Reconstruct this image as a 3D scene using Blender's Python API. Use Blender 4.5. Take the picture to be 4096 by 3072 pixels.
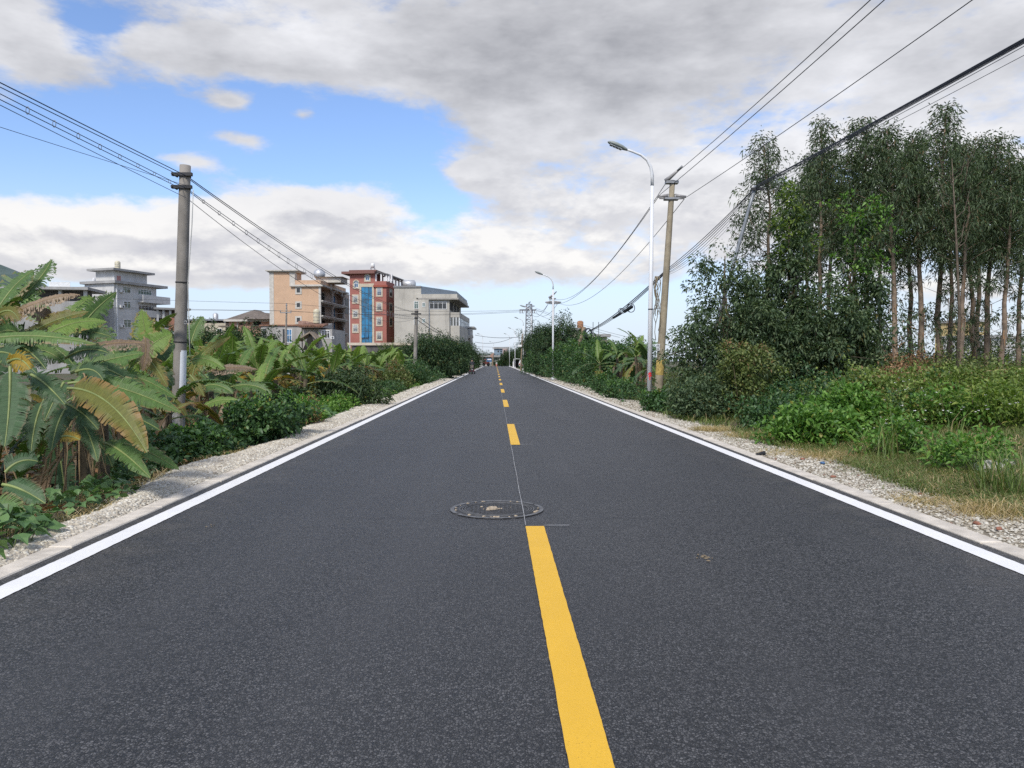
import bpy, math, random
import numpy as np
from mathutils import Vector, Matrix, Euler

# ---------------------------------------------------------------- camera, sky, sun, exposure
SC = bpy.context.scene
for _o in list(bpy.data.objects):
    bpy.data.objects.remove(_o)
COL = SC.collection
R = math.radians
FPX = 3076.0                       # focal length in pixels of the 4096 px wide photograph
VPX, VPY = 1982.0, 1443.0          # vanishing point of the road
CAM = Vector((0.0, 0.0, 1.335))
yaw = math.atan((2048 - VPX) / FPX)
pitch = math.atan((1536 - VPY) / FPX)
cam_d = bpy.data.cameras.new('camera')
cam = bpy.data.objects.new('camera', cam_d)
COL.objects.link(cam)
cam.location = CAM
cam.rotation_euler = (math.pi / 2 - pitch, 0, -yaw)
cam_d.sensor_fit = 'HORIZONTAL'
cam_d.sensor_width = 36.0
cam_d.lens = 36.0 * FPX / 4096.0
cam_d.clip_start = 0.05
cam_d.clip_end = 9000
SC.camera = cam
RC = Euler((math.pi / 2 - pitch, 0, -yaw)).to_matrix()

SUN_EL, SUN_AZ = R(46), R(200)     # azimuth from +Y towards +X: behind the camera, to the left
sun_dir = Vector((math.sin(SUN_AZ) * math.cos(SUN_EL), math.cos(SUN_AZ) * math.cos(SUN_EL), math.sin(SUN_EL)))
sd = bpy.data.lights.new('sun', 'SUN')
sd.energy = 2.0
sd.angle = R(12)
sd.color = (1.0, 0.95, 0.87)
so = bpy.data.objects.new('sun', sd)
COL.objects.link(so)
so.rotation_euler = (-sun_dir).to_track_quat('-Z', 'Y').to_euler()
so.location = (0, 0, 60)

SC.view_settings.view_transform = 'Standard'
SC.view_settings.look = 'None'
SC.view_settings.gamma = 1.0
SC.view_settings.exposure = 0.78
SC.view_settings.use_curve_mapping = False
SC.render.engine = 'CYCLES'
SC.cycles.use_denoising = False
SC.cycles.max_bounces = 6
SC.cycles.diffuse_bounces = 3
SC.cycles.glossy_bounces = 2
SC.cycles.transmission_bounces = 3
SC.cycles.transparent_max_bounces = 6
SC.cycles.caustics_reflective = False
SC.cycles.caustics_refractive = False


def ray(px, py):
    d = RC @ Vector(((px - 2048) / FPX, -(py - 1536) / FPX, -1.0))
    return d


def at(px, py, Y):
    d = ray(px, py)
    return CAM + d * (Y / d.y)


def gnd(px, py, z=0.0):
    d = ray(px, py)
    return CAM + d * ((z - CAM.z) / d.z)


# ---------------------------------------------------------------- small node algebra
class S:
    """a node socket with arithmetic"""
    def __init__(s, nt, sock):
        s.nt, s.k = nt, sock

    def _m(s, op, *a, clamp=False):
        n = s.nt.nodes.new('ShaderNodeMath')
        n.operation = op
        n.use_clamp = clamp
        for i, v in enumerate((s,) + a):
            if isinstance(v, S):
                s.nt.links.new(v.k, n.inputs[i])
            else:
                n.inputs[i].default_value = v
        return S(s.nt, n.outputs[0])

    def __add__(s, o): return s._m('ADD', o)
    __radd__ = __add__
    def __mul__(s, o): return s._m('MULTIPLY', o)
    __rmul__ = __mul__
    def __sub__(s, o): return s._m('SUBTRACT', o)
    def __rsub__(s, o): return (s * -1.0) + o
    def __truediv__(s, o): return s._m('DIVIDE', o)
    def pw(s, o): return s._m('POWER', o)
    def mx(s, o): return s._m('MAXIMUM', o)
    def mn(s, o): return s._m('MINIMUM', o)
    def absf(s): return s._m('ABSOLUTE')
    def clamp(s): return s._m('ADD', 0.0, clamp=True)

    def smooth(s, a, b):
        n = s.nt.nodes.new('ShaderNodeMapRange')
        n.interpolation_type = 'SMOOTHSTEP'
        s.nt.links.new(s.k, n.inputs[0])
        n.inputs[1].default_value = a
        n.inputs[2].default_value = b
        return S(s.nt, n.outputs[0])


def mixc(nt, f, a, b, mode='MIX'):
    n = nt.nodes.new('ShaderNodeMix')
    n.data_type = 'RGBA'
    n.blend_type = mode
    n.clamp_factor = True
    for i, v in ((0, f), (6, a), (7, b)):
        if isinstance(v, S):
            nt.links.new(v.k, n.inputs[i])
        elif i == 0:
            n.inputs[0].default_value = v
        else:
            n.inputs[i].default_value = (*v[:3], 1)
    return S(nt, n.outputs[2])


def vmath(nt, op, a, b=None):
    n = nt.nodes.new('ShaderNodeVectorMath')
    n.operation = op
    for i, v in ((0, a), (1, b)):
        if v is None:
            continue
        if isinstance(v, S):
            nt.links.new(v.k, n.inputs[i])
        else:
            n.inputs[i].default_value = v
    return S(nt, n.outputs['Value'] if op in ('DOT_PRODUCT', 'LENGTH') else n.outputs['Vector'])


def noise(nt, vec, scale, detail=4, rough=0.55, distort=0.0, lac=2.0):
    n = nt.nodes.new('ShaderNodeTexNoise')
    n.inputs['Scale'].default_value = scale
    n.inputs['Detail'].default_value = detail
    n.inputs['Roughness'].default_value = rough
    n.inputs['Lacunarity'].default_value = lac
    n.inputs['Distortion'].default_value = distort
    if vec is not None:
        nt.links.new(vec.k, n.inputs['Vector'])
    return S(nt, n.outputs['Fac'])


# ---------------------------------------------------------------- world: Nishita sky behind procedural cloud
world = bpy.data.worlds.new('World')
SC.world = world
world.use_nodes = True
nt = world.node_tree
nt.nodes.clear()
out = nt.nodes.new('ShaderNodeOutputWorld')
bg = nt.nodes.new('ShaderNodeBackground')
sky = nt.nodes.new('ShaderNodeTexSky')
sky.sky_type = 'NISHITA'
sky.sun_disc = False
sky.sun_elevation = SUN_EL
sky.sun_rotation = SUN_AZ
sky.air_density = 1.0
sky.dust_density = 0.6
sky.ozone_density = 1.6
SKY_STR = 0.10
bg.inputs['Strength'].default_value = SKY_STR
tc = nt.nodes.new('ShaderNodeTexCoord')
DIRV = vmath(nt, 'NORMALIZE', S(nt, tc.outputs['Generated']))

# where cloud gathers (+) and where the blue shows (-): centre and spread in photograph pixels
BLOBS = [
    (300, 600, 520, 150, -1.25), (1150, 470, 460, 170, -1.15), (1560, 610, 260, 170, -.8), (40, 620, 330, 150, -.6),
    (380, 95, 190, 60, -1.3), (1760, 830, 120, 130, -1.3), (1330, 650, 200, 90, -.5),
    (750, 1190, 800, 36, -1.0), (2100, 1330, 1700, 105, -1.5), (2330, 1180, 380, 50, -.7), (2520, 520, 130, 60, -.4), (2800, 1130, 200, 80, -.5),
    (2150, 130, 1000, 260, .9), (2150, 400, 360, 110, .8), (850, 200, 720, 85, 1.15), (1500, 230, 350, 90, .6), (20, 140, 140, 140, .9),
    (420, 890, 700, 75, 1.4), (1260, 810, 430, 85, 1.35), (500, 1060, 1000, 75, 1.2), (1500, 1010, 560, 60, .7),
    (1890, 690, 210, 60, 1.3), (930, 410, 120, 44, 1.5), (980, 560, 160, 44, 1.6), (1210, 460, 85, 46, 1.8), (790, 650, 200, 50, 1.2),
    (3300, 520, 950, 480, .6), (2350, 880, 560, 160, .45), (2150, 1040, 360, 45, .4),
]


def azel(px, py):
    c = ray(px, py).normalized()
    return math.atan2(c.x, c.y), math.asin(c.z)


sxyz = nt.nodes.new('ShaderNodeSeparateXYZ')
nt.links.new(DIRV.k, sxyz.inputs[0])
DX, DY, DZ = (S(nt, sxyz.outputs[i]) for i in range(3))
AZ = DX._m('ARCTAN2', DY)
EL = DZ._m('ARCSINE')
cbn = nt.nodes.new('ShaderNodeCombineXYZ')
nt.links.new(AZ.k, cbn.inputs[0])
nt.links.new(EL.k, cbn.inputs[1])
AE = S(nt, cbn.outputs[0])


def blobs(dv):
    acc = None
    for (cx, cy, sx, sy, w) in BLOBS:
        a, e = azel(cx, cy)
        mp = nt.nodes.new('ShaderNodeMapping')
        mp.vector_type = 'TEXTURE'
        mp.inputs['Location'].default_value = (a, e - dv, 0)
        mp.inputs['Scale'].default_value = (2.1 * sx / FPX, 2.1 * sy / FPX, 1)
        nt.links.new(AE.k, mp.inputs['Vector'])
        g = nt.nodes.new('ShaderNodeTexGradient')
        g.gradient_type = 'QUADRATIC_SPHERE'
        nt.links.new(mp.outputs[0], g.inputs[0])
        gg = S(nt, g.outputs['Fac'])
        acc = gg * w if acc is None else gg._m('MULTIPLY_ADD', w, acc)
    return acc


def cloudvec(dv):
    Zc = (DZ + dv).mx(0.0)
    k = Zc * 0.9 + 0.5
    cb = nt.nodes.new('ShaderNodeCombineXYZ')
    for i, q in enumerate((DX / k, DY / k, Zc * 2.5 + 3.7)):
        nt.links.new(q.k, cb.inputs[i])
    return S(nt, cb.outputs[0])


def density(dv, det):
    cv = cloudvec(dv)
    n1 = noise(nt, cv, 3.6, det, 0.60, 0.3)
    n2 = noise(nt, cv, 11.0, det - 2, 0.62)
    return blobs(dv) * 1.15 + (n1 - 0.5) * 2.9 + (n2 - 0.5) * 1.7 + 0.0, cv


d0, cvec = density(0.0, 7)
d1, _ = density(0.020, 6)
low = 1.0 - EL.smooth(0.13, 0.30)                         # heaped cloud low down, a flat grey deck higher up
alpha = d0.smooth(-0.36, 0.46) * EL.smooth(0.0, 0.05)
top = (d0 - d1).smooth(-0.40, 0.75)                       # a lit upper rim
thick = d0.smooth(0.1, 1.6)
n3 = noise(nt, cvec, 2.3, 6, 0.58)
n4 = noise(nt, cvec, 6.5, 5, 0.6)
lit_low = (top * 0.85 + (1.0 - thick) * 0.30 + (n4 - 0.5) * 1.3 + 0.08).clamp()
lit_high = ((n3 - 0.5) * 2.6 + (n4 - 0.5) * 0.7 + top * 0.22 + (1.0 - thick) * 0.28 + 0.22 + AZ.smooth(-0.05, 0.45) * 0.22).clamp()
lit = lit_high + (lit_low - lit_high) * low
k_ = 1.0 / SKY_STR
grey_h = tuple(c * k_ for c in (0.235, 0.236, 0.248))
grey_l = tuple(c * k_ for c in (0.35, 0.348, 0.375))
white_h = tuple(c * k_ for c in (0.53, 0.53, 0.545))
white_l = tuple(c * k_ for c in (0.585, 0.57, 0.55))
ccol = mixc(nt, lit, mixc(nt, low, grey_h, grey_l), mixc(nt, low, white_h, white_l))
hz = 1.0 - DZ.smooth(0.0, 0.24)
skyc = mixc(nt, 1.0, S(nt, sky.outputs[0]), (0.97, 1.03, 1.20), 'MULTIPLY')
skyc = mixc(nt, hz * 0.85, skyc, tuple(c * k_ for c in (0.395, 0.445, 0.53)))   # pale air over the horizon
fin = mixc(nt, alpha * 0.95, skyc, ccol)
nt.links.new(fin.k, bg.inputs['Color'])
nt.links.new(bg.outputs[0], out.inputs['Surface'])

rng = np.random.default_rng(7)
random.seed(7)


# ---------------------------------------------------------------- materials
def lin(r, g, b):
    f = lambda c: (c / 255 / 12.92) if c / 255 <= 0.04045 else ((c / 255 + 0.055) / 1.055) ** 2.4
    return (f(r), f(g), f(b))


MATS = {}


def new_mat(name):
    m = bpy.data.materials.new(name)
    m.use_nodes = True
    t = m.node_tree
    b = t.nodes['Principled BSDF']
    return m, t, b


def geo_pos(t, space='Object'):
    n = t.nodes.new('ShaderNodeTexCoord')
    return S(t, n.outputs[space])


def world_pos(t):
    n = t.nodes.new('ShaderNodeNewGeometry')
    return S(t, n.outputs['Position'])


def bump(t, b, h, strength, dist):
    n = t.nodes.new('ShaderNodeBump')
    n.inputs['Strength'].default_value = strength
    n.inputs['Distance'].default_value = dist
    t.links.new(h.k, n.inputs['Height'])
    t.links.new(n.outputs[0], b.inputs['Normal'])


def plain(name, col, rough=0.7, var=0.15, scale=3.0, metal=0.0, bmp=0.0, bscale=20.0, stain=0.0, spec=0.4):
    """a painted / cast surface: base colour with soft blotches, vertical dirt streaks and fine relief"""
    if name in MATS:
        return MATS[name]
    m, t, b = new_mat(name)
    p = world_pos(t)
    n = noise(t, p, scale, 6, 0.6)
    lo = tuple(c * (1 - var) for c in col)
    hi = tuple(min(1, c * (1 + var)) for c in col)
    c = mixc(t, n.smooth(0.3, 0.7), lo, hi)
    if stain > 0:
        mp = vmath(t, 'MULTIPLY', p, (1.0, 1.0, 0.12))
        s_ = noise(t, mp, scale * 2.2, 5, 0.65)
        c = mixc(t, s_.smooth(0.5, 0.75) * stain, c, tuple(q * 0.42 for q in col))
    t.links.new(c.k, b.inputs['Base Color'])
    b.inputs['Roughness'].default_value = rough
    b.inputs['Metallic'].default_value = metal
    b.inputs['Specular IOR Level'].default_value = spec
    if bmp > 0:
        bump(t, b, noise(t, p, bscale, 5, 0.6), bmp, 0.01)
    MATS[name] = m
    return m


def leafmat(name, dark, mid, light, odd=None, oddf=0.0, trans=0.3, rough=0.45, spec=0.35, blotch=0.0):
    """foliage: every leaf (mesh island) gets its own tone; thin leaves let some light through"""
    if name in MATS:
        return MATS[name]
    m, t, b = new_mat(name)
    g = t.nodes.new('ShaderNodeNewGeometry')
    r = S(t, g.outputs['Random Per Island'])
    oi = t.nodes.new('ShaderNodeObjectInfo')
    GAIN = 1.4
    dark, mid, light = (tuple(q * GAIN for q in c_) for c_ in (dark, mid, light))
    c = mixc(t, r.smooth(0.0, 0.62), dark, mid)
    c = mixc(t, r.smooth(0.55, 1.0), c, light)
    if odd is not None:
        f = (r * 37.13)._m('FRACT')
        c = mixc(t, f._m('LESS_THAN', oddf), c, odd)
    if blotch > 0:
        n = noise(t, S(t, g.outputs['Position']), 0.9, 3, 0.5)
        c = mixc(t, n.smooth(0.45, 0.7) * blotch, c, tuple(q * 1.7 for q in light))
    t.links.new(c.k, b.inputs['Base Color'])
    b.inputs['Roughness'].default_value = rough
    b.inputs['Specular IOR Level'].default_value = spec
    tr = t.nodes.new('ShaderNodeBsdfTranslucent')
    c2 = mixc(t, 1.0, c, (1.1, 1.25, 0.6), 'MULTIPLY')
    t.links.new(c2.k, tr.inputs['Color'])
    mx = t.nodes.new('ShaderNodeMixShader')
    mx.inputs[0].default_value = trans
    t.links.new(b.outputs[0], mx.inputs[1])
    t.links.new(tr.outputs[0], mx.inputs[2])
    t.links.new(mx.outputs[0], t.nodes['Material Output'].inputs['Surface'])
    MATS[name] = m
    return m


# ---------------------------------------------------------------- mesh helpers
class MB:
    """collects polygons (with material slots and optional uv) for one mesh object"""
    def __init__(s):
        s.v, s.f, s.m, s.uv = [], [], [], []
        s.smooth = []

    def poly(s, pts, mat=0, uv=None, smooth=False):
        i = len(s.v)
        s.v.extend([tuple(p) for p in pts])
        s.f.append(tuple(range(i, i + len(pts))))
        s.m.append(mat)
        s.uv.append(uv)
        s.smooth.append(smooth)

    def box(s, x0, x1, y0, y1, z0, z1, mat=0):
        if x0 > x1: x0, x1 = x1, x0
        if y0 > y1: y0, y1 = y1, y0
        if z0 > z1: z0, z1 = z1, z0
        i = len(s.v)
        s.v += [(x0, y0, z0), (x1, y0, z0), (x1, y1, z0), (x0, y1, z0), (x0, y0, z1), (x1, y0, z1), (x1, y1, z1), (x0, y1, z1)]
        for q in ((3, 2, 1, 0), (4, 5, 6, 7), (0, 1, 5, 4), (1, 2, 6, 5), (2, 3, 7, 6), (3, 0, 4, 7)):
            s.f.append(tuple(i + k for k in q)); s.m.append(mat); s.uv.append(None); s.smooth.append(False)
        return s

    def hull(s, bottom, top, mat=0):
        """prism between two rings of equal count"""
        n = len(bottom)
        i = len(s.v)
        s.v += [tuple(p) for p in bottom] + [tuple(p) for p in top]
        fs = [tuple(i + k for k in reversed(range(n))), tuple(i + n + k for k in range(n))]
        fs += [(i + k, i + (k + 1) % n, i + n + (k + 1) % n, i + n + k) for k in range(n)]
        for q in fs:
            s.f.append(q); s.m.append(mat); s.uv.append(None); s.smooth.append(False)
        return s

    def tube(s, path, rad, n=8, mat=0, cap=True, squash=1.0):
        path = [Vector(p) for p in path]
        if not hasattr(rad, '__len__'):
            rad = [rad] * len(path)
        ref = Vector((0, 0, 1)) if abs((path[-1] - path[0]).normalized().z) < 0.9 else Vector((1, 0, 0))
        base = len(s.v)
        for k, p in enumerate(path):
            tg = (path[min(k + 1, len(path) - 1)] - path[max(k - 1, 0)]).normalized()
            a = tg.cross(ref)
            if a.length < 1e-4:
                a = tg.cross(Vector((0.3, 1, 0)))
            a.normalize()
            b = tg.cross(a).normalized()
            for q in range(n):
                an = 2 * math.pi * q / n
                s.v.append(tuple(p + a * (math.cos(an) * rad[k]) + b * (math.sin(an) * rad[k] * squash)))
        for k in range(len(path) - 1):
            for q in range(n):
                i0 = base + k * n + q
                i1 = base + k * n + (q + 1) % n
                s.f.append((i0, i1, i1 + n, i0 + n)); s.m.append(mat); s.uv.append(None); s.smooth.append(True)
        if cap:
            s.f.append(tuple(base + q for q in reversed(range(n)))); s.m.append(mat); s.uv.append(None); s.smooth.append(False)
            e = base + (len(path) - 1) * n
            s.f.append(tuple(e + q for q in range(n))); s.m.append(mat); s.uv.append(None); s.smooth.append(False)
        return s

    def lathe(s, prof, n=16, c=(0, 0, 0), mat=0, sx=1.0, sy=1.0):
        base = len(s.v)
        for (r, z) in prof:
            for q in range(n):
                an = 2 * math.pi * q / n
                s.v.append((c[0] + math.cos(an) * r * sx, c[1] + math.sin(an) * r * sy, c[2] + z))
        for k in range(len(prof) - 1):
            for q in range(n):
                i0 = base + k * n + q
                i1 = base + k * n + (q + 1) % n
                s.f.append((i0, i1, i1 + n, i0 + n)); s.m.append(mat); s.uv.append(None); s.smooth.append(True)
        s.f.append(tuple(base + q for q in reversed(range(n)))); s.m.append(mat); s.uv.append(None); s.smooth.append(False)
        e = base + (len(prof) - 1) * n
        s.f.append(tuple(e + q for q in range(n))); s.m.append(mat); s.uv.append(None); s.smooth.append(False)
        return s

    def torus(s, c, r, t, axis='y', n=20, m=6, mat=0, ry=None):
        pts = []
        for k in range(n + 1):
            a = 2 * math.pi * k / n
            q = (math.cos(a) * r, math.sin(a) * (ry or r))
            pts.append(Vector(c) + (Vector((q[0], 0, q[1])) if axis == 'y' else Vector((q[0], q[1], 0)) if axis == 'z' else Vector((0, q[0], q[1]))))
        s.tube(pts, t, m, mat, cap=False)
        return s

    def mesh(s, name):
        me = bpy.data.meshes.new(name)
        me.from_pydata(s.v, [], s.f)
        me.polygons.foreach_set('material_index', s.m)
        me.polygons.foreach_set('use_smooth', s.smooth)
        if any(u is not None for u in s.uv):
            ul = me.uv_layers.new(name='UVMap')
            buf = []
            for f, u in zip(s.f, s.uv):
                buf.extend(u if u is not None else [(0, 0)] * len(f))
            ul.data.foreach_set('uv', np.array(buf, dtype=np.float32).ravel())
        me.update()
        return me

    def build(s, name, mats, parent=None, loc=None):
        o = link(name, s.mesh(name), mats, parent)
        if loc is not None:
            o.location = loc
        return o


def link(name, me, mats, parent=None):
    if mats is not None and len(me.materials) == 0:
        for m in (mats if isinstance(mats, (list, tuple)) else [mats]):
            me.materials.append(m)
    o = bpy.data.objects.new(name, me)
    COL.objects.link(o)
    if parent is not None:
        o.parent = parent
    return o


def np_mesh(name, V, T, smooth=False):
    """mesh from numpy vertices and triangles"""
    me = bpy.data.meshes.new(name)
    V = np.ascontiguousarray(V, dtype=np.float32)
    T = np.ascontiguousarray(T, dtype=np.int32)
    me.vertices.add(len(V))
    me.vertices.foreach_set('co', V.ravel())
    me.loops.add(T.size)
    me.loops.foreach_set('vertex_index', T.ravel())
    me.polygons.add(len(T))
    me.polygons.foreach_set('loop_start', np.arange(0, T.size, 3, dtype=np.int32))
    if smooth:
        me.polygons.foreach_set('use_smooth', np.ones(len(T), dtype=bool))
    me.update(calc_edges=True)
    return me


def tag(o, label, cat, group=None):
    o['label'] = label
    o['category'] = cat
    if group:
        o['group'] = group
    return o


def kind(o, k, label=None):
    o['kind'] = k
    if label:
        o['label'] = label
    return o


def thing(name, label, cat, loc=(0, 0, 0), rz=0.0, group=None):
    o = bpy.data.objects.new(name, None)
    COL.objects.link(o)
    o.location = loc
    o.rotation_euler = (0, 0, rz)
    o.empty_display_size = 0.2
    return tag(o, label, cat, group)


def copy_tree(o, parent=None):
    c = o.copy()
    COL.objects.link(c)
    c.parent = parent
    for ch in o.children:
        if ch is not c:
            copy_tree(ch, c)
    return c


def sstep(a, b, x):
    t = np.clip((np.asarray(x, dtype=float) - a) / (b - a), 0, 1)
    return t * t * (3 - 2 * t)


def wob(x, y, s=1.0):
    return (np.sin(x * 1.7 * s + 1.3) * np.cos(y * 1.3 * s + .7) + .6 * np.sin(x * 3.1 * s - y * 2.3 * s + 2.1) + .4 * np.sin(y * 5.3 * s + x * .9 * s)) / 2.0


def rz_(y):
    return -1.6 * sstep(188, 260, y)


ROAD_L, ROAD_R = -3.02, 3.54       # asphalt edges
KW = 0.17                          # width of the concrete edging


def gz(x, y):
    x = np.asarray(x, dtype=float); y = np.asarray(y, dtype=float)
    r = rz_(y)
    le = -3.9 - 0.12 * wob(x * 0, y, .5)
    z = r - 0.02
    z = z - 0.45 * sstep(le + .05, le - 1.1, x) - 0.25 * sstep(-7, -14, x) - 0.3 * sstep(-14, -40, x)
    nearr = 1 - 0.75 * sstep(27, 42, y)
    z = z + (0.30 * sstep(4.7, 8.0, x) + 0.30 * sstep(8, 15, x)) * nearr - 0.6 * sstep(20, 60, x)
    off = np.clip((np.abs(x - 0.25) - 3.75) / 2.5, 0, 1)
    return z + off * 0.05 * wob(x, y, 1.0)


def gzf(x, y):
    return float(gz(x, y))
# ---------------------------------------------------------------- ground sheet
def ground_material():
    m, t, b = new_mat('soil_and_ground_cover')
    p = world_pos(t)
    n1 = noise(t, p, 0.6, 6, 0.6)
    n2 = noise(t, p, 9.0, 6, 0.65)
    soil = mixc(t, n2.smooth(0.3, 0.7), (0.055, 0.04, 0.026), (0.15, 0.11, 0.07))
    green = mixc(t, n2.smooth(0.3, 0.7), (0.022, 0.038, 0.012), (0.07, 0.10, 0.03))
    c = mixc(t, n1.smooth(0.4, 0.6), soil, green)
    t.links.new(c.k, b.inputs['Base Color'])
    b.inputs['Roughness'].default_value = 0.95
    bump(t, b, n2, 0.8, 0.03)
    return m


def grid(xs, ys, zf):
    X, Y = np.meshgrid(xs, ys)
    Z = zf(X, Y)
    V = np.stack([X.ravel(), Y.ravel(), Z.ravel()], 1)
    nx, ny = len(xs), len(ys)
    i = (np.arange(ny - 1)[:, None] * nx + np.arange(nx - 1)[None, :]).ravel()
    T = np.concatenate([np.stack([i, i + 1, i + nx + 1], 1), np.stack([i, i + nx + 1, i + nx], 1)])
    return V, T


gx = np.concatenate([[-4000, -1500, -600, -300], np.arange(-160, -30, 10), np.arange(-30, -10, 1.5), np.arange(-10, -2.6, .2), np.arange(-2.4, 3.3, 1.4),
                     np.arange(3.3, 10, .25), np.arange(10, 30, 1.2), np.arange(30, 160, 10), [300, 600, 1500, 4000]])
gy = np.concatenate([[-60, -30, -15], np.arange(-8, 30, .35), np.arange(30, 60, .8), np.arange(60, 280, 5), [320, 400, 600, 1000, 2000, 5000]])
V, T = grid(gx, gy, lambda x, y: gz(x, y) - 0.06 * ((x > -3.3) & (x < 3.8)))
ground = link('ground', np_mesh('ground', V, T, True), ground_material())
kind(ground, 'structure')


# ---------------------------------------------------------------- asphalt
def asphalt_material():
    m, t, b = new_mat('fresh_asphalt')
    p = world_pos(t)
    v = t.nodes.new('ShaderNodeTexVoronoi')
    v.inputs['Scale'].default_value = 94.0
    t.links.new(p.k, v.inputs['Vector'])
    dist = S(t, v.outputs['Distance'])
    rnd = S(t, v.outputs['Color'])
    ve = t.nodes.new('ShaderNodeTexVoronoi')
    ve.feature = 'DISTANCE_TO_EDGE'
    ve.inputs['Scale'].default_value = 94.0
    t.links.new(p.k, ve.inputs['Vector'])
    edge = S(t, ve.outputs['Distance'])
    sp = t.nodes.new('ShaderNodeSeparateColor')
    t.links.new(rnd.k, sp.inputs[0])
    r1 = S(t, sp.outputs[0])
    r2 = S(t, sp.outputs[1])
    fine = noise(t, p, 260.0, 3, 0.7)
    big = noise(t, p, 0.35, 5, 0.55)
    mid = noise(t, vmath(t, 'MULTIPLY', p, (1.0, 0.06, 1.0)), 1.3, 5, 0.6)
    stone = mixc(t, r1.pw(1.7), (0.011, 0.011, 0.0113), (0.135, 0.134, 0.135))
    stone = mixc(t, (r2 * 0.6 + fine * 0.4).smooth(0.62, 0.8) * 0.5, stone, (0.165, 0.163, 0.162))
    c = mixc(t, edge.smooth(0.16, 0.02) , stone, (0.006, 0.006, 0.0065))
    c = mixc(t, big.smooth(0.40, 0.66) * 0.35, c, (0.022, 0.022, 0.024))
    c = mixc(t, mid.smooth(0.48, 0.70) * 0.30, c, (0.062, 0.061, 0.061))
    # dust blown in from the shoulders lies along both edges
    sxp = t.nodes.new('ShaderNodeSeparateXYZ')
    t.links.new(p.k, sxp.inputs[0])
    side = (S(t, sxp.outputs[0]) - 0.26).absf().smooth(2.2, 3.3)
    c = mixc(t, side * noise(t, p, 3.0, 6, .65).smooth(.35, .75) * .30, c, (0.20, 0.175, 0.14))
    # dark roller lap marks across the lane
    lap = noise(t, vmath(t, 'MULTIPLY', p, (0.35, 2.2, 1.0)), 1.1, 4, 0.6)
    c = mixc(t, lap.smooth(0.62, 0.72) * 0.45, c, (0.016, 0.016, 0.017))
    t.links.new(c.k, b.inputs['Base Color'])
    b.inputs['Specular IOR Level'].default_value = 0.6
    rr = t.nodes.new('ShaderNodeMapRange')
    t.links.new(r1.k, rr.inputs[0])
    rr.inputs[3].default_value = 0.42
    rr.inputs[4].default_value = 0.7
    t.links.new(rr.outputs[0], b.inputs['Roughness'])
    h = edge.smooth(0.0, 0.25) + r1 * 0.6 + fine * 0.3
    bump(t, b, h, 0.6, 0.005)
    return m


ry = np.concatenate([np.arange(-30, 30, 2.0), np.arange(30, 300, 3.0)])


def strip(x0, x1, lift, y0=-30, y1=299, name='strip', thick=None):
    ys = [y0] + [float(q) for q in ry if y0 < q < y1] + [y1]
    mb = MB()
    for a, b_ in zip(ys[:-1], ys[1:]):
        za, zb = float(rz_(a)) + lift, float(rz_(b_)) + lift
        mb.poly([(x0, a, za), (x1, a, za), (x1, b_, zb), (x0, b_, zb)])
        if thick:
            for x, fl in ((x0, 1), (x1, -1)):
                q = [(x, a, za - thick), (x, b_, zb - thick), (x, b_, zb), (x, a, za)]
                mb.poly(q[::-1] if fl > 0 else q)
    return mb


road = strip(ROAD_L, ROAD_R, 0.0).build('road', asphalt_material())
kind(road, 'structure')


def paint(name, col, wearf):
    m, t, b = new_mat(name)
    p = world_pos(t)
    n = noise(t, p, 120.0, 3, 0.7)
    n2 = noise(t, p, 2.2, 5, 0.6)
    c = mixc(t, n2.smooth(0.35, 0.7), tuple(q * .93 for q in col), col)
    c = mixc(t, (n + n2 * 0.25).smooth(0.74, 0.84) * wearf, c, tuple(q * 0.45 for q in col))
    t.links.new(c.k, b.inputs['Base Color'])
    b.inputs['Roughness'].default_value = 0.6
    bump(t, b, n, 0.5, 0.003)
    return m


WHITE_P = paint('white_road_paint', (0.82, 0.81, 0.79), 0.5)
YELL_P = paint('yellow_road_paint', (0.74, 0.43, 0.03), 0.6)


def ragged_strip(xc, w, y0, y1, lift, step, amp):
    """painted line: edges wander a few millimetres over the stones"""
    ys = list(np.arange(y0, y1, step)) + [y1]
    mb = MB()
    L = [xc - w / 2 + random.uniform(-amp, amp) for _ in ys]
    Rr = [xc + w / 2 + random.uniform(-amp, amp) for _ in ys]
    for k in range(len(ys) - 1):
        a, b_ = ys[k], ys[k + 1]
        za, zb = float(rz_(a)) + lift, float(rz_(b_)) + lift
        mb.poly([(L[k], a, za), (Rr[k], a, za), (Rr[k + 1], b_, zb), (L[k + 1], b_, zb)])
    return mb


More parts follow.
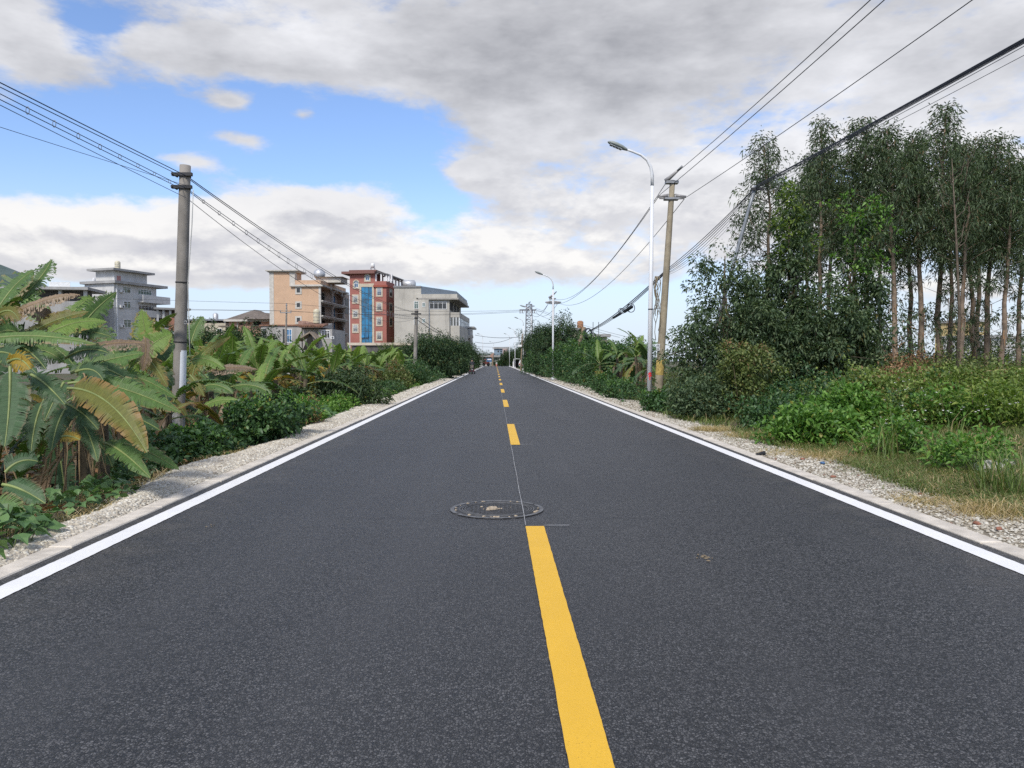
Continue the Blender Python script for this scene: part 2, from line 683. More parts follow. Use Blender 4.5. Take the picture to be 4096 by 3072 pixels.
for xc in (-2.845, 3.364):
    mb = ragged_strip(xc, 0.16, -4, 14, 0.005, 0.04, 0.0025)
    m2 = ragged_strip(xc, 0.16, 14, 280, 0.005, 1.5, 0.0)
    mb.v, off = mb.v + m2.v, len(mb.v)
    mb.f += [tuple(i + off for i in f) for f in m2.f]
    mb.m += m2.m; mb.uv += m2.uv; mb.smooth += m2.smooth
    mb.build('edge_line', WHITE_P, road)
y = 2.15
while y < 196:
    ragged_strip(0.3155, 0.15, y, y + 4.0, 0.005, 0.05 if y < 20 else 0.5, 0.0015 if y < 20 else 0, ).build('centre_dash', YELL_P, road)
    y += 10.0
CHALK = plain('chalk_line', (0.36, 0.36, 0.36), 0.9, 0.3, 30)
for k in range(5):
    y0 = 6.15 + 10 * k
    mb = MB()
    xs = 0.243
    pts = [y0 + q * 6.0 / 40 for q in range(41)]
    for a, b_ in zip(pts[:-1], pts[1:]):
        w = 0.0018 + 0.0016 * random.random()
        j0, j1 = 0.002 * math.sin(a * 3), 0.002 * math.sin(b_ * 3)
        za, zb = float(rz_(a)) + .012, float(rz_(b_)) + .012
        mb.poly([(xs + j0 - w, a, za), (xs + j0 + w, a, za), (xs + j1 + w, b_, zb), (xs + j1 - w, b_, zb)])
    for yy in (y0, y0 + 6.0):
        zz = float(rz_(yy)) + .012
        mb.poly([(xs + .15, yy - .006, zz), (xs + .35, yy - .005, zz), (xs + .35, yy + .005, zz), (xs + .15, yy + .006, zz)])
    mb.build('chalk_line', CHALK, road)

# ---------------------------------------------------------------- concrete edging: separate slabs near by, one run beyond
KERB_M = plain('edging_concrete', (0.58, 0.525, 0.445), 0.85, 0.18, 5.0, bmp=0.5, bscale=70, stain=0.25)
SL = 1.5
for side, x0 in (('left', ROAD_L - KW), ('right', ROAD_R)):
    far = strip(x0, x0 + KW, 0.012, 43.0, 285, thick=0.1).build('kerb', KERB_M)
    kind(far, 'structure')
    mb = MB()
    b_ = 0.008
    x1 = x0 + KW
    mb.hull([(x0, 0.006, -0.12), (x1, 0.006, -0.12), (x1, SL - .006, -0.12), (x0, SL - .006, -0.12)],
            [(x0, 0.006, 0.004), (x1, 0.006, 0.004), (x1, SL - .006, 0.004), (x0, SL - .006, 0.004)])
    mb.hull([(x0, 0.006, 0.004), (x1, 0.006, 0.004), (x1, SL - .006, 0.004), (x0, SL - .006, 0.004)],
            [(x0 + b_, 0.006 + b_, 0.012), (x1 - b_, 0.006 + b_, 0.012), (x1 - b_, SL - .006 - b_, 0.012), (x0 + b_, SL - .006 - b_, 0.012)])
    me = mb.mesh('kerb_slab')
    for k in range(30):
        o = link('kerb_slab', me, KERB_M, far)
        y0 = -2.0 + SL * k
        o.location = (random.uniform(-.006, .006), y0, float(rz_(y0 + .75)) + random.uniform(-.002, .006))
        o.rotation_euler = (math.atan((float(rz_(y0 + SL)) - float(rz_(y0))) / SL), 0, random.uniform(-.003, .003))

# ---------------------------------------------------------------- manhole cover
IRON = plain('cast_iron_cover', (0.058, 0.058, 0.059), 0.55, 0.25, 25, metal=0.3, bmp=0.6, bscale=60)
IRON_L = plain('worn_iron_ring', (0.13, 0.13, 0.131), 0.5, 0.4, 18, metal=0.3, bmp=0.4, bscale=80)
DUST = plain('pale_dry_mud', (0.40, 0.33, 0.24), 0.95, 0.3, 40, bmp=0.8, bscale=90)
mh = thing('manhole_cover', 'round cast iron manhole cover in the lane with mud on it', 'manhole cover', (0.012, 6.86, 0.0))
MR = 0.41
mb = MB()
mb.lathe([(MR, -0.02), (MR, 0.006), (0.0001, 0.006)], 48)
mb.build('lid', IRON, mh)


def ring(r0, r1, z0, z1, n, gaps=()):
    mb = MB()
    for k in range(n):
        if k in gaps:
            continue
        a0, a1 = 2 * math.pi * k / n, 2 * math.pi * (k + 1) / n
        q = lambda r, a, z: (r * math.cos(a), r * math.sin(a), z)
        mb.hull([q(r0, a0, z0), q(r1, a0, z0), q(r1, a1, z0), q(r0, a1, z0)], [q(r0, a0, z1), q(r1, a0, z1), q(r1, a1, z1), q(r0, a1, z1)])
    return mb


ring(MR - .028, MR + .008, 0.006, 0.010, 64, (5, 20, 37, 51)).build('rim', IRON_L, mh)
for r in (.335, .312, .290):
    ring(r - .007, r, 0.006, 0.011, 64).build('ring', IRON_L, mh)
mb = MB()
for i in range(-6, 7):
    for j in range(-6, 7):
        cx, cy = i * .038, j * .038
        if math.hypot(cx, cy) < 0.255 and (i + j) % 2 == 0:
            mb.box(cx - .014, cx + .014, cy - .005, cy + .005, 0.006, 0.010)
        elif math.hypot(cx, cy) < 0.255:
            mb.box(cx - .005, cx + .005, cy - .014, cy + .014, 0.006, 0.010)
mb.build('tread_studs', IRON, mh)
mb = MB()
for k in range(90):
    a, r = random.uniform(0, 6.28), abs(random.gauss(0, .05))
    cx, cy = -.05 + r * math.cos(a) * 1.3, .01 + r * math.sin(a)
    if k > 66:
        a2 = random.uniform(0, 6.28); cx, cy = .37 * math.cos(a2), .37 * math.sin(a2)
    s_ = random.uniform(.006, .02)
    mb.hull([(cx + s_ * math.cos(q) * random.uniform(.6, 1.2), cy + s_ * math.sin(q) * random.uniform(.6, 1.2), .010) for q in (0, 1.2, 2.5, 3.8, 5.0)],
            [(cx + s_ * .6 * math.cos(q), cy + s_ * .6 * math.sin(q), .010 + s_ * .4) for q in (0, 1.2, 2.5, 3.8, 5.0)])
kind(mb.build('mud', DUST, mh), 'stuff')


# ---------------------------------------------------------------- loose stone on the verges
ICO_V = []
_phi = (1 + 5 ** .5) / 2
for a_ in (-1, 1):
    for b2 in (-_phi, _phi):
        ICO_V += [(0, a_, b2), (a_, b2, 0), (b2, 0, a_)]
ICO_V = np.array(ICO_V) / math.hypot(1, _phi)
import itertools
_el = 2 / math.hypot(1, _phi)
ICO_T = []
for i, j, k in itertools.combinations(range(12), 3):
    if all(abs(np.linalg.norm(ICO_V[p] - ICO_V[q]) - _el) < .01 for p, q in ((i, j), (j, k), (i, k))):
        n_ = np.cross(ICO_V[j] - ICO_V[i], ICO_V[k] - ICO_V[i])
        ICO_T.append((i, j, k) if np.dot(n_, ICO_V[i]) > 0 else (i, k, j))
ICO_T = np.array(ICO_T)


def stones(P, size, flat=0.65):
    n = len(P)
    base = ICO_V[None] * rng.uniform(.72, 1.2, (n, 12, 1))
    sc = np.stack([rng.uniform(.7, 1.3, n), rng.uniform(.7, 1.3, n), rng.uniform(.45, .8, n) * flat / .65], 1)[:, None, :]
    v = base * sc * size[:, None, None]
    a = rng.uniform(0, 6.28, n)
    ca, sa = np.cos(a)[:, None], np.sin(a)[:, None]
    v = np.stack([v[..., 0] * ca - v[..., 1] * sa, v[..., 0] * sa + v[..., 1] * ca, v[..., 2]], -1)
    V = (v + P[:, None, :]).reshape(-1, 3)
    T = (ICO_T[None] + (np.arange(n) * 12)[:, None, None]).reshape(-1, 3)
    return V, T


def stone_material(name, lo, mid, hi, odd, oddf):
    m, t, b = new_mat(name)
    g = t.nodes.new('ShaderNodeNewGeometry')
    r = S(t, g.outputs['Random Per Island'])
    c = mixc(t, r.smooth(0, .5), lo, mid)
    c = mixc(t, r.smooth(.5, 1), c, hi)
    f = (r * 41.7)._m('FRACT')
    c = mixc(t, f._m('LESS_THAN', oddf), c, odd)
    n = noise(t, S(t, g.outputs['Position']), 60, 4, .6)
    c = mixc(t, n.smooth(.35, .7) * .35, c, tuple(q * .5 for q in mid))
    t.links.new(c.k, b.inputs['Base Color'])
    b.inputs['Roughness'].default_value = .9
    bump(t, b, n, .5, .004)
    return m


def left_edge(y):          # outer edge of the left gravel
    return -3.56 - 0.36 * sstep(6.0, 9.5, y) + 0.10 * np.sin(y * 1.1) + .06 * np.sin(y * 2.9 + 1) - .25 * sstep(16, 26, y) - .1 * np.sin(y * .37)


def right_edge(y):
    return 4.55 + 0.10 * np.sin(y * 1.3 + .5) + .12 * np.sin(y * .6) - .28 * sstep(9, 12, y) - .15 * sstep(3, 1, y) + .3 * sstep(17, 24, y)


GRAV_L = stone_material('pale_crushed_stone', (0.40, 0.35, 0.27), (0.56, 0.515, 0.425), (0.70, 0.665, 0.575), (0.26, 0.22, 0.17), .05)
GRAV_R = stone_material('mixed_rubble_stone', (0.24, 0.205, 0.155), (0.44, 0.40, 0.325), (0.66, 0.63, 0.55), (0.22, 0.12, 0.08), .015)


def mound_l(x, y):
    e = left_edge(y)
    w = np.clip((x - e) / (ROAD_L - KW - e), 0, 1)
    return 0.085 * np.sin(np.pi * w) ** .8 * (.7 + .5 * wob(x * 2, y, 1.2) * .5)


def gravel(side):
    out = []
    for (y0, y1, n, s0, s1) in ((2.2, 9, 8600, .007, .019), (9, 18, 7000, .010, .023), (18, 34, 3800, .016, .036), (34, 62, 1800, .025, .05)):
        y = rng.uniform(y0, y1, n)
        u = rng.uniform(0, 1, n)
        if side == 'l':
            e = left_edge(y) - .12 * (rng.uniform(0, 1, n) ** 3)
            x = (ROAD_L - KW - .01) + (e - (ROAD_L - KW)) * u
            z = gz(x, y) + mound_l(x, y)
        else:
            e = right_edge(y) + .35 * (rng.uniform(0, 1, n) ** 3)
            x = (ROAD_R + KW + .01) + (e - (ROAD_R + KW)) * u
            z = gz(x, y) + .02
        out.append((np.stack([x, y, z], 1), rng.uniform(s0, s1, n) * (1 + .5 * (rng.random(n) > .93))))
    P = np.concatenate([q[0] for q in out]); Sz = np.concatenate([q[1] for q in out])
    if side == 'r':
        keep = rng.random(len(P)) < .82
        P, Sz = P[keep], Sz[keep] * .95
    return stones(P, Sz)


# beds under the loose stones
def bed(side, mat):
    ys = np.concatenate([np.arange(1.5, 20, .25), np.arange(20, 70, .8)])
    us = np.linspace(0, 1, 9)
    V, idx = [], []
    for y in ys:
        for u in us:
            if side == 'l':
                x = (ROAD_L - KW) + (float(left_edge(y)) - (ROAD_L - KW)) * u
                z = gzf(x, y) + .004 + float(mound_l(np.array(x), np.array(y)))
            else:
                x = (ROAD_R + KW) + (float(right_edge(y)) - ROAD_R - KW) * u
                z = gzf(x, y) + .012
            V.append((x, y, z))
    n = len(us)
    i = (np.arange(len(ys) - 1)[:, None] * n + np.arange(n - 1)[None]).ravel()
    a, b_, c, d = i, i + 1, i + n + 1, i + n
    T = np.concatenate([np.stack([a, d, c], 1), np.stack([a, c, b_], 1)]) if side == 'l' else np.concatenate([np.stack([a, b_, c], 1), np.stack([a, c, d], 1)])
    return np_mesh('gravel_bed', np.array(V), T, True)


BED = plain('gravel_fines', (0.47, 0.415, 0.33), .95, .35, 14, bmp=1.0, bscale=55)
BED_R = plain('gravel_fines_grey', (0.30, 0.26, 0.195), .95, .45, 9, bmp=1.0, bscale=55)
for sd_, gm, bm in (('l', GRAV_L, BED), ('r', GRAV_R, BED_R)):
    kind(link('gravel_shoulder', bed(sd_, bm), bm), 'structure')
    V, T = gravel(sd_)
    kind(link('loose_gravel', np_mesh('loose_gravel', V, T), gm), 'stuff')

# individual bits on the right verge
BRICK = plain('red_brick_bit', (0.26, 0.115, 0.075), .9, .3, 30, bmp=.6, bscale=60)
BLUEP = plain('blue_plastic_scrap', (0.05, 0.12, 0.25), .5, .2, 20)
RUBBLE = plain('pale_rubble', (0.45, 0.43, 0.39), .9, .3, 8, bmp=.9, bscale=30)


def lump(name, p, size, mat, label, cat, squash=.6, seed=0, group=None):
    r2 = np.random.default_rng(seed)
    v = ICO_V * r2.uniform(.7, 1.15, (12, 1)) * np.array([size, size * .75, size * squash])
    a = r2.uniform(0, 6.28)
    v = np.stack([v[:, 0] * math.cos(a) - v[:, 1] * math.sin(a), v[:, 0] * math.sin(a) + v[:, 1] * math.cos(a), v[:, 2]], 1)
    o = link(name, np_mesh(name, v, ICO_T), mat)
    o.location = p
    return tag(o, label, cat, group)


for i, (px, py, s_, lab) in enumerate([
        (3210, 1840, .05, 'orange brick fragment on the right gravel beside the dark rubber flap'),
        (3332, 1911, .05, 'red brick piece midway along the right gravel strip'),
        (3680, 1980, .035, 'small red brick bit below the dead straw tuft'),
        (3725, 1982, .03, 'smallest red brick bit right of its larger neighbour'),
        (3905, 2100, .055, 'red brick lump lying flat in the near right gravel'),
        (3995, 2122, .045, 'rounded red brick lump nearest the right frame edge'),
        (4025, 2050, .05, 'orange brick lump under the big straw tuft')]):
    p = gnd(px, py, 0.0); p.z = gzf(p.x, p.y) + .035
    lump('brick_fragment', p, s_ * .75, BRICK, lab, 'brick', .55, i + 3)
p = gnd(3290, 1858, 0.0); p.z = gzf(p.x, p.y) + .04
lump('plastic_scrap', p, .05, BLUEP, 'blue plastic scrap lying on the right gravel', 'litter', .5, 20)
for i, (px, py, s_, lab) in enumerate([(3955, 1840, .20, 'large white rubble block half hidden in grass at right'),
                                       (4030, 1830, .13, 'smaller white rubble block touching the large one in grass'),
                                       (3470, 1895, .07, 'small pale stone in the grass above the gravel')]):
    p = gnd(px, py, 0.2); p.z = gzf(p.x, p.y) + s_ * .3
    lump('rubble_block', p, s_, RUBBLE, lab, 'stone', .7, i + 30)
RUB = plain('black_rubber', (0.012, 0.012, 0.012), .6, .2, 20)
p = gnd(3030, 1822, 0.0)
mb = MB()
mb.hull([(-.10, -.08, .0), (.07, -.05, .0), (.09, .07, .0), (-.08, .05, .0)], [(-.10, -.08, .012), (.07, -.05, .05), (.09, .07, .085), (-.08, .05, .015)])
o = mb.build('rubber_flap', RUB); o.location = (3.74, p.y, .014); o.scale = (.8, .8, .55)
tag(o, 'black rubber flap curling up on the right concrete edging', 'litter')

# a few dry leaf crumbs on the asphalt
CRUMB = plain('dry_leaf_crumb', (0.22, 0.175, 0.115), .9, .3, 60)
for (px, py, lab) in ((2825, 2232, 'dry leaf crumbs on the right lane'), (822, 2110, 'tiny dry leaf crumb near the left white line')):
    c0 = gnd(px, py)
    mb = MB()
    for k in range(14 if px > 2000 else 4):
        x, yv = random.gauss(0, .03), random.gauss(0, .045)
        a, l = random.uniform(0, 6.28), random.uniform(.006, .02)
        d = Vector((math.cos(a), math.sin(a), 0)); q = Vector((-d.y, d.x, 0))
        c_ = Vector((x, yv, .002))
        mb.hull([c_ - d * l, c_ + q * l * .3, c_ + d * l, c_ - q * l * .3], [c_ - d * l + Vector((0, 0, .004)), c_ + q * l * .3 + Vector((0, 0, .007)), c_ + d * l + Vector((0, 0, .003)), c_ - q * l * .3 + Vector((0, 0, .006))])
    o = mb.build('leaf_litter', CRUMB); o.location = (c0.x, c0.y, .003)
    tag(o, lab, 'litter')
# ---------------------------------------------------------------- far hill
mb = MB()
hp = [(-900, 0), (-300, 150), (0, 205), (100, 185), (190, 150), (330, 95), (500, 60), (760, 25), (1100, 0)]
HILL_M = leafmat('hill_forest', (0.035, 0.055, 0.045), (0.05, 0.075, 0.055), (0.065, 0.09, 0.06), trans=0.0)  # blue of the distant air is mixed into the forest colour
hx = np.linspace(-1500, -380, 90)
hy = np.linspace(1250, 2000, 24)


def hillz(x, y):
    px = 1982 + x / 1450.0 * 3076
    prof = np.interp(px, [-1300, -500, 0, 60, 130, 200, 330, 560, 900], [90, 150, 187, 178, 165, 148, 95, 40, -2])
    ridge = np.exp(-((y - 1450) / 260.0) ** 2)
    return prof * ridge + 6 * wob(x, y, .03) + 4 * wob(x, y, .11) - 6


V, T = grid(hx, hy, hillz)
kind(link('hill', np_mesh('hill', V, T), HILL_M), 'structure')


# ---------------------------------------------------------------- buildings
def glassmat(name, col, rough=0.12):
    if name in MATS:
        return MATS[name]
    m, t, b = new_mat(name)
    p = world_pos(t)
    n = noise(t, p, 0.9, 3, .5)
    c = mixc(t, n.smooth(.35, .65), tuple(q * .6 for q in col), tuple(q * 1.3 for q in col))
    t.links.new(c.k, b.inputs['Base Color'])
    b.inputs['Roughness'].default_value = rough
    b.inputs['Specular IOR Level'].default_value = 0.8
    MATS[name] = m
    return m


G_DARK = glassmat('dark_window_glass', (0.02, 0.024, 0.028))
G_BLUE = glassmat('blue_window_glass', (0.03, 0.13, 0.26))
G_CURT = glassmat('blue_curtain_glass', (0.010, 0.15, 0.30), .06)
G_GREEN = glassmat('green_window_glass', (0.10, 0.17, 0.15))
G_GREY = glassmat('grey_window_glass', (0.12, 0.13, 0.13))
DARKIN = plain('dark_interior', (0.02, 0.018, 0.016), .9)
FR_WHITE = plain('white_window_frame', (0.72, 0.73, 0.73), .5, .08)
FR_DARK = plain('dark_window_frame', (0.06, 0.06, 0.065), .5)
TRIM_C = plain('cream_stone_trim', (0.50, 0.43, 0.33), .8, .12, 2, stain=.2)
TRIM_G = plain('grey_white_trim', (0.52, 0.49, 0.44), .8, .12, 2, stain=.25)
STEEL = plain('galvanised_steel', (0.35, 0.36, 0.38), .4, .2, 4, metal=.6)
TANK_M = plain('stainless_tank', (0.50, 0.51, 0.52), .5, .15, 3, metal=.5)
WHITE_M = plain('white_enamel', (0.72, 0.72, 0.70), .5, .08, 4, stain=.1)
GRILLE = plain('fan_grille', (0.08, 0.08, 0.085), .6)


class Bld:
    """building frame: local x runs along the front (left to right), local y goes in, z up"""
    def __init__(s, name, label, px, Y, rot_deg, zf, zb=-1.0):
        p = at(px, 1450, Y)
        s.o = Vector((p.x, p.y, 0.0))
        s.r = R(rot_deg)
        s.zf = zf                      # pixel map of the zoom the numbers were read from
        s.e = thing(name, label, 'building', (s.o.x, s.o.y, 0), s.r)
        s.zb = zb
        c, n = math.cos(-s.r), math.sin(-s.r)
        s.rot = lambda v: Vector((v.x * c - v.y * n, v.x * n + v.y * c, v.z))

    def _ray(s, x, y):
        px, py = s.zf(x, y)
        return s.rot(CAM - s.o), s.rot(ray(px, py))

    def f(s, x, y, y0=0.0):            # on the plane local y = y0 -> (x, z)
        c, d = s._ray(x, y)
        t = (y0 - c.y) / d.y
        q = c + d * t
        return q.x, q.z

    def sd(s, x, y, x0):               # on the plane local x = x0 -> (y, z)
        c, d = s._ray(x, y)
        t = (x0 - c.x) / d.x
        q = c + d * t
        return q.y, q.z

    def part(s, name, mat, *boxes, parent=None):
        mb = MB()
        for b in boxes:
            mb.box(*b)
        return mb.build(name, mat, parent or s.e)

    def window(s, face, r, cols=2, rows=2, glass=None, frame=None, trim=None, tw=.18, plane=0.0, arch=False, bars=None, name='window', split=None):
        """face 'f' (plane y) or 's' (plane x, facing +x); r = pixel box (x0, y0, x1, y1)"""
        if face == 'f':
            u0, z1 = s.f(r[0], r[1], plane)
            u1, z0 = s.f(r[2], r[3], plane)
            P = lambda u, d, z: (u, plane - d, z)
        else:
            u0, z1 = s.sd(r[0], r[1], plane)
            u1, z0 = s.sd(r[2], r[3], plane)
            P = lambda u, d, z: (plane + d, u, z)
        if u1 < u0:
            u0, u1 = u1, u0
        if z1 < z0:
            z0, z1 = z1, z0
        mb = MB()

        def bx(a0, a1, b0, b1, d0, d1):
            q = [P(a0, d0, b0), P(a1, d1, b1)]
            mb.box(q[0][0], q[1][0], q[0][1], q[1][1], q[0][2], q[1][2])
        w, h = u1 - u0, z1 - z0
        fw = min(.09, w * .12)
        bx(u0, u0 + fw, z0, z1, -.02, .06); bx(u1 - fw, u1, z0, z1, -.02, .06)
        bx(u0 + fw, u1 - fw, z0, z0 + fw, -.02, .06); bx(u0 + fw, u1 - fw, z1 - fw, z1, -.02, .06)
        for k in range(1, cols):
            a = u0 + w * k / cols
            bx(a - fw * .35, a + fw * .35, z0 + fw, z1 - fw, .005, .05)
        if rows == 2:
            b = z0 + h * (split or .68)
            bx(u0 + fw, u1 - fw, b - fw * .35, b + fw * .35, .008, .047)
        o = mb.build(name, frame or FR_WHITE, s.e)
        mb = MB()
        bx(u0 + fw * .5, u1 - fw * .5, z0 + fw * .5, z1 - fw * .5, -.015, .02)
        mb.build('pane', glass or G_DARK, o)
        if arch:
            mb = MB()
            n = 10
            c_ = (u0 + u1) / 2
            for d0, d1, r0, mt in ((-.02, .03, w / 2, 0),):
                ring_ = [(c_ + r0 * math.cos(math.pi * k / n), z1 + r0 * math.sin(math.pi * k / n)) for k in range(n + 1)]
                mb.hull([P(a, d0, b) for a, b in ring_], [P(a, d1, b) for a, b in ring_])
            mb.build('fanlight', glass or G_BLUE, o)
            mb = MB()
            for an in (45, 90, 135):
                a = R(an)
                mb.tube([P(c_, .04, z1), P(c_ + w * .48 * math.cos(a), .04, z1 + w * .48 * math.sin(a))], .035, 4)
            pts = [P(c_ + w * .5 * math.cos(math.pi * k / n), .03, z1 + w * .5 * math.sin(math.pi * k / n)) for k in range(n + 1)]
            mb.tube(pts, .05, 4)
            mb.build('glazing_bar', frame or FR_WHITE, o)
        if trim:
            mb = MB()
            bx(u0 - tw, u0, z0 - tw, z1 + (0 if arch else tw), -.02, .09); bx(u1, u1 + tw, z0 - tw, z1 + (0 if arch else tw), -.02, .09)
            bx(u0, u1, z0 - tw, z0, -.02, .11)
            if not arch:
                bx(u0, u1, z1, z1 + tw, -.02, .09)
            else:
                n = 10
                c_ = (u0 + u1) / 2
                pts = [P(c_ + (w / 2 + tw / 2) * math.cos(math.pi * k / n), .05, z1 + (w / 2 + tw / 2) * math.sin(math.pi * k / n)) for k in range(n + 1)]
                mb.tube(pts, tw / 2, 6)
            mb.build('window_surround', trim, o)
        if bars:
            mb = MB()
            nb = 6
            for k in range(nb + 1):
                a = u0 + w * (.06 + .88 * k / nb)
                mb.tube([P(a, .10, z0 + .05), P(a, .10, z1 - .05)], .022, 4)
            for b in (.2, .5, .8):
                mb.tube([P(u0, .10, z0 + h * b), P(u1, .10, z0 + h * b)], .022, 4)
            mb.build('window_grille', bars, o)
        return o

    def cond(s, face, r, plane):
        """air conditioner box on the wall"""
        if face == 'f':
            u0, z1 = s.f(r[0], r[1], plane); u1, z0 = s.f(r[2], r[3], plane)
            b = (u0, u1, plane - .45, plane - .03, z0, z1); c = ((u0 * .4 + u1 * .6), plane - .455, (z0 + z1) / 2); ax = 'y'
        o = s.part('air_conditioner', WHITE_M, b)
        mb = MB()
        rr = min(u1 - u0, z1 - z0) * .36
        ringp = [(c[0] + rr * math.cos(k * .524), c[1], c[2] + rr * math.sin(k * .524)) for k in range(12)]
        mb.hull(ringp, [(q[0], q[1] - .02, q[2]) for q in ringp])
        mb.build('fan_grille', GRILLE, o)


ZA = lambda x, y: (1050 + x / 4.74, 1050 + y / 4.74)
ZB = lambda x, y: (1350 + x / 4.022, 1050 + y / 4.022)
ZC = lambda x, y: (200 + x / 2.458, 1020 + y / 2.458)
Z3 = lambda x, y: (1000 + x / 2.328, 1020 + y / 2.328)
ZF = lambda x, y: (1780 + x / 6.32, 1350 + y / 6.32)
ZG = lambda x, y: (2050 + x / 5.185, 1200 + y / 5.185)
FULL = lambda x, y: (x, y)

# --- orange house -----------------------------------------------------------
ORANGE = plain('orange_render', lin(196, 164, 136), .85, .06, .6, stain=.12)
ORANGE_SHADE = plain('shaded_orange_render', (0.40, 0.30, 0.24), .85, .08, .6)  # orange render darkened to carry the shade on the loggia side
b = Bld('orange_house', 'tall orange rendered house with stair tower and open corner loggias', ZA(150, 0)[0], 165, -5.0, ZA)
Wb, zc = b.f(1100, 460)
zpar = b.f(900, 335)[1]
ztow = b.f(400, 185)[1]
zcap = b.f(400, 145)[1]
xt = b.f(610, 300)[0]
yend = b.sd(1580, 520, Wb)[0]
LOG = 2.0
b.part('wall', ORANGE, (0, Wb - LOG, 0, yend, -1, zpar), (Wb - LOG, Wb, 0, .35, -1, zpar), (Wb - LOG, Wb, .35, yend, zc, zpar))
o = b.part('stair_tower', ORANGE, (0, xt, 0, 4.2, zpar, ztow))
b.part('cornice', TRIM_G, (-.35, xt + .5, -.35, 4.6, ztow, ztow + (zcap - ztow) * .5), (-.7, xt + .9, -.7, 5.0, ztow + (zcap - ztow) * .5, zcap), parent=o)
for (a, w_) in ((0, 1.0),):
    b.part('corner_pilaster', TRIM_G, (a - .05, a + .9, -.06, .3, -1, ztow - .003))
b.part('corner_pilaster', TRIM_G, (xt - 1.1, xt + .05, -.06, 1.2, zc + .1, ztow - .003))
b.part('corner_pilaster', TRIM_G, (b.f(1060, 0)[0], Wb + .05, -.06, .36, -1, zc))
zc0 = b.f(900, 455)[1]; zc1 = b.f(900, 420)[1]
b.part('cornice', TRIM_G, (xt - .9, Wb + .6, -.5, -.003, zc0, zc1), (Wb + .003, Wb + .6, -.003, yend + .5, zc0, zc1))
b.part('roof_canopy', TRIM_G, (b.f(870, 300)[0], b.f(1410, 300)[0] - .6, 5, 10, zpar, zpar + 1.2), (b.f(835, 300)[0], b.f(1440, 300)[0] - .4, 4.4, 10.6, zpar + 1.2, b.f(1100, 285, 6)[1]))
tk = thing('water_tank', 'silver egg shaped water tank on the orange house roof', 'tank')
xx, zz = b.f(1080, 232, 7.0)
wc = Matrix.Rotation(b.r, 3, 'Z') @ Vector((xx, 7.0, 0)) + b.o
tk.location = (wc.x, wc.y, zz)
mb = MB(); mb.lathe([(0.02, -1.3), (.6, -1.15), (1.15, -.5), (1.3, .1), (1.15, .7), (.6, 1.2), (.05, 1.35)], 20)
mb.build('tank_body', TANK_M, tk)
mb = MB(); mb.lathe([(.7, -2.3), (.7, -1.2)], 10); mb.build('tank_foot', STEEL, tk)
for (y0, y1) in ((480, 590), (760, 865), (1040, 1150)):
    b.window('f', (652, y0 + 8, 715, y1 - 18), 1, 1, G_DARK, FR_DARK, TRIM_G, .35)
# loggia storeys on the right-hand side
zs = [b.f(1100, q)[1] for q in (470, 720, 1005, 1288)]
zs.append(2 * zs[-1] - zs[-2])
for i in range(1, 5):
    ztop = zs[i]
    b.part('balcony_slab', TRIM_G, (Wb - LOG, Wb + .35, .36, yend + .2, ztop - .45, ztop + .1), (Wb + .003, Wb + .5, .0, yend + .3, ztop - .2, ztop))
for (a0, a1) in ((b.sd(1340, 600, Wb)[0], 0), (b.sd(1555, 600, Wb)[0], 0)):
    for i in range(4):
        mb = MB()
        zt, zb_ = zs[i] - (.0 if i == 0 else .45), zs[i + 1] + .1
        mb.lathe([(.34, zb_ - zt), (.40, zb_ - zt + .3), (.30, zb_ - zt + .5), (.30, -.9), (.42, -.55), (.62, -.2), (.66, 0)], 10, (Wb - .35, a0 + .35, zt))
        mb.build('column', TRIM_G, b.e)
xb = Wb - LOG
b.part('loggia_wall', ORANGE_SHADE, (xb + .003, xb + .05, .36, yend, -1, zc - .01))
for i in range(4):
    z1, z0 = zs[i], zs[i + 1]
    h = z1 - z0
    ym, y2 = b.sd(1340, 600, Wb)[0], yend
    for (w0, w1, ht0, ht1, gl, nm) in ((ym * .28, ym * .28 + 1.5, .30, .82, G_BLUE, 'window'), (ym * .72, ym * .72 + 2.2, .02, .80, DARKIN, 'door'), (ym + (y2 - ym) * .55, ym + (y2 - ym) * .55 + 1.9, .22, .80, G_BLUE, 'window')):
        o = b.part(nm, TRIM_G, (xb + .05, xb + .14, w0 - .2, w1 + .2, z0 + h * ht0 - .2, z0 + h * ht1 + .2))
        b.part('pane', gl, (xb + .14, xb + .17, w0, w1, z0 + h * ht0, z0 + h * ht1), parent=o)
b.part('side_wing', ORANGE_SHADE, (Wb - LOG - 3, Wb - .6, yend + .003, yend + 5, -1, zs[0] + .4))
ow = b.part('window', FR_DARK, (Wb - .6, Wb - .5, yend + 1.2, yend + 3.8, zs[0] - 4.2, zs[0] - .6))

# --- red house --------------------------------------------------------------
RED = plain('brick_red_render', lin(158, 102, 92), .85, .07, .6, stain=.12)
b = Bld('red_house', 'brick red house with tall blue glass strip and roof pergola', ZB(205, 0)[0], 163, -9.0, ZB)
W, zr = b.f(785, 375)
zt = b.f(400, 150)[1]
zbod = b.f(700, 300)[1]
xt = b.f(600, 200)[0]
yd = b.sd(913, 420, W)[0]
b.part('wall', RED, (0, W, 0, max(yd, 6), -1, zbod))
o = b.part('stair_tower', RED, (0, xt, .0, 6, zbod, zt))
b.part('roof_slab', plain('red_brown_slab', (0.19, 0.095, 0.08), .8, .1), (-1.5, xt + .2, -.9, 6.4, b.f(400, 185)[1], b.f(400, 148)[1]), (-.05, xt + .4, -.3, 6.2, b.f(400, 148)[1], b.f(400, 122)[1]), parent=o)
b.part('cornice', plain('red_cornice', lin(150, 82, 68), .85, .08), (b.f(580, 0)[0], W + .35, -.35, -.003, zr - .25, zr + .15), (W + .003, W + .35, -.003, max(yd, 6), zr - .25, zr + .15))
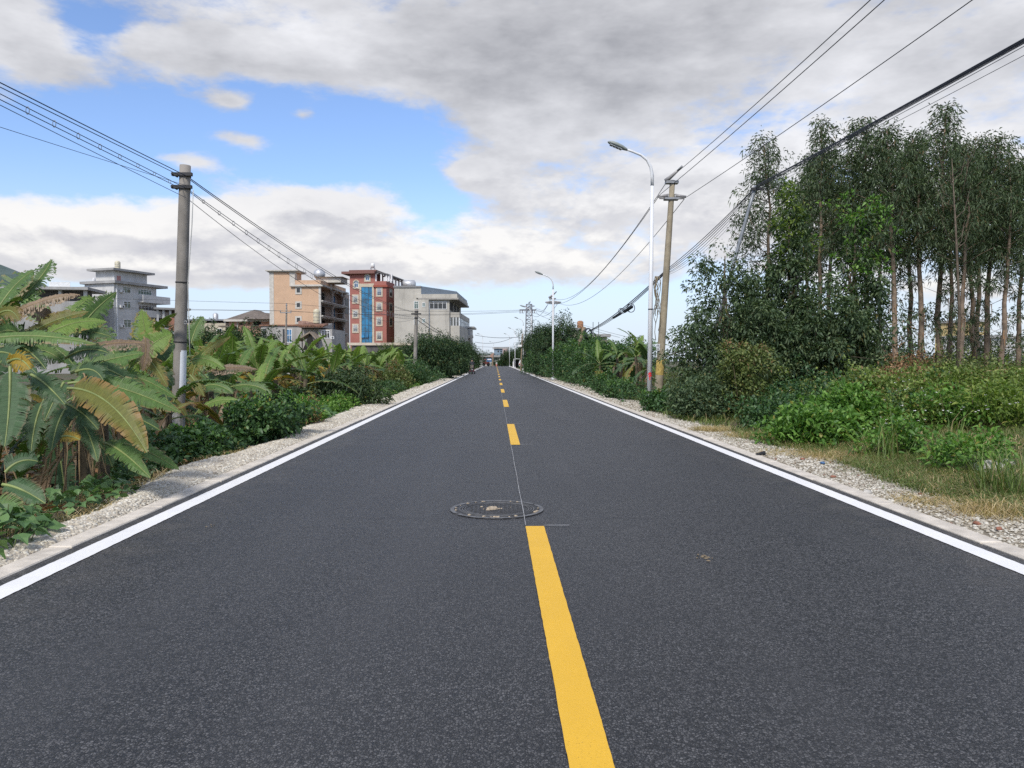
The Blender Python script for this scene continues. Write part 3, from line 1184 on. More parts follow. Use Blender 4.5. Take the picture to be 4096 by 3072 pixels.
x0, z1 = b.f(385, 395); x1, z0 = b.f(563, 1240)
z0 = -.5
o = b.part('glass_strip', FR_DARK, (x0, x1, -.02, .02, z0, z1))
cols_, rows_ = 3, 13
for i in range(cols_):
    for j in range(rows_):
        a0, a1 = x0 + (x1 - x0) * i / cols_, x0 + (x1 - x0) * (i + 1) / cols_
        c0, c1 = z0 + (z1 - z0) * j / rows_, z0 + (z1 - z0) * (j + 1) / rows_
        mb = MB()
        tl = random.uniform(-.02, .02)
        op = .35 if (j == 5 and i < 2) else 0.0
        mb.hull([(a0 + .05, -.05 - op, c0 + .04), (a1 - .05, -.05 - op + tl, c0 + .04), (a1 - .05, -.03 + tl, c0 + .04), (a0 + .05, -.03, c0 + .04)],
                [(a0 + .05, -.05, c1 - .04), (a1 - .05, -.05 + tl, c1 - .04), (a1 - .05, -.03 + tl, c1 - .04), (a0 + .05, -.03, c1 - .04)])
        mb.build('pane', G_CURT, o)
b.part('glass_surround', TRIM_C, (x0 - .42, x0 - .003, -.12, .01, z0, z1), (x1 + .003, x1 + .42, -.12, .01, z0, z1), (x0 - .42, x1 + .42, -.14, .01, z1 + .003, z1 + .7))
for (y0, y1) in ((535, 645), (775, 878), (1005, 1115)):
    b.window('f', (255, y0, 325, y1), 2, 2, G_GREY, FR_WHITE, TRIM_C, .26, bars=FR_WHITE)
for k, (y0, y1) in enumerate(((405, 530), (652, 765), (890, 1005), (1125, 1240))):
    b.window('f', (638, y0, 708, y1), 2, 2, G_BLUE if k == 0 else G_DARK, FR_WHITE, TRIM_C, .26, bars=FR_WHITE)
b.window('f', (450, 232, 516, 290), 2, 1, G_BLUE, FR_WHITE, TRIM_C, .28, arch=True)
b.window('f', (268, 332, 336, 402), 2, 1, G_BLUE, FR_WHITE, TRIM_C, .28, arch=True)
for (y0, y1) in ((425, 545), (665, 785), (895, 1015)):
    b.window('s', (838, y0, 872, y1), 1, 1, G_DARK, FR_DARK, TRIM_C, .3, plane=W)
# roof pergola
POST = plain('white_post', (0.70, 0.68, 0.68), .6, .08)
pg = thing('roof_pergola', 'white post pergola with dark sloping roof on the red house', 'pergola', b.e.location, b.r)
for k, px in enumerate((612, 698, 783, 822, 862)):
    xa, zq = b.f(px, 200); zt_ = b.f(px, 140 + (px - 600) * .16)[1]
    mb = MB(); mb.box(xa - .16, xa + .16, .15, .45, zbod, zt_); mb.build('post', POST, pg)
for k in range(5):
    ya = 2.5 + 2.4 * k
    mb = MB(); mb.box(W - .3, W, ya, ya + .3, zbod - 1, b.f(862, 185)[1] + .1); mb.build('post', POST, pg)
mb = MB()
zA, zB_ = b.f(600, 130)[1], b.f(880, 185)[1]
mb.hull([(xt, -.1, zA - .25), (W + .6, -.1, zB_ - .25), (W + .6, 14, zB_ - .25), (xt, 14, zA - .25)], [(xt, -.1, zA), (W + .6, -.1, zB_), (W + .6, 14, zB_), (xt, 14, zA)])
mb.build('pergola_roof', plain('dark_sheet_roof', (0.10, 0.095, 0.095), .6, .2), pg)
mb = MB()
for q in (.25, .5, .75):
    mb.box(xt + (W - xt) * q - .06, xt + (W - xt) * q + .06, .1, 13.6, zA + (zB_ - zA) * q - .5, zA + (zB_ - zA) * q - .26)
mb.build('rafter', POST, pg)
b.part('roof_terrace', RED, (xt, W, 6.003, 16, -1, zbod - .9))
rt = thing('roof_tank', 'small white tank frame on top of the red house tower', 'tank')
xx, zz = b.f(568, 100, 2.0)
wc = Matrix.Rotation(b.r, 3, 'Z') @ Vector((xx, 2.0, 0)) + b.o
rt.location = (wc.x, wc.y, zt + .7)
mb = MB(); mb.lathe([(.42, .3), (.42, 1.15), (.2, 1.35), (.04, 1.4)], 14); mb.build('tank_body', WHITE_M, rt)
mb = MB()
for q in ((-.4, -.4), (.4, -.4), (.4, .4), (-.4, .4)):
    mb.box(q[0] - .06, q[0] + .06, q[1] - .06, q[1] + .06, 0, .35)
mb.build('tank_stand', STEEL, rt)
rt = thing('roof_tank', 'horizontal steel barrel tank between the red and the white house roofs', 'tank')
p = at(*ZB(1152, 352), 172)
rt.location = (p.x, p.y, p.z)
mb = MB(); mb.tube([(-1.45, 0, 0), (-1.2, 0, 0), (1.2, 0, 0), (1.45, 0, 0)], [.5, .95, .95, .5], 16); mb.build('tank_body', TANK_M, rt)
mb = MB(); mb.box(-1.1, -.7, -.6, .6, -2.6, -.5); mb.box(.7, 1.1, -.6, .6, -2.6, -.5); mb.build('tank_stand', STEEL, rt)

# --- off-white house --------------------------------------------------------
PALE = plain('weathered_offwhite_render', (0.44, 0.415, 0.365), .9, .12, .35, stain=.45)
b = Bld('white_house', 'weathered off-white house with blue-grey metal attic and corner balcony', ZB(917, 0)[0], 156, -3.0, ZB)
xA, zl = b.f(1345, 403)
xB, zeave = b.f(1800, 590)
zm0 = b.f(1345, 515)[1]
zmL, zmR = b.f(1350, 380)[1], b.f(1920, 465)[1]
yR = b.sd(1985, 700, xB)[0]
D = max(yR, 9)
b.part('wall', PALE, (0, xA, 0, D, -1, zl), (xA, xB, 0, D, -1, zm0))
b.part('roof_edge', plain('grey_coping', (0.22, 0.22, 0.22), .8, .2), (-.15, xA - .02, -.2, D, zl, zl + .35))
METAL = plain('blue_grey_sheet', (0.13, 0.165, 0.21), .5, .1, .8, stain=.15)
xC = b.f(1915, 500)[0]
mb = MB()
mb.hull([(xA, -.02, zm0), (xC, -.02, zm0), (xC, D, zm0), (xA, D, zm0)], [(xA, -.02, zmL), (xC, -.02, zmR), (xC, D, zmR), (xA, D, zmL)])
att = mb.build('metal_attic', METAL, b.e)
mb = MB()
n = 46
for k in range(n):
    xa = xA + (xC - xA) * (k + .5) / n
    mb.box(xa - .03, xa + .03, -.06, -.021, zm0 + .02, zmL + (zmR - zmL) * (k + .5) / n - .04)
mb.build('sheet_rib', METAL, att)
b.part('parapet', PALE, (xA - 1.0, xC + .15, -.3, -.025, zeave + .25, zm0 + .05), (xB, xC + .15, -.025, D, zeave + .25, zm0 + .05))
b.part('eave_slab', plain('eave_concrete', (0.33, 0.31, 0.28), .9, .15), (b.f(1300, 0)[0], xC + .45, -.6, -.002, zeave - .1, zeave + .245), (xB + .002, xC + .45, -.002, D, zeave - .1, zeave + .245))
b.part('bay', PALE, (b.f(1310, 0)[0], b.f(1470, 0)[0], -.6, -.003, -1, zeave - .12))
b.window('f', (1230, 622, 1304, 748), 2, 2, G_GREEN, FR_WHITE, name='window')
b.window('f', (1230, 880, 1304, 998), 2, 2, G_GREEN, FR_WHITE)
b.window('f', (1362, 645, 1412, 714), 2, 1, G_GREEN, FR_WHITE, plane=-.6)
b.window('f', (1362, 900, 1412, 970), 2, 1, G_GREEN, FR_WHITE, plane=-.6)
b.window('f', (1480, 628, 1758, 752), 4, 2, G_DARK, FR_WHITE, split=.8)
yb = b.sd(1985, 760, xB)[0]
b.part('balcony_shade_panel', DARKIN, (xB + .003, xB + .05, .8, yb * .75, b.f(1800, 760)[1], b.f(1800, 620)[1]))  # near-black panel on the solid wall stands for the balcony's shade
for q in (.25, .5, .78):
    b.part('balcony_post', PALE, (xB + .003, xB + .25, yb * q, yb * q + .35, b.f(1800, 760)[1], zeave - .1))
xE = xB + 2.0
zbt = b.f(1800, 800)[1]
b.part('corner_bay', PALE, (xB + .06, xE, .5, D, -1, b.f(1800, 1015)[1]), (xB + .06, xE, .5, D, b.f(1800, 880)[1], zbt))
zw0, zw1 = b.f(1800, 1015)[1], b.f(1800, 880)[1]
o = b.part('bay_window', G_GREY, (xB + .06, xE - .1, .6, D - .1, zw0, zw1))
mb = MB()
for k in range(4):
    xa = xB + .1 + (xE - xB - .2) * k / 3
    mb.box(xa - .07, xa + .07, .52, .6, zw0, zw1)
for k in range(9):
    ya = .6 + (D - .8) * k / 8
    mb.box(xE - .1, xE - .02, ya - .06, ya + .06, zw0, zw1)
mb.box(xE - .1, xE - .03, .6, D - .1, zw0 + (zw1 - zw0) * .6, zw0 + (zw1 - zw0) * .66)
mb.build('mullion', FR_WHITE, o)
b.part('drain_pipe', FR_WHITE, (b.f(1468, 0)[0], b.f(1468, 0)[0] + .15, -.15, -.01, -1, zeave))

b = Bld('roadside_annex', 'small pale balcony house beyond the white house at the road', ZB(2035, 0)[0], 176, -2, ZB)
xr, zt = b.f(2165, 1060)
b.part('wall', PALE, (-1, xr * .8, 0, 8, -1, zt))
b.part('eave_slab', TRIM_G, (-1.2, xr + .5, -.6, 8.5, zt + .003, zt + .4))
zb0, zb1 = b.f(2100, 1190)[1], b.f(2100, 1085)[1]
b.part('balcony', PALE, (0, xr + .3, -.9, -.003, zb0 - .4, zb0), (0, xr + .3, -.9, -.75, zb0 + .003, zb0 + .3))
mb = MB()
for k in range(12):
    xa = (xr + .2) * k / 11
    mb.box(xa - .04, xa + .04, -.88, -.8, zb0 + .3, zb1)
mb.box(0, xr + .3, -.9, -.78, zb1, zb1 + .1)
mb.build('balcony_bars', FR_WHITE, b.e)
b.part('door', DARKIN, (.4, 1.2, -.05, -.004, zb0 + .1, zb1 + .3))

# --- low grey house in front of the orange one ------------------------------
GREYR = plain('bare_grey_render', (0.36, 0.345, 0.325), .9, .14, .5, stain=.4)
TILE = plain('old_clay_tile', (0.20, 0.105, 0.07), .85, .3, 3)
b = Bld('grey_two_storey_house', 'low grey rendered house with clay tile edge in front of orange house', ZA(-25, 0)[0], 122, -4, ZA)
x1, zt = b.f(740, 1205)
x2 = b.f(1080, 1300)[0]; z2 = b.f(1000, 1255)[1]
x3 = b.f(1340, 1300)[0]
b.part('wall', GREYR, (0, x1, 0, 8, -1, zt), (x1, x2, .3, 8, -1, z2), (x2, x3, -.6, 7, -1, z2 - .1))
b.part('parapet_coping', TILE, (-.2, x1 + .1, -.2, 8.2, zt + .003, zt + .22))
mb = MB()
ztw = b.f(650, 1095)[1]
xw0, xw1 = b.f(590, 0)[0], b.f(720, 0)[0]
mb.box(xw0, xw1, 2, 3.5, zt + .2, ztw)
x9 = b.f(985, 0)[0]
mb.hull([(xw1, 2.1, zt + .2), (x9, 2.1, zt + .2), (x9, 3.4, zt + .2), (xw1, 3.4, zt + .2)], [(xw1, 2.1, ztw), (x9, 2.1, zt + .4), (x9, 3.4, zt + .4), (xw1, 3.4, ztw)])
mb.build('stair_parapet', plain('rough_brick_parapet', (0.30, 0.19, 0.15), .9, .25, 2), b.e)
xe0, xe1 = b.f(740, 0)[0], b.f(1180, 0)[0]
mb = MB()
mb.hull([(xe0, -1.5, z2 + .1), (xe1, -1.5, z2 + .1), (xe1, 4, z2 + .1), (xe0, 4, z2 + .1)], [(xe0, -1.5, z2 + .25), (xe1, -1.5, z2 + .25), (xe1, 4, z2 + 1.0), (xe0, 4, z2 + 1.0)])
tr_ = mb.build('tile_roof', plain('grey_roof_slab', (0.27, 0.26, 0.25), .85, .2), b.e)
for k in range(22):
    xa = xe0 + (xe1 - xe0) * (k + .5) / 22
    mb = MB(); mb.tube([(xa, -1.6, z2 + .30), (xa, 1.5, z2 + .75)], .16 + random.uniform(-.04, .04), 6); mb.build('ridge_tile', TILE, tr_)
b.window('f', (10, 1255, 66, 1410), 1, 1, G_DARK, FR_DARK)
o = b.window('f', (385, 1262, 420, 1520), 1, 1, G_DARK, FR_DARK)
b.window('f', (458, 1262, 560, 1520), 2, 2, G_BLUE, FR_WHITE, split=.55)
b.window('f', (1118, 1288, 1282, 1440), 3, 2, G_DARK, FR_WHITE, plane=-.6, split=.7)
b.cond('f', (1305, 1400, 1365, 1450), -.6)
gb = MB()
xg0, xg1 = b.f(765, 0)[0], b.f(1090, 0)[0]; xg = (xg0 * .25 + xg1 * .75); zg0, zg1 = b.f(900, 1500)[1], b.f(1015, 1352)[1]
gb.hull([(xg0, -3.4, zg0), (xg, -3.4, zg1), (xg, -.62, zg1), (xg0, -.62, zg0)][::1], [(xg0, -3.4, zg0 + .25), (xg, -3.4, zg1 + .25), (xg, -.62, zg1 + .25), (xg0, -.62, zg0 + .25)])
gb.hull([(xg, -3.4, zg1), (xg1 + .3, -3.4, zg0 + .2), (xg1 + .3, -.62, zg0 + .2), (xg, -.62, zg1)], [(xg, -3.4, zg1 + .25), (xg1 + .3, -3.4, zg0 + .45), (xg1 + .3, -.62, zg0 + .45), (xg, -.62, zg1 + .25)])
pr = gb.build('porch_roof', plain('porch_tile', (0.26, 0.21, 0.16), .85, .25, 2), b.e)
gb = MB(); gb.hull([(xg0 + .8, -3.0, zg0 - 1.4), (xg1, -3.0, zg0 - 1.4), (xg1, -2.8, zg0 - 1.4), (xg0 + .8, -2.8, zg0 - 1.4)], [(xg - .1, -3.0, zg1 - .05), (xg + .1, -3.0, zg1 - .05), (xg + .1, -2.8, zg1 - .05), (xg - .1, -2.8, zg1 - .05)])
gb.build('porch_gable', DARKIN, b.e)
ac = thing('rooftop_tank', 'pale upright tank on the low grey house roof', 'tank')
p = at(*ZA(1028, 1220), 123)
ac.location = (p.x, p.y, z2 + .9)
mb = MB(); mb.lathe([(.5, 0), (.52, .1), (.52, 1.9), (.46, 2.15), (.1, 2.3)], 14); mb.build('tank_body', plain('cream_tank', (0.55, 0.5, 0.36), .5), ac)
mb = MB()
for z_ in (.5, 1.0, 1.5): mb.torus((0, 0, z_), .53, .03, 'z', 14, 4)
mb.build('tank_band', STEEL, ac)

# --- yard wall with pale roof, white van roof -------------------------------
b = Bld('yard_shed', 'long low yard shed with sand coloured flat roof below the red house', 1405, 118, -3, FULL)
x1, z1 = b.f(1640, 1368)
b.part('wall', plain('dark_block_wall', (0.10, 0.095, 0.09), .9, .3, 1), (0, x1, .3, 5, -1, z1 - .5))
b.part('flat_roof', plain('sand_roof', (0.52, 0.45, 0.36), .9, .12, 1), (-.6, x1 + .4, 0, 5.5, z1 - .497, z1 - .1))
vn = thing('parked_van', 'white van parked beside the low shed behind the bananas', 'van')
p = at(1362, 1400, 116)
vn.location = (p.x, p.y, -.7)
mb = MB()
mb.hull([(-2.2, -.85, .35), (2.2, -.85, .35), (2.2, .85, .35), (-2.2, .85, .35)], [(-2.2, -.85, 1.1), (2.2, -.85, 1.1), (2.2, .85, 1.1), (-2.2, .85, 1.1)])
mb.hull([(-2.0, -.83, 1.1), (2.2, -.83, 1.1), (2.2, .83, 1.1), (-2.0, .83, 1.1)], [(-1.2, -.7, 2.0), (2.1, -.75, 2.0), (2.1, .75, 2.0), (-1.2, .7, 2.0)])
mb.build('body', WHITE_M, vn)
for a0, a1 in ((-1.3, -.4), (-.3, .7), (.8, 1.9)):
    mb = MB(); mb.hull([(a0, -.86, 1.2), (a1, -.86, 1.2), (a1, -.80, 1.2), (a0, -.80, 1.2)], [(a0 + .12, -.775, 1.8), (a1, -.775, 1.8), (a1, -.72, 1.8), (a0 + .12, -.72, 1.8)]); mb.build('side_window', G_DARK, vn)
for xq in (-1.4, 1.4):
    for yq in (-.8, .8):
        mb = MB(); mb.tube([(xq, yq - .1, .33), (xq, yq + .1, .33)], .33, 14); mb.build('wheel', RUB, vn)

# --- grey concrete house on the left ---------------------------------------
CONC = plain('grey_cement_render', (0.55, 0.545, 0.53), .9, .10, .4, stain=.3)
CONC_D = plain('roof_concrete', (0.33, 0.325, 0.315), .9, .15, .5, stain=.3)
b = Bld('grey_concrete_house', 'four storey bare grey concrete house with jutting balconies', ZC(640, 0)[0], 150, 69.3, ZC)
W, zt = b.f(1045, 320)
ztop0 = b.f(700, 285)[1]
yb = b.sd(340, 300, 0)[0]
b.part('wall', CONC, (0, W, 0, abs(yb), -1, ztop0))
b.part('roof_slab', CONC_D, (-.6, W + 2.2, -.9, abs(yb) + .6, ztop0 + .003, ztop0 + .5))
xr0, xr1 = b.f(645, 250)[0], b.f(965, 250)[0]
zr1 = b.f(700, 160)[1]
o = b.part('roof_room', CONC, (max(xr0, .2), xr1, .3, 5, ztop0 + .503, zr1))
b.part('room_roof', CONC_D, (xr0 - 1.2, xr1 + 1.0, -.8, 6, zr1 + .003, zr1 + .4), parent=o)
b.part('door', plain('faded_pink_door', (0.42, 0.22, 0.2), .8), (1.0, 1.9, .25, .299, ztop0 + .51, zr1 - .9), parent=o)
for (r, c, g) in (((715, 308, 793, 380), 2, G_GREEN), ((862, 333, 998, 400), 5, G_GREEN), ((722, 452, 795, 525), 2, G_GREEN), ((865, 492, 998, 552), 4, G_DARK), ((722, 630, 797, 715), 2, G_GREEN), ((866, 636, 998, 714), 4, G_DARK)):
    b.window('f', r, c, 2, g, FR_WHITE, split=.66)
for (y0, y1) in ((308, 378),):
    b.window('s', (350, y0, 380, y1), 2, 2, G_BLUE, FR_WHITE, plane=-.003)
for (y0, y1) in ((408, 478), (552, 618)):
    z1, z0 = b.f(1000, y0)[1], b.f(1000, y1)[1]
    xa = b.f(862, 400)[0]
    b.part('balcony', CONC, (xa, W + 2.3, -1.4, -.003, z0, z0 + .2), (xa, W + 2.3, -1.4, -1.25, z0 + .203, z1), (W + 2.15, W + 2.3, -1.247, 4, z0 + .203, z1), (W + .003, W + 2.147, -.002, 4, z0, z0 + .2))
for r in ((678, 342, 716, 370), (678, 492, 722, 523), (682, 683, 722, 713)):
    b.cond('f', r, 0)
b.part('drain_pipe', FR_WHITE, (b.f(641, 0)[0] + .05, b.f(641, 0)[0] + .22, -.2, -.02, -1, ztop0))
b.part('side_wing', CONC, (.8, W, abs(yb) + .003, abs(yb) + 9, -1, ztop0 - .3))
tk = thing('water_tank', 'cream ribbed water tank on top of the grey concrete house', 'tank')
xx, _z = b.f(665, 140, 1.5)
wc = Matrix.Rotation(b.r, 3, 'Z') @ Vector((max(xx, .3), 1.5, 0)) + b.o
tk.location = (wc.x, wc.y, zr1 + .4)
mb = MB(); mb.lathe([(.5, 0), (.52, .1), (.52, 1.5), (.3, 1.7), (.05, 1.75)], 16); mb.build('tank_body', plain('cream_tank', (0.55, 0.5, 0.36), .5), tk)
mb = MB()
for k in range(4): mb.torus((0, 0, .25 + .35 * k), .53, .03, 'z', 16, 4)
mb.build('tank_band', STEEL, tk)
VENT = plain('white_vent_pipe', (0.6, 0.6, 0.6), .6)
for (x_, y0, y1) in ((432, 225, 265), (484, 178, 265), (515, 228, 268), (587, 245, 268)):
    p0 = at(*ZC(x_, y1), 158); p1 = at(*ZC(x_, y0), 158)
    mb = MB(); mb.lathe([(.34, -1.6), (.34, (p1.z - p0.z) - .3), (.2, p1.z - p0.z)], 10)
    mb.build('roof_vent_pipe', VENT, b.e)
    o = b.e.children[-1] if False else None
    ob = [q for q in b.e.children if q.name.startswith('roof_vent_pipe')][-1]
    lp = b.rot(Vector((p0.x, p0.y, 0)) - b.o)
    ob.location = (lp.x, lp.y, p0.z)

# brick annex behind the near pole
b = Bld('brick_annex', 'low annex with bare orange brick wall between grey house and pole', ZC(1048, 0)[0], 158, 35, ZC)
x1, z1 = b.f(1330, 545)
ORB = plain('bare_orange_brick', (0.36, 0.18, 0.12), .9, .2, 1.2)
zm = b.f(1200, 618)[1]
b.part('wall', CONC_D, (0, x1, 0, 7, -1, zm - 2))
b.part('brick_wall', ORB, (x1 * .42, x1, -.12, -.003, b.f(1200, 745)[1], zm))
b.part('roof_slab', CONC_D, (-.5, x1 + 1, -.6, 7, z1, z1 + .4))
for q in (.02, .22, .45, .7, .95):
    b.part('post', CONC, (x1 * q, x1 * q + .4, 0, .4, zm - 2, z1 - .003))
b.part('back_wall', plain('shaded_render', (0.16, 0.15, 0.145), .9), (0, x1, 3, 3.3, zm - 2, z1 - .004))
b.cond('f', (1015, 650, 1058, 682), -.2)

# house half hidden at the far left
b = Bld('dark_roofed_house', 'low concrete house with dark openings behind the tallest bananas', 150, 140, 8, FULL)
x1, z1 = b.f(345, 1150)
b.part('wall', CONC_D, (-16, x1, 0, 8, -1, z1 - 2.5))
b.part('roof_slab', CONC_D, (-17, x1 + .6, -1, 8.5, z1 - .5, z1))
for k in range(7):
    b.part('pillar', CONC, (x1 - .5 - 4.2 * k, x1 - 4.2 * k, 0, .5, z1 - 2.497, z1 - .503))
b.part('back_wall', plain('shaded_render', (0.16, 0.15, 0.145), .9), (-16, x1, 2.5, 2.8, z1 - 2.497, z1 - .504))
b.part('rail', FR_WHITE, (x1 - 6, x1 - 2.5, -.5, -.45, z1 + .003, z1 + .9))

# villa with hipped roofs
ZV = ZC
VIL = plain('villa_render', lin(186, 148, 128), .85, .1, .5, stain=.2)
ROOFV = plain('brown_grey_roof', (0.16, 0.135, 0.115), .85, .25, 1.2, stain=.2)
b = Bld('hipped_roof_villa', 'brown villa with two hipped roofs and arched dark windows', ZV(1765, 0)[0], 172, -2, ZV)
x1, ze = b.f(2165, 635)
b.part('wall', VIL, (0, x1, 0, 12, -1, ze))
zap = b.f(1938, 538, 5)[1]
for (pa, pb, pc, zz, y0) in ((1760, 1938, 2110, zap, 0), (1980, 2058, 2170, b.f(2058, 562, 2)[1], -1.5)):
    xa, xc, xb_ = b.f(pa, 0)[0], b.f(pb, 0)[0], b.f(pc, 0)[0]
    mb = MB()
    y1 = y0 + 12
    ym = y0 + 5
    ap0, ap1 = (xc - .3, ym, zz), (xc + .3, ym + 2, zz)
    c4 = [(xa - .8, y0 - .8, ze), (xb_ + .8, y0 - .8, ze), (xb_ + .8, y1, ze), (xa - .8, y1, ze)]
    mb.poly([c4[0], c4[1], ap0]); mb.poly([c4[1], c4[2], ap1, ap0]); mb.poly([c4[2], c4[3], ap1]); mb.poly([c4[3], c4[0], ap0, ap1]); mb.poly(c4[::-1])
    mb.build('hipped_roof', ROOFV, b.e)
b.part('eave', TRIM_G, (-.9, x1 + .9, -.9, 12, ze - .45, ze - .003))
for (r) in ((1858, 662, 1900, 692), (1940, 660, 1970, 682)):
    b.window('f', r, 1, 1, DARKIN, VIL, arch=True)
b.window('f', (1995, 645, 2080, 695), 1, 1, DARKIN, TRIM_G)
b.part('pillar', TRIM_G, (b.f(1832, 0)[0], b.f(1842, 0)[0], -.2, -.003, -1, ze - .46))
b.part('porch', ROOFV, (b.f(1700, 0)[0], b.f(1832, 0)[0], -3, -.004, b.f(1800, 712)[1], b.f(1800, 700)[1]))

# low cream building between pole and villa
b = Bld('cream_low_building', 'low cream house with railed roof terrace right of the pole', ZC(1480, 0)[0], 176, -2, ZC)
x1, z1 = b.f(1725, 640)
zr = b.f(1600, 668)[1]
b.part('wall', plain('cream_render', (0.52, 0.47, 0.37), .85, .1), (-8, x1, 0, 8, -1, zr))
b.part('canopy', STEEL, (-8.5, x1 + .4, -.5, 8, z1 - .15, z1 + .2))
for k in range(8):
    b.part('post', CONC, (x1 - .3 - 2.9 * k, x1 - 2.9 * k, 0, .3, zr + .003, z1 - .153))
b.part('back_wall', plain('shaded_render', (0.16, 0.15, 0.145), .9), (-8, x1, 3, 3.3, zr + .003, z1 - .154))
b.window('f', (1640, 722, 1692, 765), 2, 1, G_DARK, FR_WHITE)
p = at(*ZC(1628, 612), 178)
tk = thing('water_tank', 'small steel water tank on the low cream house', 'tank', (p.x, p.y, p.z))
mb = MB(); mb.lathe([(.55, -1.2), (.6, -1.0), (.6, .7), (.2, 1.0)], 12); mb.build('tank_body', TANK_M, tk)

# --- buildings at the far end of the road -----------------------------------
b = Bld('blue_grey_building', 'blue-grey building with red trimmed openings at the road end', ZF(1240, 0)[0], 235, 0, ZF)
x1, z1 = b.f(1590, 285)
BGB = plain('blue_grey_wall', (0.22, 0.29, 0.36), .8, .12, .4)
b.part('wall', BGB, (0, x1, 0, 10, -2, z1))
b.part('roof_edge', CONC_D, (-.4, x1 + .4, -.4, 10, z1 + .003, z1 + .5))
b.part('stair_bay', plain('pinkish_render', (0.42, 0.32, 0.3), .85), (b.f(1455, 0)[0], b.f(1575, 0)[0], -.5, -.003, -2, z1 - .01))
for (r) in ((1488, 315, 1518, 360), (1488, 395, 1518, 440), (1330, 330, 1365, 370), (1400, 330, 1435, 370), (1400, 400, 1440, 450)):
    b.window('f', r, 1, 1, G_DARK, FR_DARK, plane=-.5 if r[0] > 1480 else 0.0)
b = Bld('white_gable_house', 'white wall house with three dark diamonds on its side', ZF(1375, 0)[0], 205, 0, ZF)
x1, z1 = b.f(1540, 495)
b.part('wall', plain('white_gable', (0.62, 0.6, 0.58), .85, .1), (0, x1, 0, 8, -2, z1))
b.part('roof_edge', CONC_D, (-8, x1 + .3, -.3, 8.3, z1 + .003, z1 + .5))
b.part('lower_wing', plain('grey_wing', (0.40, 0.40, 0.38), .85, .1), (-9, -.003, .5, 8, -2, b.f(1300, 505)[1]))
o = b.part('sign_panel', WHITE_M, (b.f(1405, 0)[0], b.f(1450, 0)[0], -.15, -.003, b.f(1420, 655)[1], b.f(1420, 505)[1]))
for yq in (540, 578, 612):
    xa, za = b.f(1425, yq)
    mb = MB(); d_ = .42
    mb.hull([(xa - d_, -.15, za), (xa, -.15, za - d_), (xa + d_, -.15, za), (xa, -.15, za + d_)], [(xa - d_, -.2, za), (xa, -.2, za - d_), (xa + d_, -.2, za), (xa, -.2, za + d_)])
    mb.build('diamond', FR_DARK, o)

# buildings glimpsed on the right
b = Bld('concrete_roofline_house', 'low concrete house seen over the bushes behind the cable coil', ZG(1240, 0)[0], 110, 0, ZG)
x1, z1 = b.f(1385, 632); x2, z2 = b.f(1980, 760)
b.part('wall', plain('tan_render', (0.36, 0.32, 0.26), .9, .15), (0, x1, 0, 8, -1, z1), (x1, x2, 1, 9, -1, z2))
b.part('roof_edge', CONC_D, (-.3, x1 + .2, -.3, 8, z1 + .003, z1 + .35), (x1 + .25, x2 + .5, .5, 9, z2 + .003, z2 + .4))
for px in (1708, 1826):
    xa = b.f(px, 700)[0]
    b.part('rebar', FR_DARK, (xa - .04, xa + .04, 2, 2.08, z2 + .4, z2 + 2.2))
p = at(*ZG(1405, 610), 111)
tk = thing('rust_water_tank', 'rust brown water tank on concrete stub above the bushes', 'tank', (p.x, p.y, p.z))
mb = MB(); mb.lathe([(.42, -.4), (.45, -.3), (.45, 1.1), (.2, 1.25)], 12); mb.build('tank_body', plain('rusty_tank', (0.30, 0.15, 0.08), .8, .3, 4), tk)
mb = MB(); mb.box(-.5, .5, -.5, .5, -2.4, -.42); mb.build('tank_base', CONC_D, tk)
ZR = lambda x, y: (2900 + x / 1.508, 400 + y / 1.508)
b = Bld('yellow_house', 'yellow house glimpsed between the eucalyptus trunks', ZR(1505, 0)[0], 120, 22, ZR)
x1, z1 = b.f(1590, 1340)
b.part('wall', plain('yellow_render', (0.55, 0.42, 0.20), .85, .1), (0, x1, 0, 7, -1, z1))
b.part('roof_edge', CONC_D, (-.3, x1 + .3, -.3, 7.3, z1 + .003, z1 + .4))
b.window('f', (1530, 1370, 1555, 1400), 1, 1, G_DARK, FR_WHITE)
b = Bld('white_long_house', 'long pale house glimpsed low between trunks at right edge', ZR(1560, 0)[0], 112, 24, ZR)
x1, z1 = b.f(1860, 1440)
b.part('wall', plain('pale_grey_wall', (0.55, 0.54, 0.52), .85, .1), (0, x1, 0, 7, -1, z1))
b.part('roof_edge', CONC_D, (-.3, x1 + .3, -.3, 7.3, z1 + .003, z1 + .4))
for k in range(6):
    b.window('f', (1585 + 45 * k, 1460, 1603 + 45 * k, 1482), 1, 1, G_DARK, FR_WHITE)
b = Bld('pinkish_far_house', 'small pinkish roofline low behind the grove undergrowth', ZR(905, 0)[0], 130, 15, ZR)
x1, z1 = b.f(1000, 1492)
b.part('wall', VIL, (0, x1, 0, 7, -1, z1))
b.part('roof_edge', CONC_D, (-.3, x1 + .3, -.3, 7.3, z1 + .003, z1 + .4))
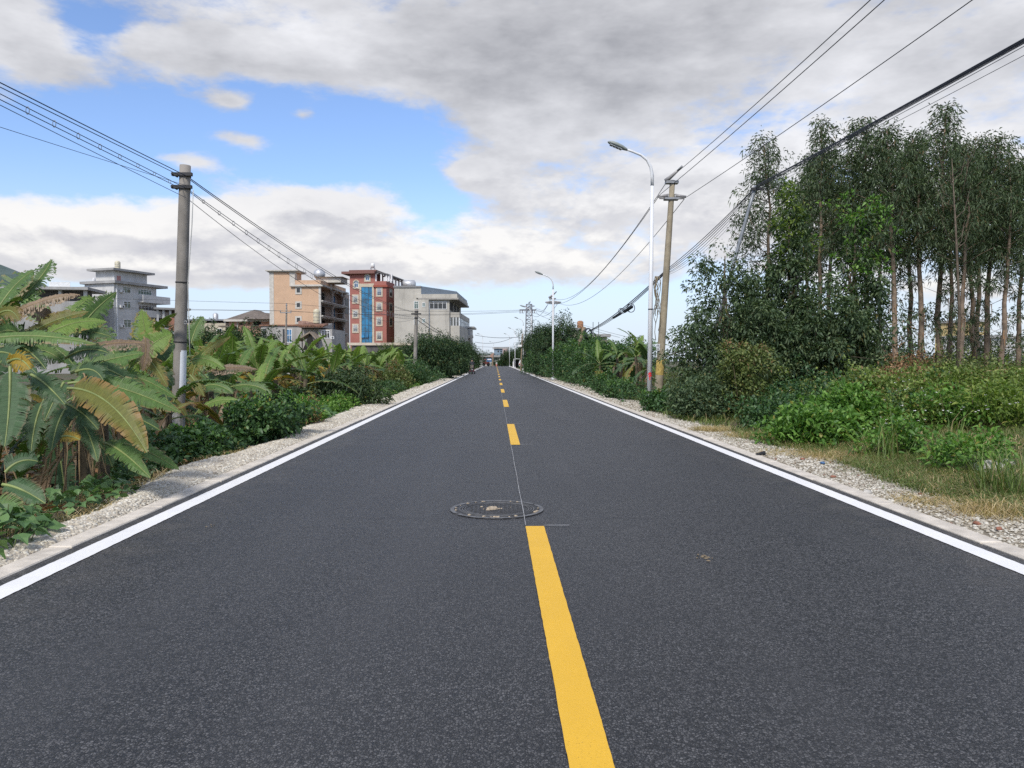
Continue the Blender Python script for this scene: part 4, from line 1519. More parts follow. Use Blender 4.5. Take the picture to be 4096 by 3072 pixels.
# ---------------------------------------------------------------- poles, lamps, cables
POLE_C = plain('spun_concrete_pole', (0.235, 0.215, 0.19), .9, .18, 3.0, bmp=.5, bscale=60, stain=.3)
POLE_W = plain('weathered_concrete_pole', (0.30, 0.255, 0.18), .9, .2, 3.0, bmp=.5, bscale=60, stain=.45)
BAND = plain('dark_steel_band', (0.03, 0.03, 0.032), .6, .2)
GALV = plain('galvanised_bracket', (0.28, 0.285, 0.29), .5, .2, 8, metal=.5)
PORC = plain('grey_insulator', (0.30, 0.29, 0.285), .35, .1)
CABLE = plain('black_cable', (0.03, 0.034, 0.045), .6, .2)
CABLE_B = plain('blue_black_cable', (0.03, 0.06, 0.13), .5, .2)
WIRE = plain('aluminium_wire', (0.055, 0.057, 0.062), .55, .2)
PAPER = plain('white_paper', (0.78, 0.80, 0.82), .7, .04, 6)


def pole(name, label, base, top, r0, r1, mat, cat='utility pole', n=16):
    e = thing(name, label, cat, base)
    v = Vector(top) - Vector(base)
    mb = MB()
    pts = [v * (k / 10) for k in range(-1, 11)]
    rad = [r0 + (r1 - r0) * max(0, k / 10) for k in range(-1, 11)]
    mb.tube(pts, rad, n)
    mb.build('shaft', mat, e)
    return e, v


def band(e, v, t, r, h=.07, mat=None, name='band'):
    mb = MB()
    c = v * t
    d = v.normalized()
    mb.tube([c - d * h / 2, c + d * h / 2], r, 14)
    return mb.build(name, mat or BAND, e)


YL = 14.6
base = at(710, 1795, YL); base.z = gzf(base.x, base.y)
top = at(741, 662, YL)
base = Vector((at(708, 1795, YL).x, YL, base.z))
lp, lv = pole('concrete_utility_pole', 'near concrete utility pole among the bananas with white paper patch', base, top, .122, .098, POLE_C)
Hl = lv.length
tz = lambda py: (at(720, py, YL).z - base.z) / lv.z
for py, h in ((702, .06), (752, .06), (1130, .02), (1368, .02)):
    t_ = tz(py)
    band(lp, lv, t_, .122 + (.098 - .122) * t_ + .012, h)
for py in (702, 752):
    c = lv * tz(py)
    mb = MB(); mb.box(c.x - .20, c.x + .17, c.y - .13, c.y - .06, c.z - .03, c.z + .03); mb.tube([(c.x - .18, c.y - .16, c.z), (c.x - .18, c.y + .1, c.z)], .018, 6); mb.build('bracket', BAND, lp)
# white paper wrapped round the shaft, grey wash and tape patch below
for (pa, pb, a0, a1, mt, nm) in ((1402, 1556, -66, 24, PAPER, 'paper_notice'), (1612, 1716, -180, 180, plain('grey_paste_patch', (0.36, 0.355, 0.34), .8, .35, 14), 'pasted_wrap')):
    t0, t1 = tz(pb), tz(pa)
    mb = MB()
    n = 14
    for k in range(n):
        q = []
        for (an, t_) in ((a0 + (a1 - a0) * k / n, t0), (a0 + (a1 - a0) * (k + 1) / n, t0), (a0 + (a1 - a0) * (k + 1) / n, t1), (a0 + (a1 - a0) * k / n, t1)):
            r_ = .122 + (.098 - .122) * t_ + .004
            c = lv * t_
            tt = 0.0
            q.append((c.x + math.cos(R(an)) * r_, c.y + math.sin(R(an)) * r_, c.z + (-.03 if (nm == 'paper_notice' and k == 0 and t_ == t1) else 0)))
        mb.poly(q, smooth=True)
    mb.build(nm, mt, lp)
mb = MB()
pts = [(at(773, 760, YL - .1) - base), (at(768, 900, YL - .13) - base), (at(752, 1130, YL - .14) - base), (at(757, 1330, YL - .14) - base), (at(760, 1420, YL - .14) - base)]
mb.tube(pts, .009, 5); mb.build('earth_wire', plain('pale_wire', (0.45, 0.45, 0.42), .6), lp)
mb = MB(); c = at(742, 1290, YL - .12) - base; mb.torus(c, .028, .008, 'y', 12, 5); mb.build('eye_bolt', GALV, lp)

YL2 = 47.0
b2 = at(1657, 1480, YL2); b2 = Vector((b2.x, YL2, gzf(b2.x, YL2)))
t2 = at(1666, 1236, YL2)
lp2, lv2 = pole('concrete_utility_pole', 'smaller concrete utility pole before the white house, left of dark trees', b2, t2, .125, .10, POLE_C)
for py in (1247, 1272):
    t_ = (at(1665, py, YL2).z - b2.z) / lv2.z
    band(lp2, lv2, t_, .125, .08)
mb = MB(); c = lv2 * .94; mb.box(c.x - .3, c.x + .3, c.y - .12, c.y - .05, c.z - .04, c.z + .04); mb.build('bracket', BAND, lp2)


def sag(a, b, s, n=28):
    a, b = Vector(a), Vector(b)
    return [a + (b - a) * (k / n) + Vector((0, 0, -4 * s * (k / n) * (1 - k / n))) for k in range(n + 1)]


def cable(name, label, pts, r, mat, group=None, hooks=0.0, n=5, cat='cable'):
    o0 = Vector(pts[0])
    mb = MB(); mb.tube([Vector(p) - o0 for p in pts], r, n)
    if not hooks:
        o = mb.build(name, mat); o.location = o0
        return tag(o, label, cat, group)
    e = thing(name, label, cat, o0, 0, group)
    mb.build('strand', mat, e)
    return e


LB = 'telecom cables on the left poles'
# left pole to the previous pole behind the camera, and on to the next one
prev = Vector((base.x - .95, -19.0, 0))
for k, (py_edge, zt, nm) in enumerate(((330, 702, 'topmost blue-black cable at left, leaving the near pole'), (348, 706, 'second blue-black cable at left just under the topmost'),
                                       (375, 752, 'third left cable, one that carries ring hangers'), (398, 756, 'fourth left cable slung beneath the ring hangers'), (420, 790, 'fifth left cable hanging slack to the near pole'), (508, 700, 'lowest thin wire at left, slanting alone to the pole'))):
    a = at(742 - (k % 2) * 14, zt, YL - .12)
    if k == 5:
        a = at(745, 742, YL - .12)
    # through the point on the left frame edge
    Xe = -1982.0 / FPX
    fr = (YL - 9.6) / (YL + 19.0)
    e_ = at(0, py_edge, 9.6)
    far = a + (Vector((e_.x, e_.y, e_.z)) - a) * (1.0 / fr)
    s_ = .12 if k < 4 else .2
    mid_s = 4 * s_ * fr * (1 - fr)
    far.z += mid_s / fr
    o = cable('telecom_cable', nm, sag(a, far, s_), (.008, .0065, .006, .006, .005, .004)[k], CABLE_B, LB)
    if k == 2:
        p3 = sag(a, far, s_, 60)
    if k == 3:
        p4 = sag(a, far, s_, 60)
HK = []
e = thing('cable_hangers', 'row of small ring hangers on the left cables nearest the camera', 'cable hanger', p3[0])
for k in range(1, 26, 1):
    c = (p3[k] + p4[k]) / 2 - p3[0]
    mb = MB(); mb.torus(c, .022, .0045, 'y', 10, 4, 0, (p3[k].z - p4[k].z) / 2 + .018); mb.build('hanger_ring', GALV, e)
nxt = [(1655, 1247), (1655, 1249), (1656, 1268), (1657, 1275), (1657, 1282)]
offs = [(702, 'upper'), (708, 'second'), (752, 'third'), (757, 'fourth'), (790, 'lowest slack')]
PP = []
for k in range(5):
    a = at(744, offs[k][0], YL + .1); b_ = at(nxt[k][0], nxt[k][1], YL2)
    pts = sag(a, b_, (.42, .46, .55, .68, .80)[k], 40)
    if k == 4:
        pts = sag(a, at(1657, 1276, YL2), .95, 40)
    PP.append(pts)
    cable('telecom_cable', offs[k][1] + ' cable sloping down from near left pole to the far one', pts, (.009, .008, .007, .007, .006)[k], CABLE, LB)
e = thing('cable_hangers', 'ring hangers on the cables sloping down past the orange house', 'cable hanger', PP[2][0])
for k in range(1, 40, 1):
    c = (PP[2][k] + PP[3][k]) / 2 - PP[2][0]
    mb = MB(); mb.torus(c, .028, .005, 'y', 8, 4, 0, (PP[2][k].z - PP[3][k].z) / 2 + .02); mb.build('hanger_ring', GALV, e)
for k in range(2):
    a = at(1667, 1262 + 16 * k, YL2); b_ = at(1820, 1360 + 6 * k, 66)
    cable('telecom_cable', ('upper', 'lower')[k] + ' cable dropping from the far left pole into the dark trees', sag(a, b_, .12), .018, CABLE, LB)

# T-pole standing in front of the orange house and the wires it carries
YT = 104
bt = at(1141, 1500, YT); bt.z = -1
tp, tv = pole('crossarm_pole', 'thin concrete pole with short crossarm before the orange house', bt, at(1146, 1236, YT), .16, .11, POLE_C)
c = at(1144, 1251, YT) - bt
mb = MB(); mb.box(c.x - .75, c.x + .75, c.y - .2, c.y - .1, c.z - .06, c.z + .06); mb.build('crossarm', GALV, tp)
for dx in (-.7, .7):
    mb = MB(); mb.lathe([(.05, 0), (.08, .08), (.05, .14), (.08, .2), (.03, .3)], 8, (c.x + dx, c.y - .15, c.z + .06)); mb.build('insulator', PORC, tp)
cc = tv * 1.0
mb = MB(); mb.lathe([(.06, 0), (.12, .12), (.06, .3), (.14, .45), (.05, .8)], 8, (cc.x, cc.y, cc.z)); mb.build('insulator', PORC, tp)
YTW = 116.0
FW = 'power wires crossing the background'
for k, (a, m, z, nm) in enumerate((((300, 1188), (1145, 1214), (2080, 1240), 'upper'), ((300, 1226), (1126, 1243), (2079, 1243), 'middle'), ((300, 1232), (1162, 1244), (2084, 1247), 'lower'))):
    pa, pm, pz = at(a[0], a[1], 100), at(m[0], m[1], YT - .1), at(z[0], z[1], YTW)
    cable('power_wire', nm + ' thin wire left of the crossarm pole, passing the grey house', sag(pa, pm, .05), .018, WIRE, FW)
    cable('power_wire', nm + ' thin wire from crossarm pole to the lattice mast', sag(pm, pz, .55), .018, WIRE, FW)

# right-hand concrete pole with porcelain arms
YR_ = 28.0
br = at(2636, 1600, YR_); br.z = gzf(br.x, YR_)
tr0 = at(2690, 722, YR_)
brx = at(2632, 1640, YR_)
br = Vector((brx.x, YR_, br.z))
rp, rv = pole('concrete_utility_pole', 'leaning concrete power pole with insulator arms behind the near street lamp', br, tr0, .155, .095, POLE_W)


def arms(e, org, pts_px, Y, r):
    for (pc, items) in pts_px:
        pass


def local(px, py, Y, org):
    return at(px, py, Y) - org


def power_head(e, org, Y, s, cx, cy, cx2, cy2):
    """top bracket and two sloping rod insulators on a cross clamp; s = metres per photo pixel"""
    c = at(cx, cy, Y) - org
    mb = MB(); mb.box(c.x - 30 * s, c.x + 20 * s, c.y - .13, c.y + .13, c.z - 5 * s, c.z + 5 * s); mb.build('top_clamp', GALV, e)
    mb = MB(); mb.tube([(c.x - 30 * s, c.y, c.z + 6 * s), (c.x - 16 * s, c.y - .1, c.z + 16 * s), (c.x + 8 * s, c.y - .4, c.z + 36 * s)], [9 * s, 8 * s, 5 * s], 10); mb.build('rod_insulator', PORC, e)
    mb = MB(); mb.tube([(c.x + 8 * s, c.y - .4, c.z + 36 * s), (c.x + 20 * s, c.y - .6, c.z + 48 * s)], 4 * s, 8); mb.build('wire_clamp', GALV, e)
    c = at(cx2, cy2, Y) - org
    mb = MB(); mb.box(c.x - 30 * s, c.x + 27 * s, c.y - .15, c.y - .06, c.z - 8 * s, c.z); mb.box(c.x - 30 * s, c.x + 27 * s, c.y + .06, c.y + .15, c.z - 8 * s, c.z); mb.build('cross_clamp', GALV, e)
    for sg in (-1, 1):
        mb = MB(); mb.tube([(c.x + sg * 16 * s, c.y, c.z + 10 * s), (c.x + sg * 58 * s, c.y, c.z + 5 * s)], [7 * s, 4.5 * s], 10)
        mb.tube([(c.x + sg * 16 * s, c.y, c.z - 2 * s), (c.x + sg * 50 * s, c.y, c.z - 1 * s)], [4 * s, 3.5 * s], 8)
        mb.build('rod_insulator', PORC, e)
        mb = MB(); mb.tube([(c.x + sg * 14 * s, c.y, c.z - 6 * s), (c.x + sg * 14 * s, c.y, c.z + 16 * s)], 5 * s, 8); mb.build('insulator_foot', GALV, e)


power_head(rp, br, YR_, YR_ / FPX, 2692, 730, 2687, 792)
band(rp, rv, .985, .105, .06)
PASTE = plain('ochre_paint_patch', (0.42, 0.30, 0.09), .9, .3, 12)
for (pa, pb, mt, nm) in ((1440, 1500, PASTE, 'faded_wrap'),):
    t0, t1 = ((at(2640, q, YR_).z - br.z) / rv.z for q in (pb, pa))
    mb = MB(); mb.tube([rv * t0, rv * t1], [.158 - .06 * t0, .158 - .06 * t1], 16, cap=False); mb.build(nm, mt, rp)
for (pa, pb) in ((1376, 1388), (1390, 1402)):
    c0 = (at(2636, pb, YR_ - .16) - br); c1 = (at(2643, pa, YR_ - .16) - br)
    mb = MB(); mb.box(c0.x - .09, c0.x + .03, c0.y - .004, c0.y + .004, c0.z, c1.z)
    o = mb.build('pasted_notice', PAPER, rp)
    mb = MB()
    for q in range(3):
        zq = c0.z + (c1.z - c0.z) * (.25 + .25 * q)
        mb.box(c0.x - .075, c0.x + .015, c0.y - .008, c0.y - .005, zq - .008, zq + .006)
    mb.build('notice_lines', FR_DARK, o)

YR2 = 79.0
b3 = at(2210, 1500, YR2); b3 = Vector((b3.x, YR2, gzf(b3.x, YR2)))
rp2, rv2 = pole('concrete_utility_pole', 'distant concrete power pole with crossarm beside the second street lamp', b3, at(2213, 1192, YR2), .16, .11, POLE_C)
power_head(rp2, b3, YR2, .55 * YR2 / FPX, 2213, 1195, 2213, 1212)

# conductors: towards the camera, between the poles, on to the mast
PW = 'power lines on the right'
for k, (nm, e0, src) in enumerate((('topmost', (3481, 0), (2712, 686)), ('second', (3537, 0), (2632, 785)), ('outer', (3889, 0), (2748, 787)))):
    a = at(src[0], src[1], YR_ - .4)
    Ye = 13.2
    q = at(e0[0], e0[1], Ye)
    fr = (YR_ - Ye) / (YR_ + 22.0)
    far = a + (q - a) * (1 / fr)
    far.z += 4 * .55 * (1 - fr)
    cable('power_line', nm + ' power line from the leaning pole up out of the frame', sag(a, far, .55), .010, WIRE, PW)
for k, (nm, s0, s1, sg) in enumerate((('left', (2632, 790), (2198, 1211), 1.35), ('middle', (2660, 738), (2205, 1190), 1.6), ('right', (2738, 795), (2234, 1212), 1.5))):
    cable('power_line', nm + ' sagging power line between the leaning pole and the distant pole', sag(at(s0[0], s0[1], YR_ + .2), at(s1[0], s1[1], YR2), sg, 40), .013, WIRE, PW)
for k, (nm, s0, s1) in enumerate((('left', (2195, 1211), (2125, 1254)), ('middle', (2205, 1190), (2142, 1235)), ('right', (2232, 1212), (2146, 1250)))):
    cable('power_line', nm + ' drooping power line between distant pole and lattice mast', sag(at(s0[0], s0[1], YR2), at(s1[0], s1[1], YTW), .9, 24), .02, WIRE, PW)
for k in range(3):
    cable('power_line', ('upper', 'middle', 'lower')[k] + ' wire running right from the lattice mast over the bushes', sag(at(2143, 1232 + 5 * k + 12 * (k == 2), YTW), at(2520 - 40 * k, 1350, 92), .3, 20), .018, WIRE, PW)

# lattice mast
bm = at(2116, 1462, YTW); bm = Vector((bm.x, YTW, gzf(bm.x, YTW)))
mast = thing('lattice_mast', 'grey steel lattice mast with cross arms at the far right roadside', 'mast', bm)
zt = at(2116, 1217, YTW).z - bm.z
w0, w1 = .62, .40
LAT = plain('grey_lattice_steel', (0.16, 0.165, 0.18), .6, .15, 2)
cor = lambda z, sx, sy: Vector((sx * (w0 + (w1 - w0) * z / zt), sy * (w0 + (w1 - w0) * z / zt), z))
for sx in (-1, 1):
    for sy in (-1, 1):
        mb = MB(); mb.tube([cor(-.3, sx, sy), cor(zt, sx, sy)], .07, 4); mb.build('leg', LAT, mast)
nb = 17
for (f0, f1) in (((-1, -1), (1, -1)), ((1, -1), (1, 1)), ((1, 1), (-1, 1)), ((-1, 1), (-1, -1))):
    mb = MB()
    for k in range(nb):
        z0, z1 = zt * k / nb, zt * (k + 1) / nb
        a, c = (f0, f1) if k % 2 == 0 else (f1, f0)
        mb.tube([cor(z0, *a), cor(z1, *c)], .034, 4)
        mb.tube([cor(z1, *f0), cor(z1, *f1)], .03, 4)
    mb.build('bracing', LAT, mast)
s = YTW / FPX
za = at(2116, 1240, YTW).z - bm.z
mb = MB(); mb.box(-38 * s, 28 * s, -.1, .1, za - .1, za + .1); mb.build('crossarm', LAT, mast)
mb = MB(); mb.tube([(0, -.4, za + .3), (-32 * s, -.4, za + 17 * s)], .09, 6); mb.build('side_arm', LAT, mast)
mb = MB(); mb.tube([(0, 0, zt), (0, 0, zt + .25), (6 * s, 0, zt + 10 * s)], .09, 6); mb.box(0, 22 * s, -.06, .06, zt - .35, zt - .2); mb.build('top_bracket', LAT, mast)
for dx in (-36, -26, 14, 22):
    mb = MB(); mb.tube([(dx * s, 0, za - .1), (dx * s, 0, za - .5)], [.07, .05], 8); mb.tube([(dx * s, 0, za - .4), (dx * s + 4 * s, 0, za - 14 * s), (dx * s + 9 * s, 0, za - 3 * s)], .022, 4); mb.build('insulator', PORC, mast)

# telecom bundle on the right with leaning steel pole, splice loops and coil
YS = 20.8
sb = Vector((at(2790, 1500, YS).x, YS + .4, 0)); sb.z = gzf(sb.x, sb.y)
stp = at(3022, 742, YS)
spl, spv = pole('leaning_steel_pole', 'thin grey steel pole leaning right, holding the cable bundle', sb, stp, .055, .045, plain('dull_steel_pole', (0.22, 0.235, 0.25), .5, .2, 3, metal=.4), n=12)
mb = MB(); c = spv * .985; mb.box(c.x - .12, c.x + .2, c.y - .09, c.y - .05, c.z - .05, c.z + .02); mb.build('bracket', BAND, spl)
TB = 'telecom bundle on the right'
e_ = at(4096, 155, 10.2)
stub = at(2352, 1325, 51.0)
for k in range(6):
    da = Vector((random.uniform(-.02, .02), -.1, -.035 * k if k < 3 else -.10 - .055 * (k - 3)))
    a = stp + da
    fr = (YS - 10.2) / (YS + 14.0)
    dz = (-.02 * k) if k < 4 else -.10 - .12 * (k - 4)
    far = a + (e_ + Vector((0, 0, dz)) - a) * (1 / fr)
    far.z += 4 * .22 * (1 - fr)
    nm = ('top', 'second', 'third', 'fourth', 'fifth', 'lowest thin')[k]
    cable('telecom_cable', nm + ' strand of the right cable bundle above the tree tops', sag(a, far, .22), (.012, .011, .010, .008, .005, .0045)[k], CABLE, TB)
    mid = at(2665 + random.uniform(-4, 4), 1078 + 5 * k, 28.2)
    cable('telecom_cable', nm + ' strand of the bundle between steel pole and concrete pole', sag(a, mid, .10 + .05 * k, 20), (.012, .011, .010, .008, .005, .0045)[k], CABLE, TB)
    if k < 3:
        en = stub + Vector((0, 0, -.02 * k))
        cable('telecom_cable', nm + ' strand of the sagging bundle between concrete pole and coil', sag(mid, en, .22 + .05 * k, 24), (.022, .020, .015)[k], CABLE, TB)
def bun(px):
    best = None
    return at(px, np.interp(px, [2352, 2430, 2520, 2610, 2665], [1325, 1285, 1232, 1150, 1082]), np.interp(px, [2352, 2665], [51, 28.2]))
for i, (px, ex, r, lab) in enumerate(((2512, 2523, .125, 'black splice case with larger cable loop on the right bundle'), (2468, 2489, .085, 'black splice case with smaller cable loops on the right bundle'))):
    c = bun(px)
    e = thing('cable_splice', lab, 'cable splice', c)
    mb = MB(); dv = (bun(px + 14) - bun(px - 14)) * .5
    mb.tube([-dv * 1.3, -dv, dv, dv * 1.3], [.02, .09 - .02 * i, .09 - .02 * i, .02], 10); mb.build('splice_case', CABLE, e)
    for j in range(2 - 0):
        mb = MB(); ctr = at(ex + 2 * j - 8 * j * i, 1232 + (12 if i else 0), c.y) - c; mb.torus(ctr, (r * 1.6) * (1 - .1 * j), .016, 'y', 22, 5, 0, r * 1.75); mb.build('loop', CABLE, e)
c = at(2352, 1334, 50.5)
coil = thing('cable_coil', 'big black coil of cable hung on a leaning stub pole', 'cable coil', c)
for j in range(7):
    mb = MB(); mb.torus((random.uniform(-.03, .03), -.12 + .04 * j, random.uniform(-.03, .03)), .21 + .012 * j, .035, 'y', 24, 6, 0, .29 + .012 * j); mb.build('coil_turn', CABLE, coil)
mb = MB(); mb.torus((.16, -.05, -.03), .22, .012, 'y', 20, 5, 0, .26); mb.build('loose_loop', CABLE, coil)
sb2 = at(2312, 1352, 51); sb2b = at(2285, 1420, 51.5)
e, _v = pole('stub_pole', 'short tan leaning stub pole behind the cable coil', Vector((sb2b.x - .25, 51.6, gzf(sb2b.x, 51.6))), at(2338, 1308, 51), .14, .11, plain('tan_wooden_pole', (0.24, 0.185, 0.125), .9, .25, 6))

# ---------------------------------------------------------------- street lamps
LAMP_W = plain('white_lamp_paint', (0.66, 0.67, 0.68), .45, .05, 2, stain=.08)
LAMP_H = plain('grey_green_lamp_head', (0.24, 0.265, 0.25), .4, .08, 3)
LENS = plain('lamp_lens', (0.36, 0.38, 0.40), .15, .08, 6)
REDP = plain('red_spray_paint', (0.62, 0.03, 0.04), .7, .1, 20)


def make_lamp(label):
    e = thing('street_lamp', label, 'street lamp', group='street lamps along the road')
    mb = MB()
    mb.tube([(0, 0, -.2), (0, 0, 6.45)], [.078, .052], 14); mb.build('pole', LAMP_W, e)
    pts = [(0, 0, 6.45), (0, 0, 6.75), (-.05, 0, 7.0), (-.16, 0, 7.2), (-.34, 0, 7.34), (-.6, 0, 7.44), (-.78, 0, 7.50)]
    mb = MB(); mb.tube(pts, [.052, .048, .045, .041, .037, .033, .031], 12); mb.build('arm', LAMP_W, e)
    mb = MB(); mb.lathe([(.17, 0), (.17, .03), (.10, .05), (.09, .22)], 12); mb.build('base_flange', LAMP_W, e)
    ax = Vector((-.93, 0, .37)).normalized(); up = Vector((.37, 0, .93)).normalized()
    st = Vector((-.74, 0, 7.48))
    prof = [(0, .035, .03, .03), (.06, .06, .05, .04), (.18, .11, .075, .05), (.34, .135, .085, .055), (.48, .125, .07, .05), (.57, .085, .045, .035), (.62, .02, .012, .012)]
    mb = MB()
    n = 14
    i0 = len(mb.v)
    for (d, w, hu, hd) in prof:
        for q in range(n):
            an = 2 * math.pi * q / n
            sv = math.sin(an)
            mb.v.append(tuple(st + ax * d + Vector((0, math.cos(an) * w, 0)) + up * (sv * (hu if sv > 0 else hd))))
    for k in range(len(prof) - 1):
        for q in range(n):
            a = k * n + q; c = k * n + (q + 1) % n
            mb.f.append((a, a + n, c + n, c)); mb.m.append(0); mb.uv.append(None); mb.smooth.append(True)
    mb.f.append(tuple(range(n))); mb.m.append(0); mb.uv.append(None); mb.smooth.append(False)
    h = mb.build('lamp_head', LAMP_H, e)
    for k in range(4):
        d0, d1 = .16 + .095 * k, .16 + .095 * k + .085
        mb = MB()
        mb.hull([st + ax * d0 + Vector((0, -.085, 0)) - up * .062, st + ax * d0 + Vector((0, .085, 0)) - up * .062, st + ax * d1 + Vector((0, .085, 0)) - up * .062, st + ax * d1 + Vector((0, -.085, 0)) - up * .062],
                [st + ax * d0 + Vector((0, -.085, 0)) - up * .045, st + ax * d0 + Vector((0, .085, 0)) - up * .045, st + ax * d1 + Vector((0, .085, 0)) - up * .045, st + ax * d1 + Vector((0, -.085, 0)) - up * .045])
        mb.build('lens', LENS, h)
    return e


L1 = make_lamp('nearest white street lamp with red painted mark on its pole')
YL1 = 22.5
lamps = [(2598, YL1, 'x'), (2212, 55, 'second white street lamp on the right, rising from the bushes'), (2125, 88, 'third right street lamp standing against the lattice mast'),
         (2093, 112, 'fourth right street lamp beside the dark utility pole'), (2060, 147, 'fifth right street lamp, before the roadside shelter'), (2038, 178, 'farthest right street lamp near the road crest'),
         (1931, 178, 'lone street lamp on the left by the road crest'), (1975, 222, 'faint street lamp beyond the crest in mid road')]
for i, (px, Y, lab) in enumerate(lamps):
    o = L1 if i == 0 else copy_tree(L1)
    p = at(px, 1450, Y)
    o.location = (p.x, Y, gzf(p.x, Y) + .0)
    if i:
        o['label'] = lab
    o.rotation_euler = (0, R(.45) if i == 0 else 0, R((0, 4, -3, 2, 0, 0, -6, 0)[i]))
# red brush mark on the first pole (strokes of a small character with a vertical tail)
lo = L1.location
mk = []
s = YL1 / FPX
for (x0, y0, x1, y1, w) in ((2601, 1489, 2593, 1496, 3), (2592, 1497, 2605, 1493, 4), (2593, 1505, 2606, 1502, 4), (2599, 1488, 2598, 1520, 4), (2603, 1497, 2604, 1507, 3)):
    a, c = at(x0, y0, YL1 - .085) - lo, at(x1, y1, YL1 - .085) - lo
    d = (c - a).normalized(); q = Vector((-d.z, 0, d.x)) * w * s * .5
    mk.append((a, c, q))
mb = MB()
for a, c, q in mk:
    rr = .076
    def onp(v):
        x = max(-rr * .96, min(rr * .96, v.x))
        return (x, -math.sqrt(rr * rr - x * x) - .003, v.z)
    st_ = 4
    for k in range(st_):
        p0, p1 = a + (c - a) * (k / st_), a + (c - a) * ((k + 1) / st_)
        mb.poly([onp(p0 - q), onp(p1 - q), onp(p1 + q), onp(p0 + q)])
mb.build('red_mark', REDP, L1)
mb = MB(); zz = at(2600, 1237, YL1).z - lo.z; mb.tube([(0, 0, zz - .015), (0, 0, zz + .015)], .075, 12); mb.tube([(.07, -.02, zz), (.3, -.05, zz + .04)], .006, 4); mb.build('wire_tie', BAND, L1)

# dark pole with fittings close to the fourth lamp
Yd = 100.0
bd = at(2083, 1470, Yd); bd = Vector((bd.x, Yd, gzf(bd.x, Yd)))
dp, dv = pole('tan_utility_pole', 'dark tan utility pole with fuse fittings next to the fourth lamp', bd, at(2089, 1335, Yd), .085, .07, plain('tan_wooden_pole', (0.24, 0.185, 0.125), .9, .25, 6))
c = at(2079, 1383, Yd) - bd
mb = MB(); mb.box(c.x - .25, c.x + .25, c.y - .3, c.y - .1, c.z - .12, c.z + .12); mb.build('fuse_box', WHITE_M, dp)
mb = MB(); mb.tube([c, c + Vector((-.1, -.1, .9)), c + Vector((-.3, -.1, 1.2)), c + Vector((-.2, 0, 1.7))], .03, 5); mb.build('lead_wire', PORC, dp)
cable('telecom_cable', 'low cable crossing the far road from trees to dark tan pole', sag(at(1900, 1340, 120), at(2078, 1348, 100), .25), .03, CABLE, 'cables over the far road')
cable('telecom_cable', 'lower sagging cable crossing the far road', sag(at(1900, 1368, 125), at(2048, 1352, 130), .5), .03, CABLE, 'cables over the far road')
cable('telecom_cable', 'faint cable low over the far road', sag(at(1900, 1385, 150), at(2040, 1388, 150), .1), .025, CABLE, 'cables over the far road')
cable('telecom_cable', 'short cable from dark tan pole down into the right trees', sag(at(2090, 1350, 100), at(2160, 1362, 92), .1), .03, CABLE, 'cables over the far road')

# vines hanging from the bundle by the right concrete pole
VINE = leafmat('dry_vine', (0.10, 0.08, 0.05), (0.16, 0.13, 0.08), (0.22, 0.18, 0.11), trans=.1)
c = at(2628, 1105, 27.8)
e = thing('hanging_vine', 'dry vine strings hanging from the cables beside the leaning pole', 'vine', c)
for k in range(9):
    mb = MB()
    x0 = random.uniform(-.1, .1)
    L_ = random.uniform(.5, 2.4)
    mb.tube([(x0 + .05 * math.sin(q * 1.3 + k), random.uniform(-.04, .04), -L_ * q / 8) for q in range(9)], .012, 4); mb.build('vine_string', VINE, e)

# ---------------------------------------------------------------- things at the far end of the road
SKIN = plain('skin', (0.42, 0.25, 0.17), .6)


def person_mesh(pts, edges, rad, root=0):
    me = bpy.data.meshes.new('body')
    me.from_pydata(pts, edges, [])
    o = bpy.data.objects.new('tmp_body', me)
    COL.objects.link(o)
    md = o.modifiers.new('skin', 'SKIN')
    for i, r in enumerate(rad):
        me.skin_vertices[0].data[i].radius = (r, r)
    me.skin_vertices[0].data[root].use_root = True
    o.modifiers.new('sub', 'SUBSURF').levels = 1
    dg = bpy.context.evaluated_depsgraph_get()
    out_ = bpy.data.meshes.new_from_object(o.evaluated_get(dg))
    bpy.data.objects.remove(o)
    return out_


def cloth_mat(name, top_c, leg_c, zsplit, headz):
    m, t, b = new_mat(name)
    n = t.nodes.new('ShaderNodeTexCoord')
    sx = t.nodes.new('ShaderNodeSeparateXYZ')
    t.links.new(n.outputs['Object'], sx.inputs[0])
    z = S(t, sx.outputs[2])
    c = mixc(t, z._m('GREATER_THAN', zsplit), leg_c, top_c)
    c = mixc(t, z._m('GREATER_THAN', headz), c, (0.40, 0.24, 0.17))
    t.links.new(c.k, b.inputs['Base Color'])
    b.inputs['Roughness'].default_value = .9
    return m


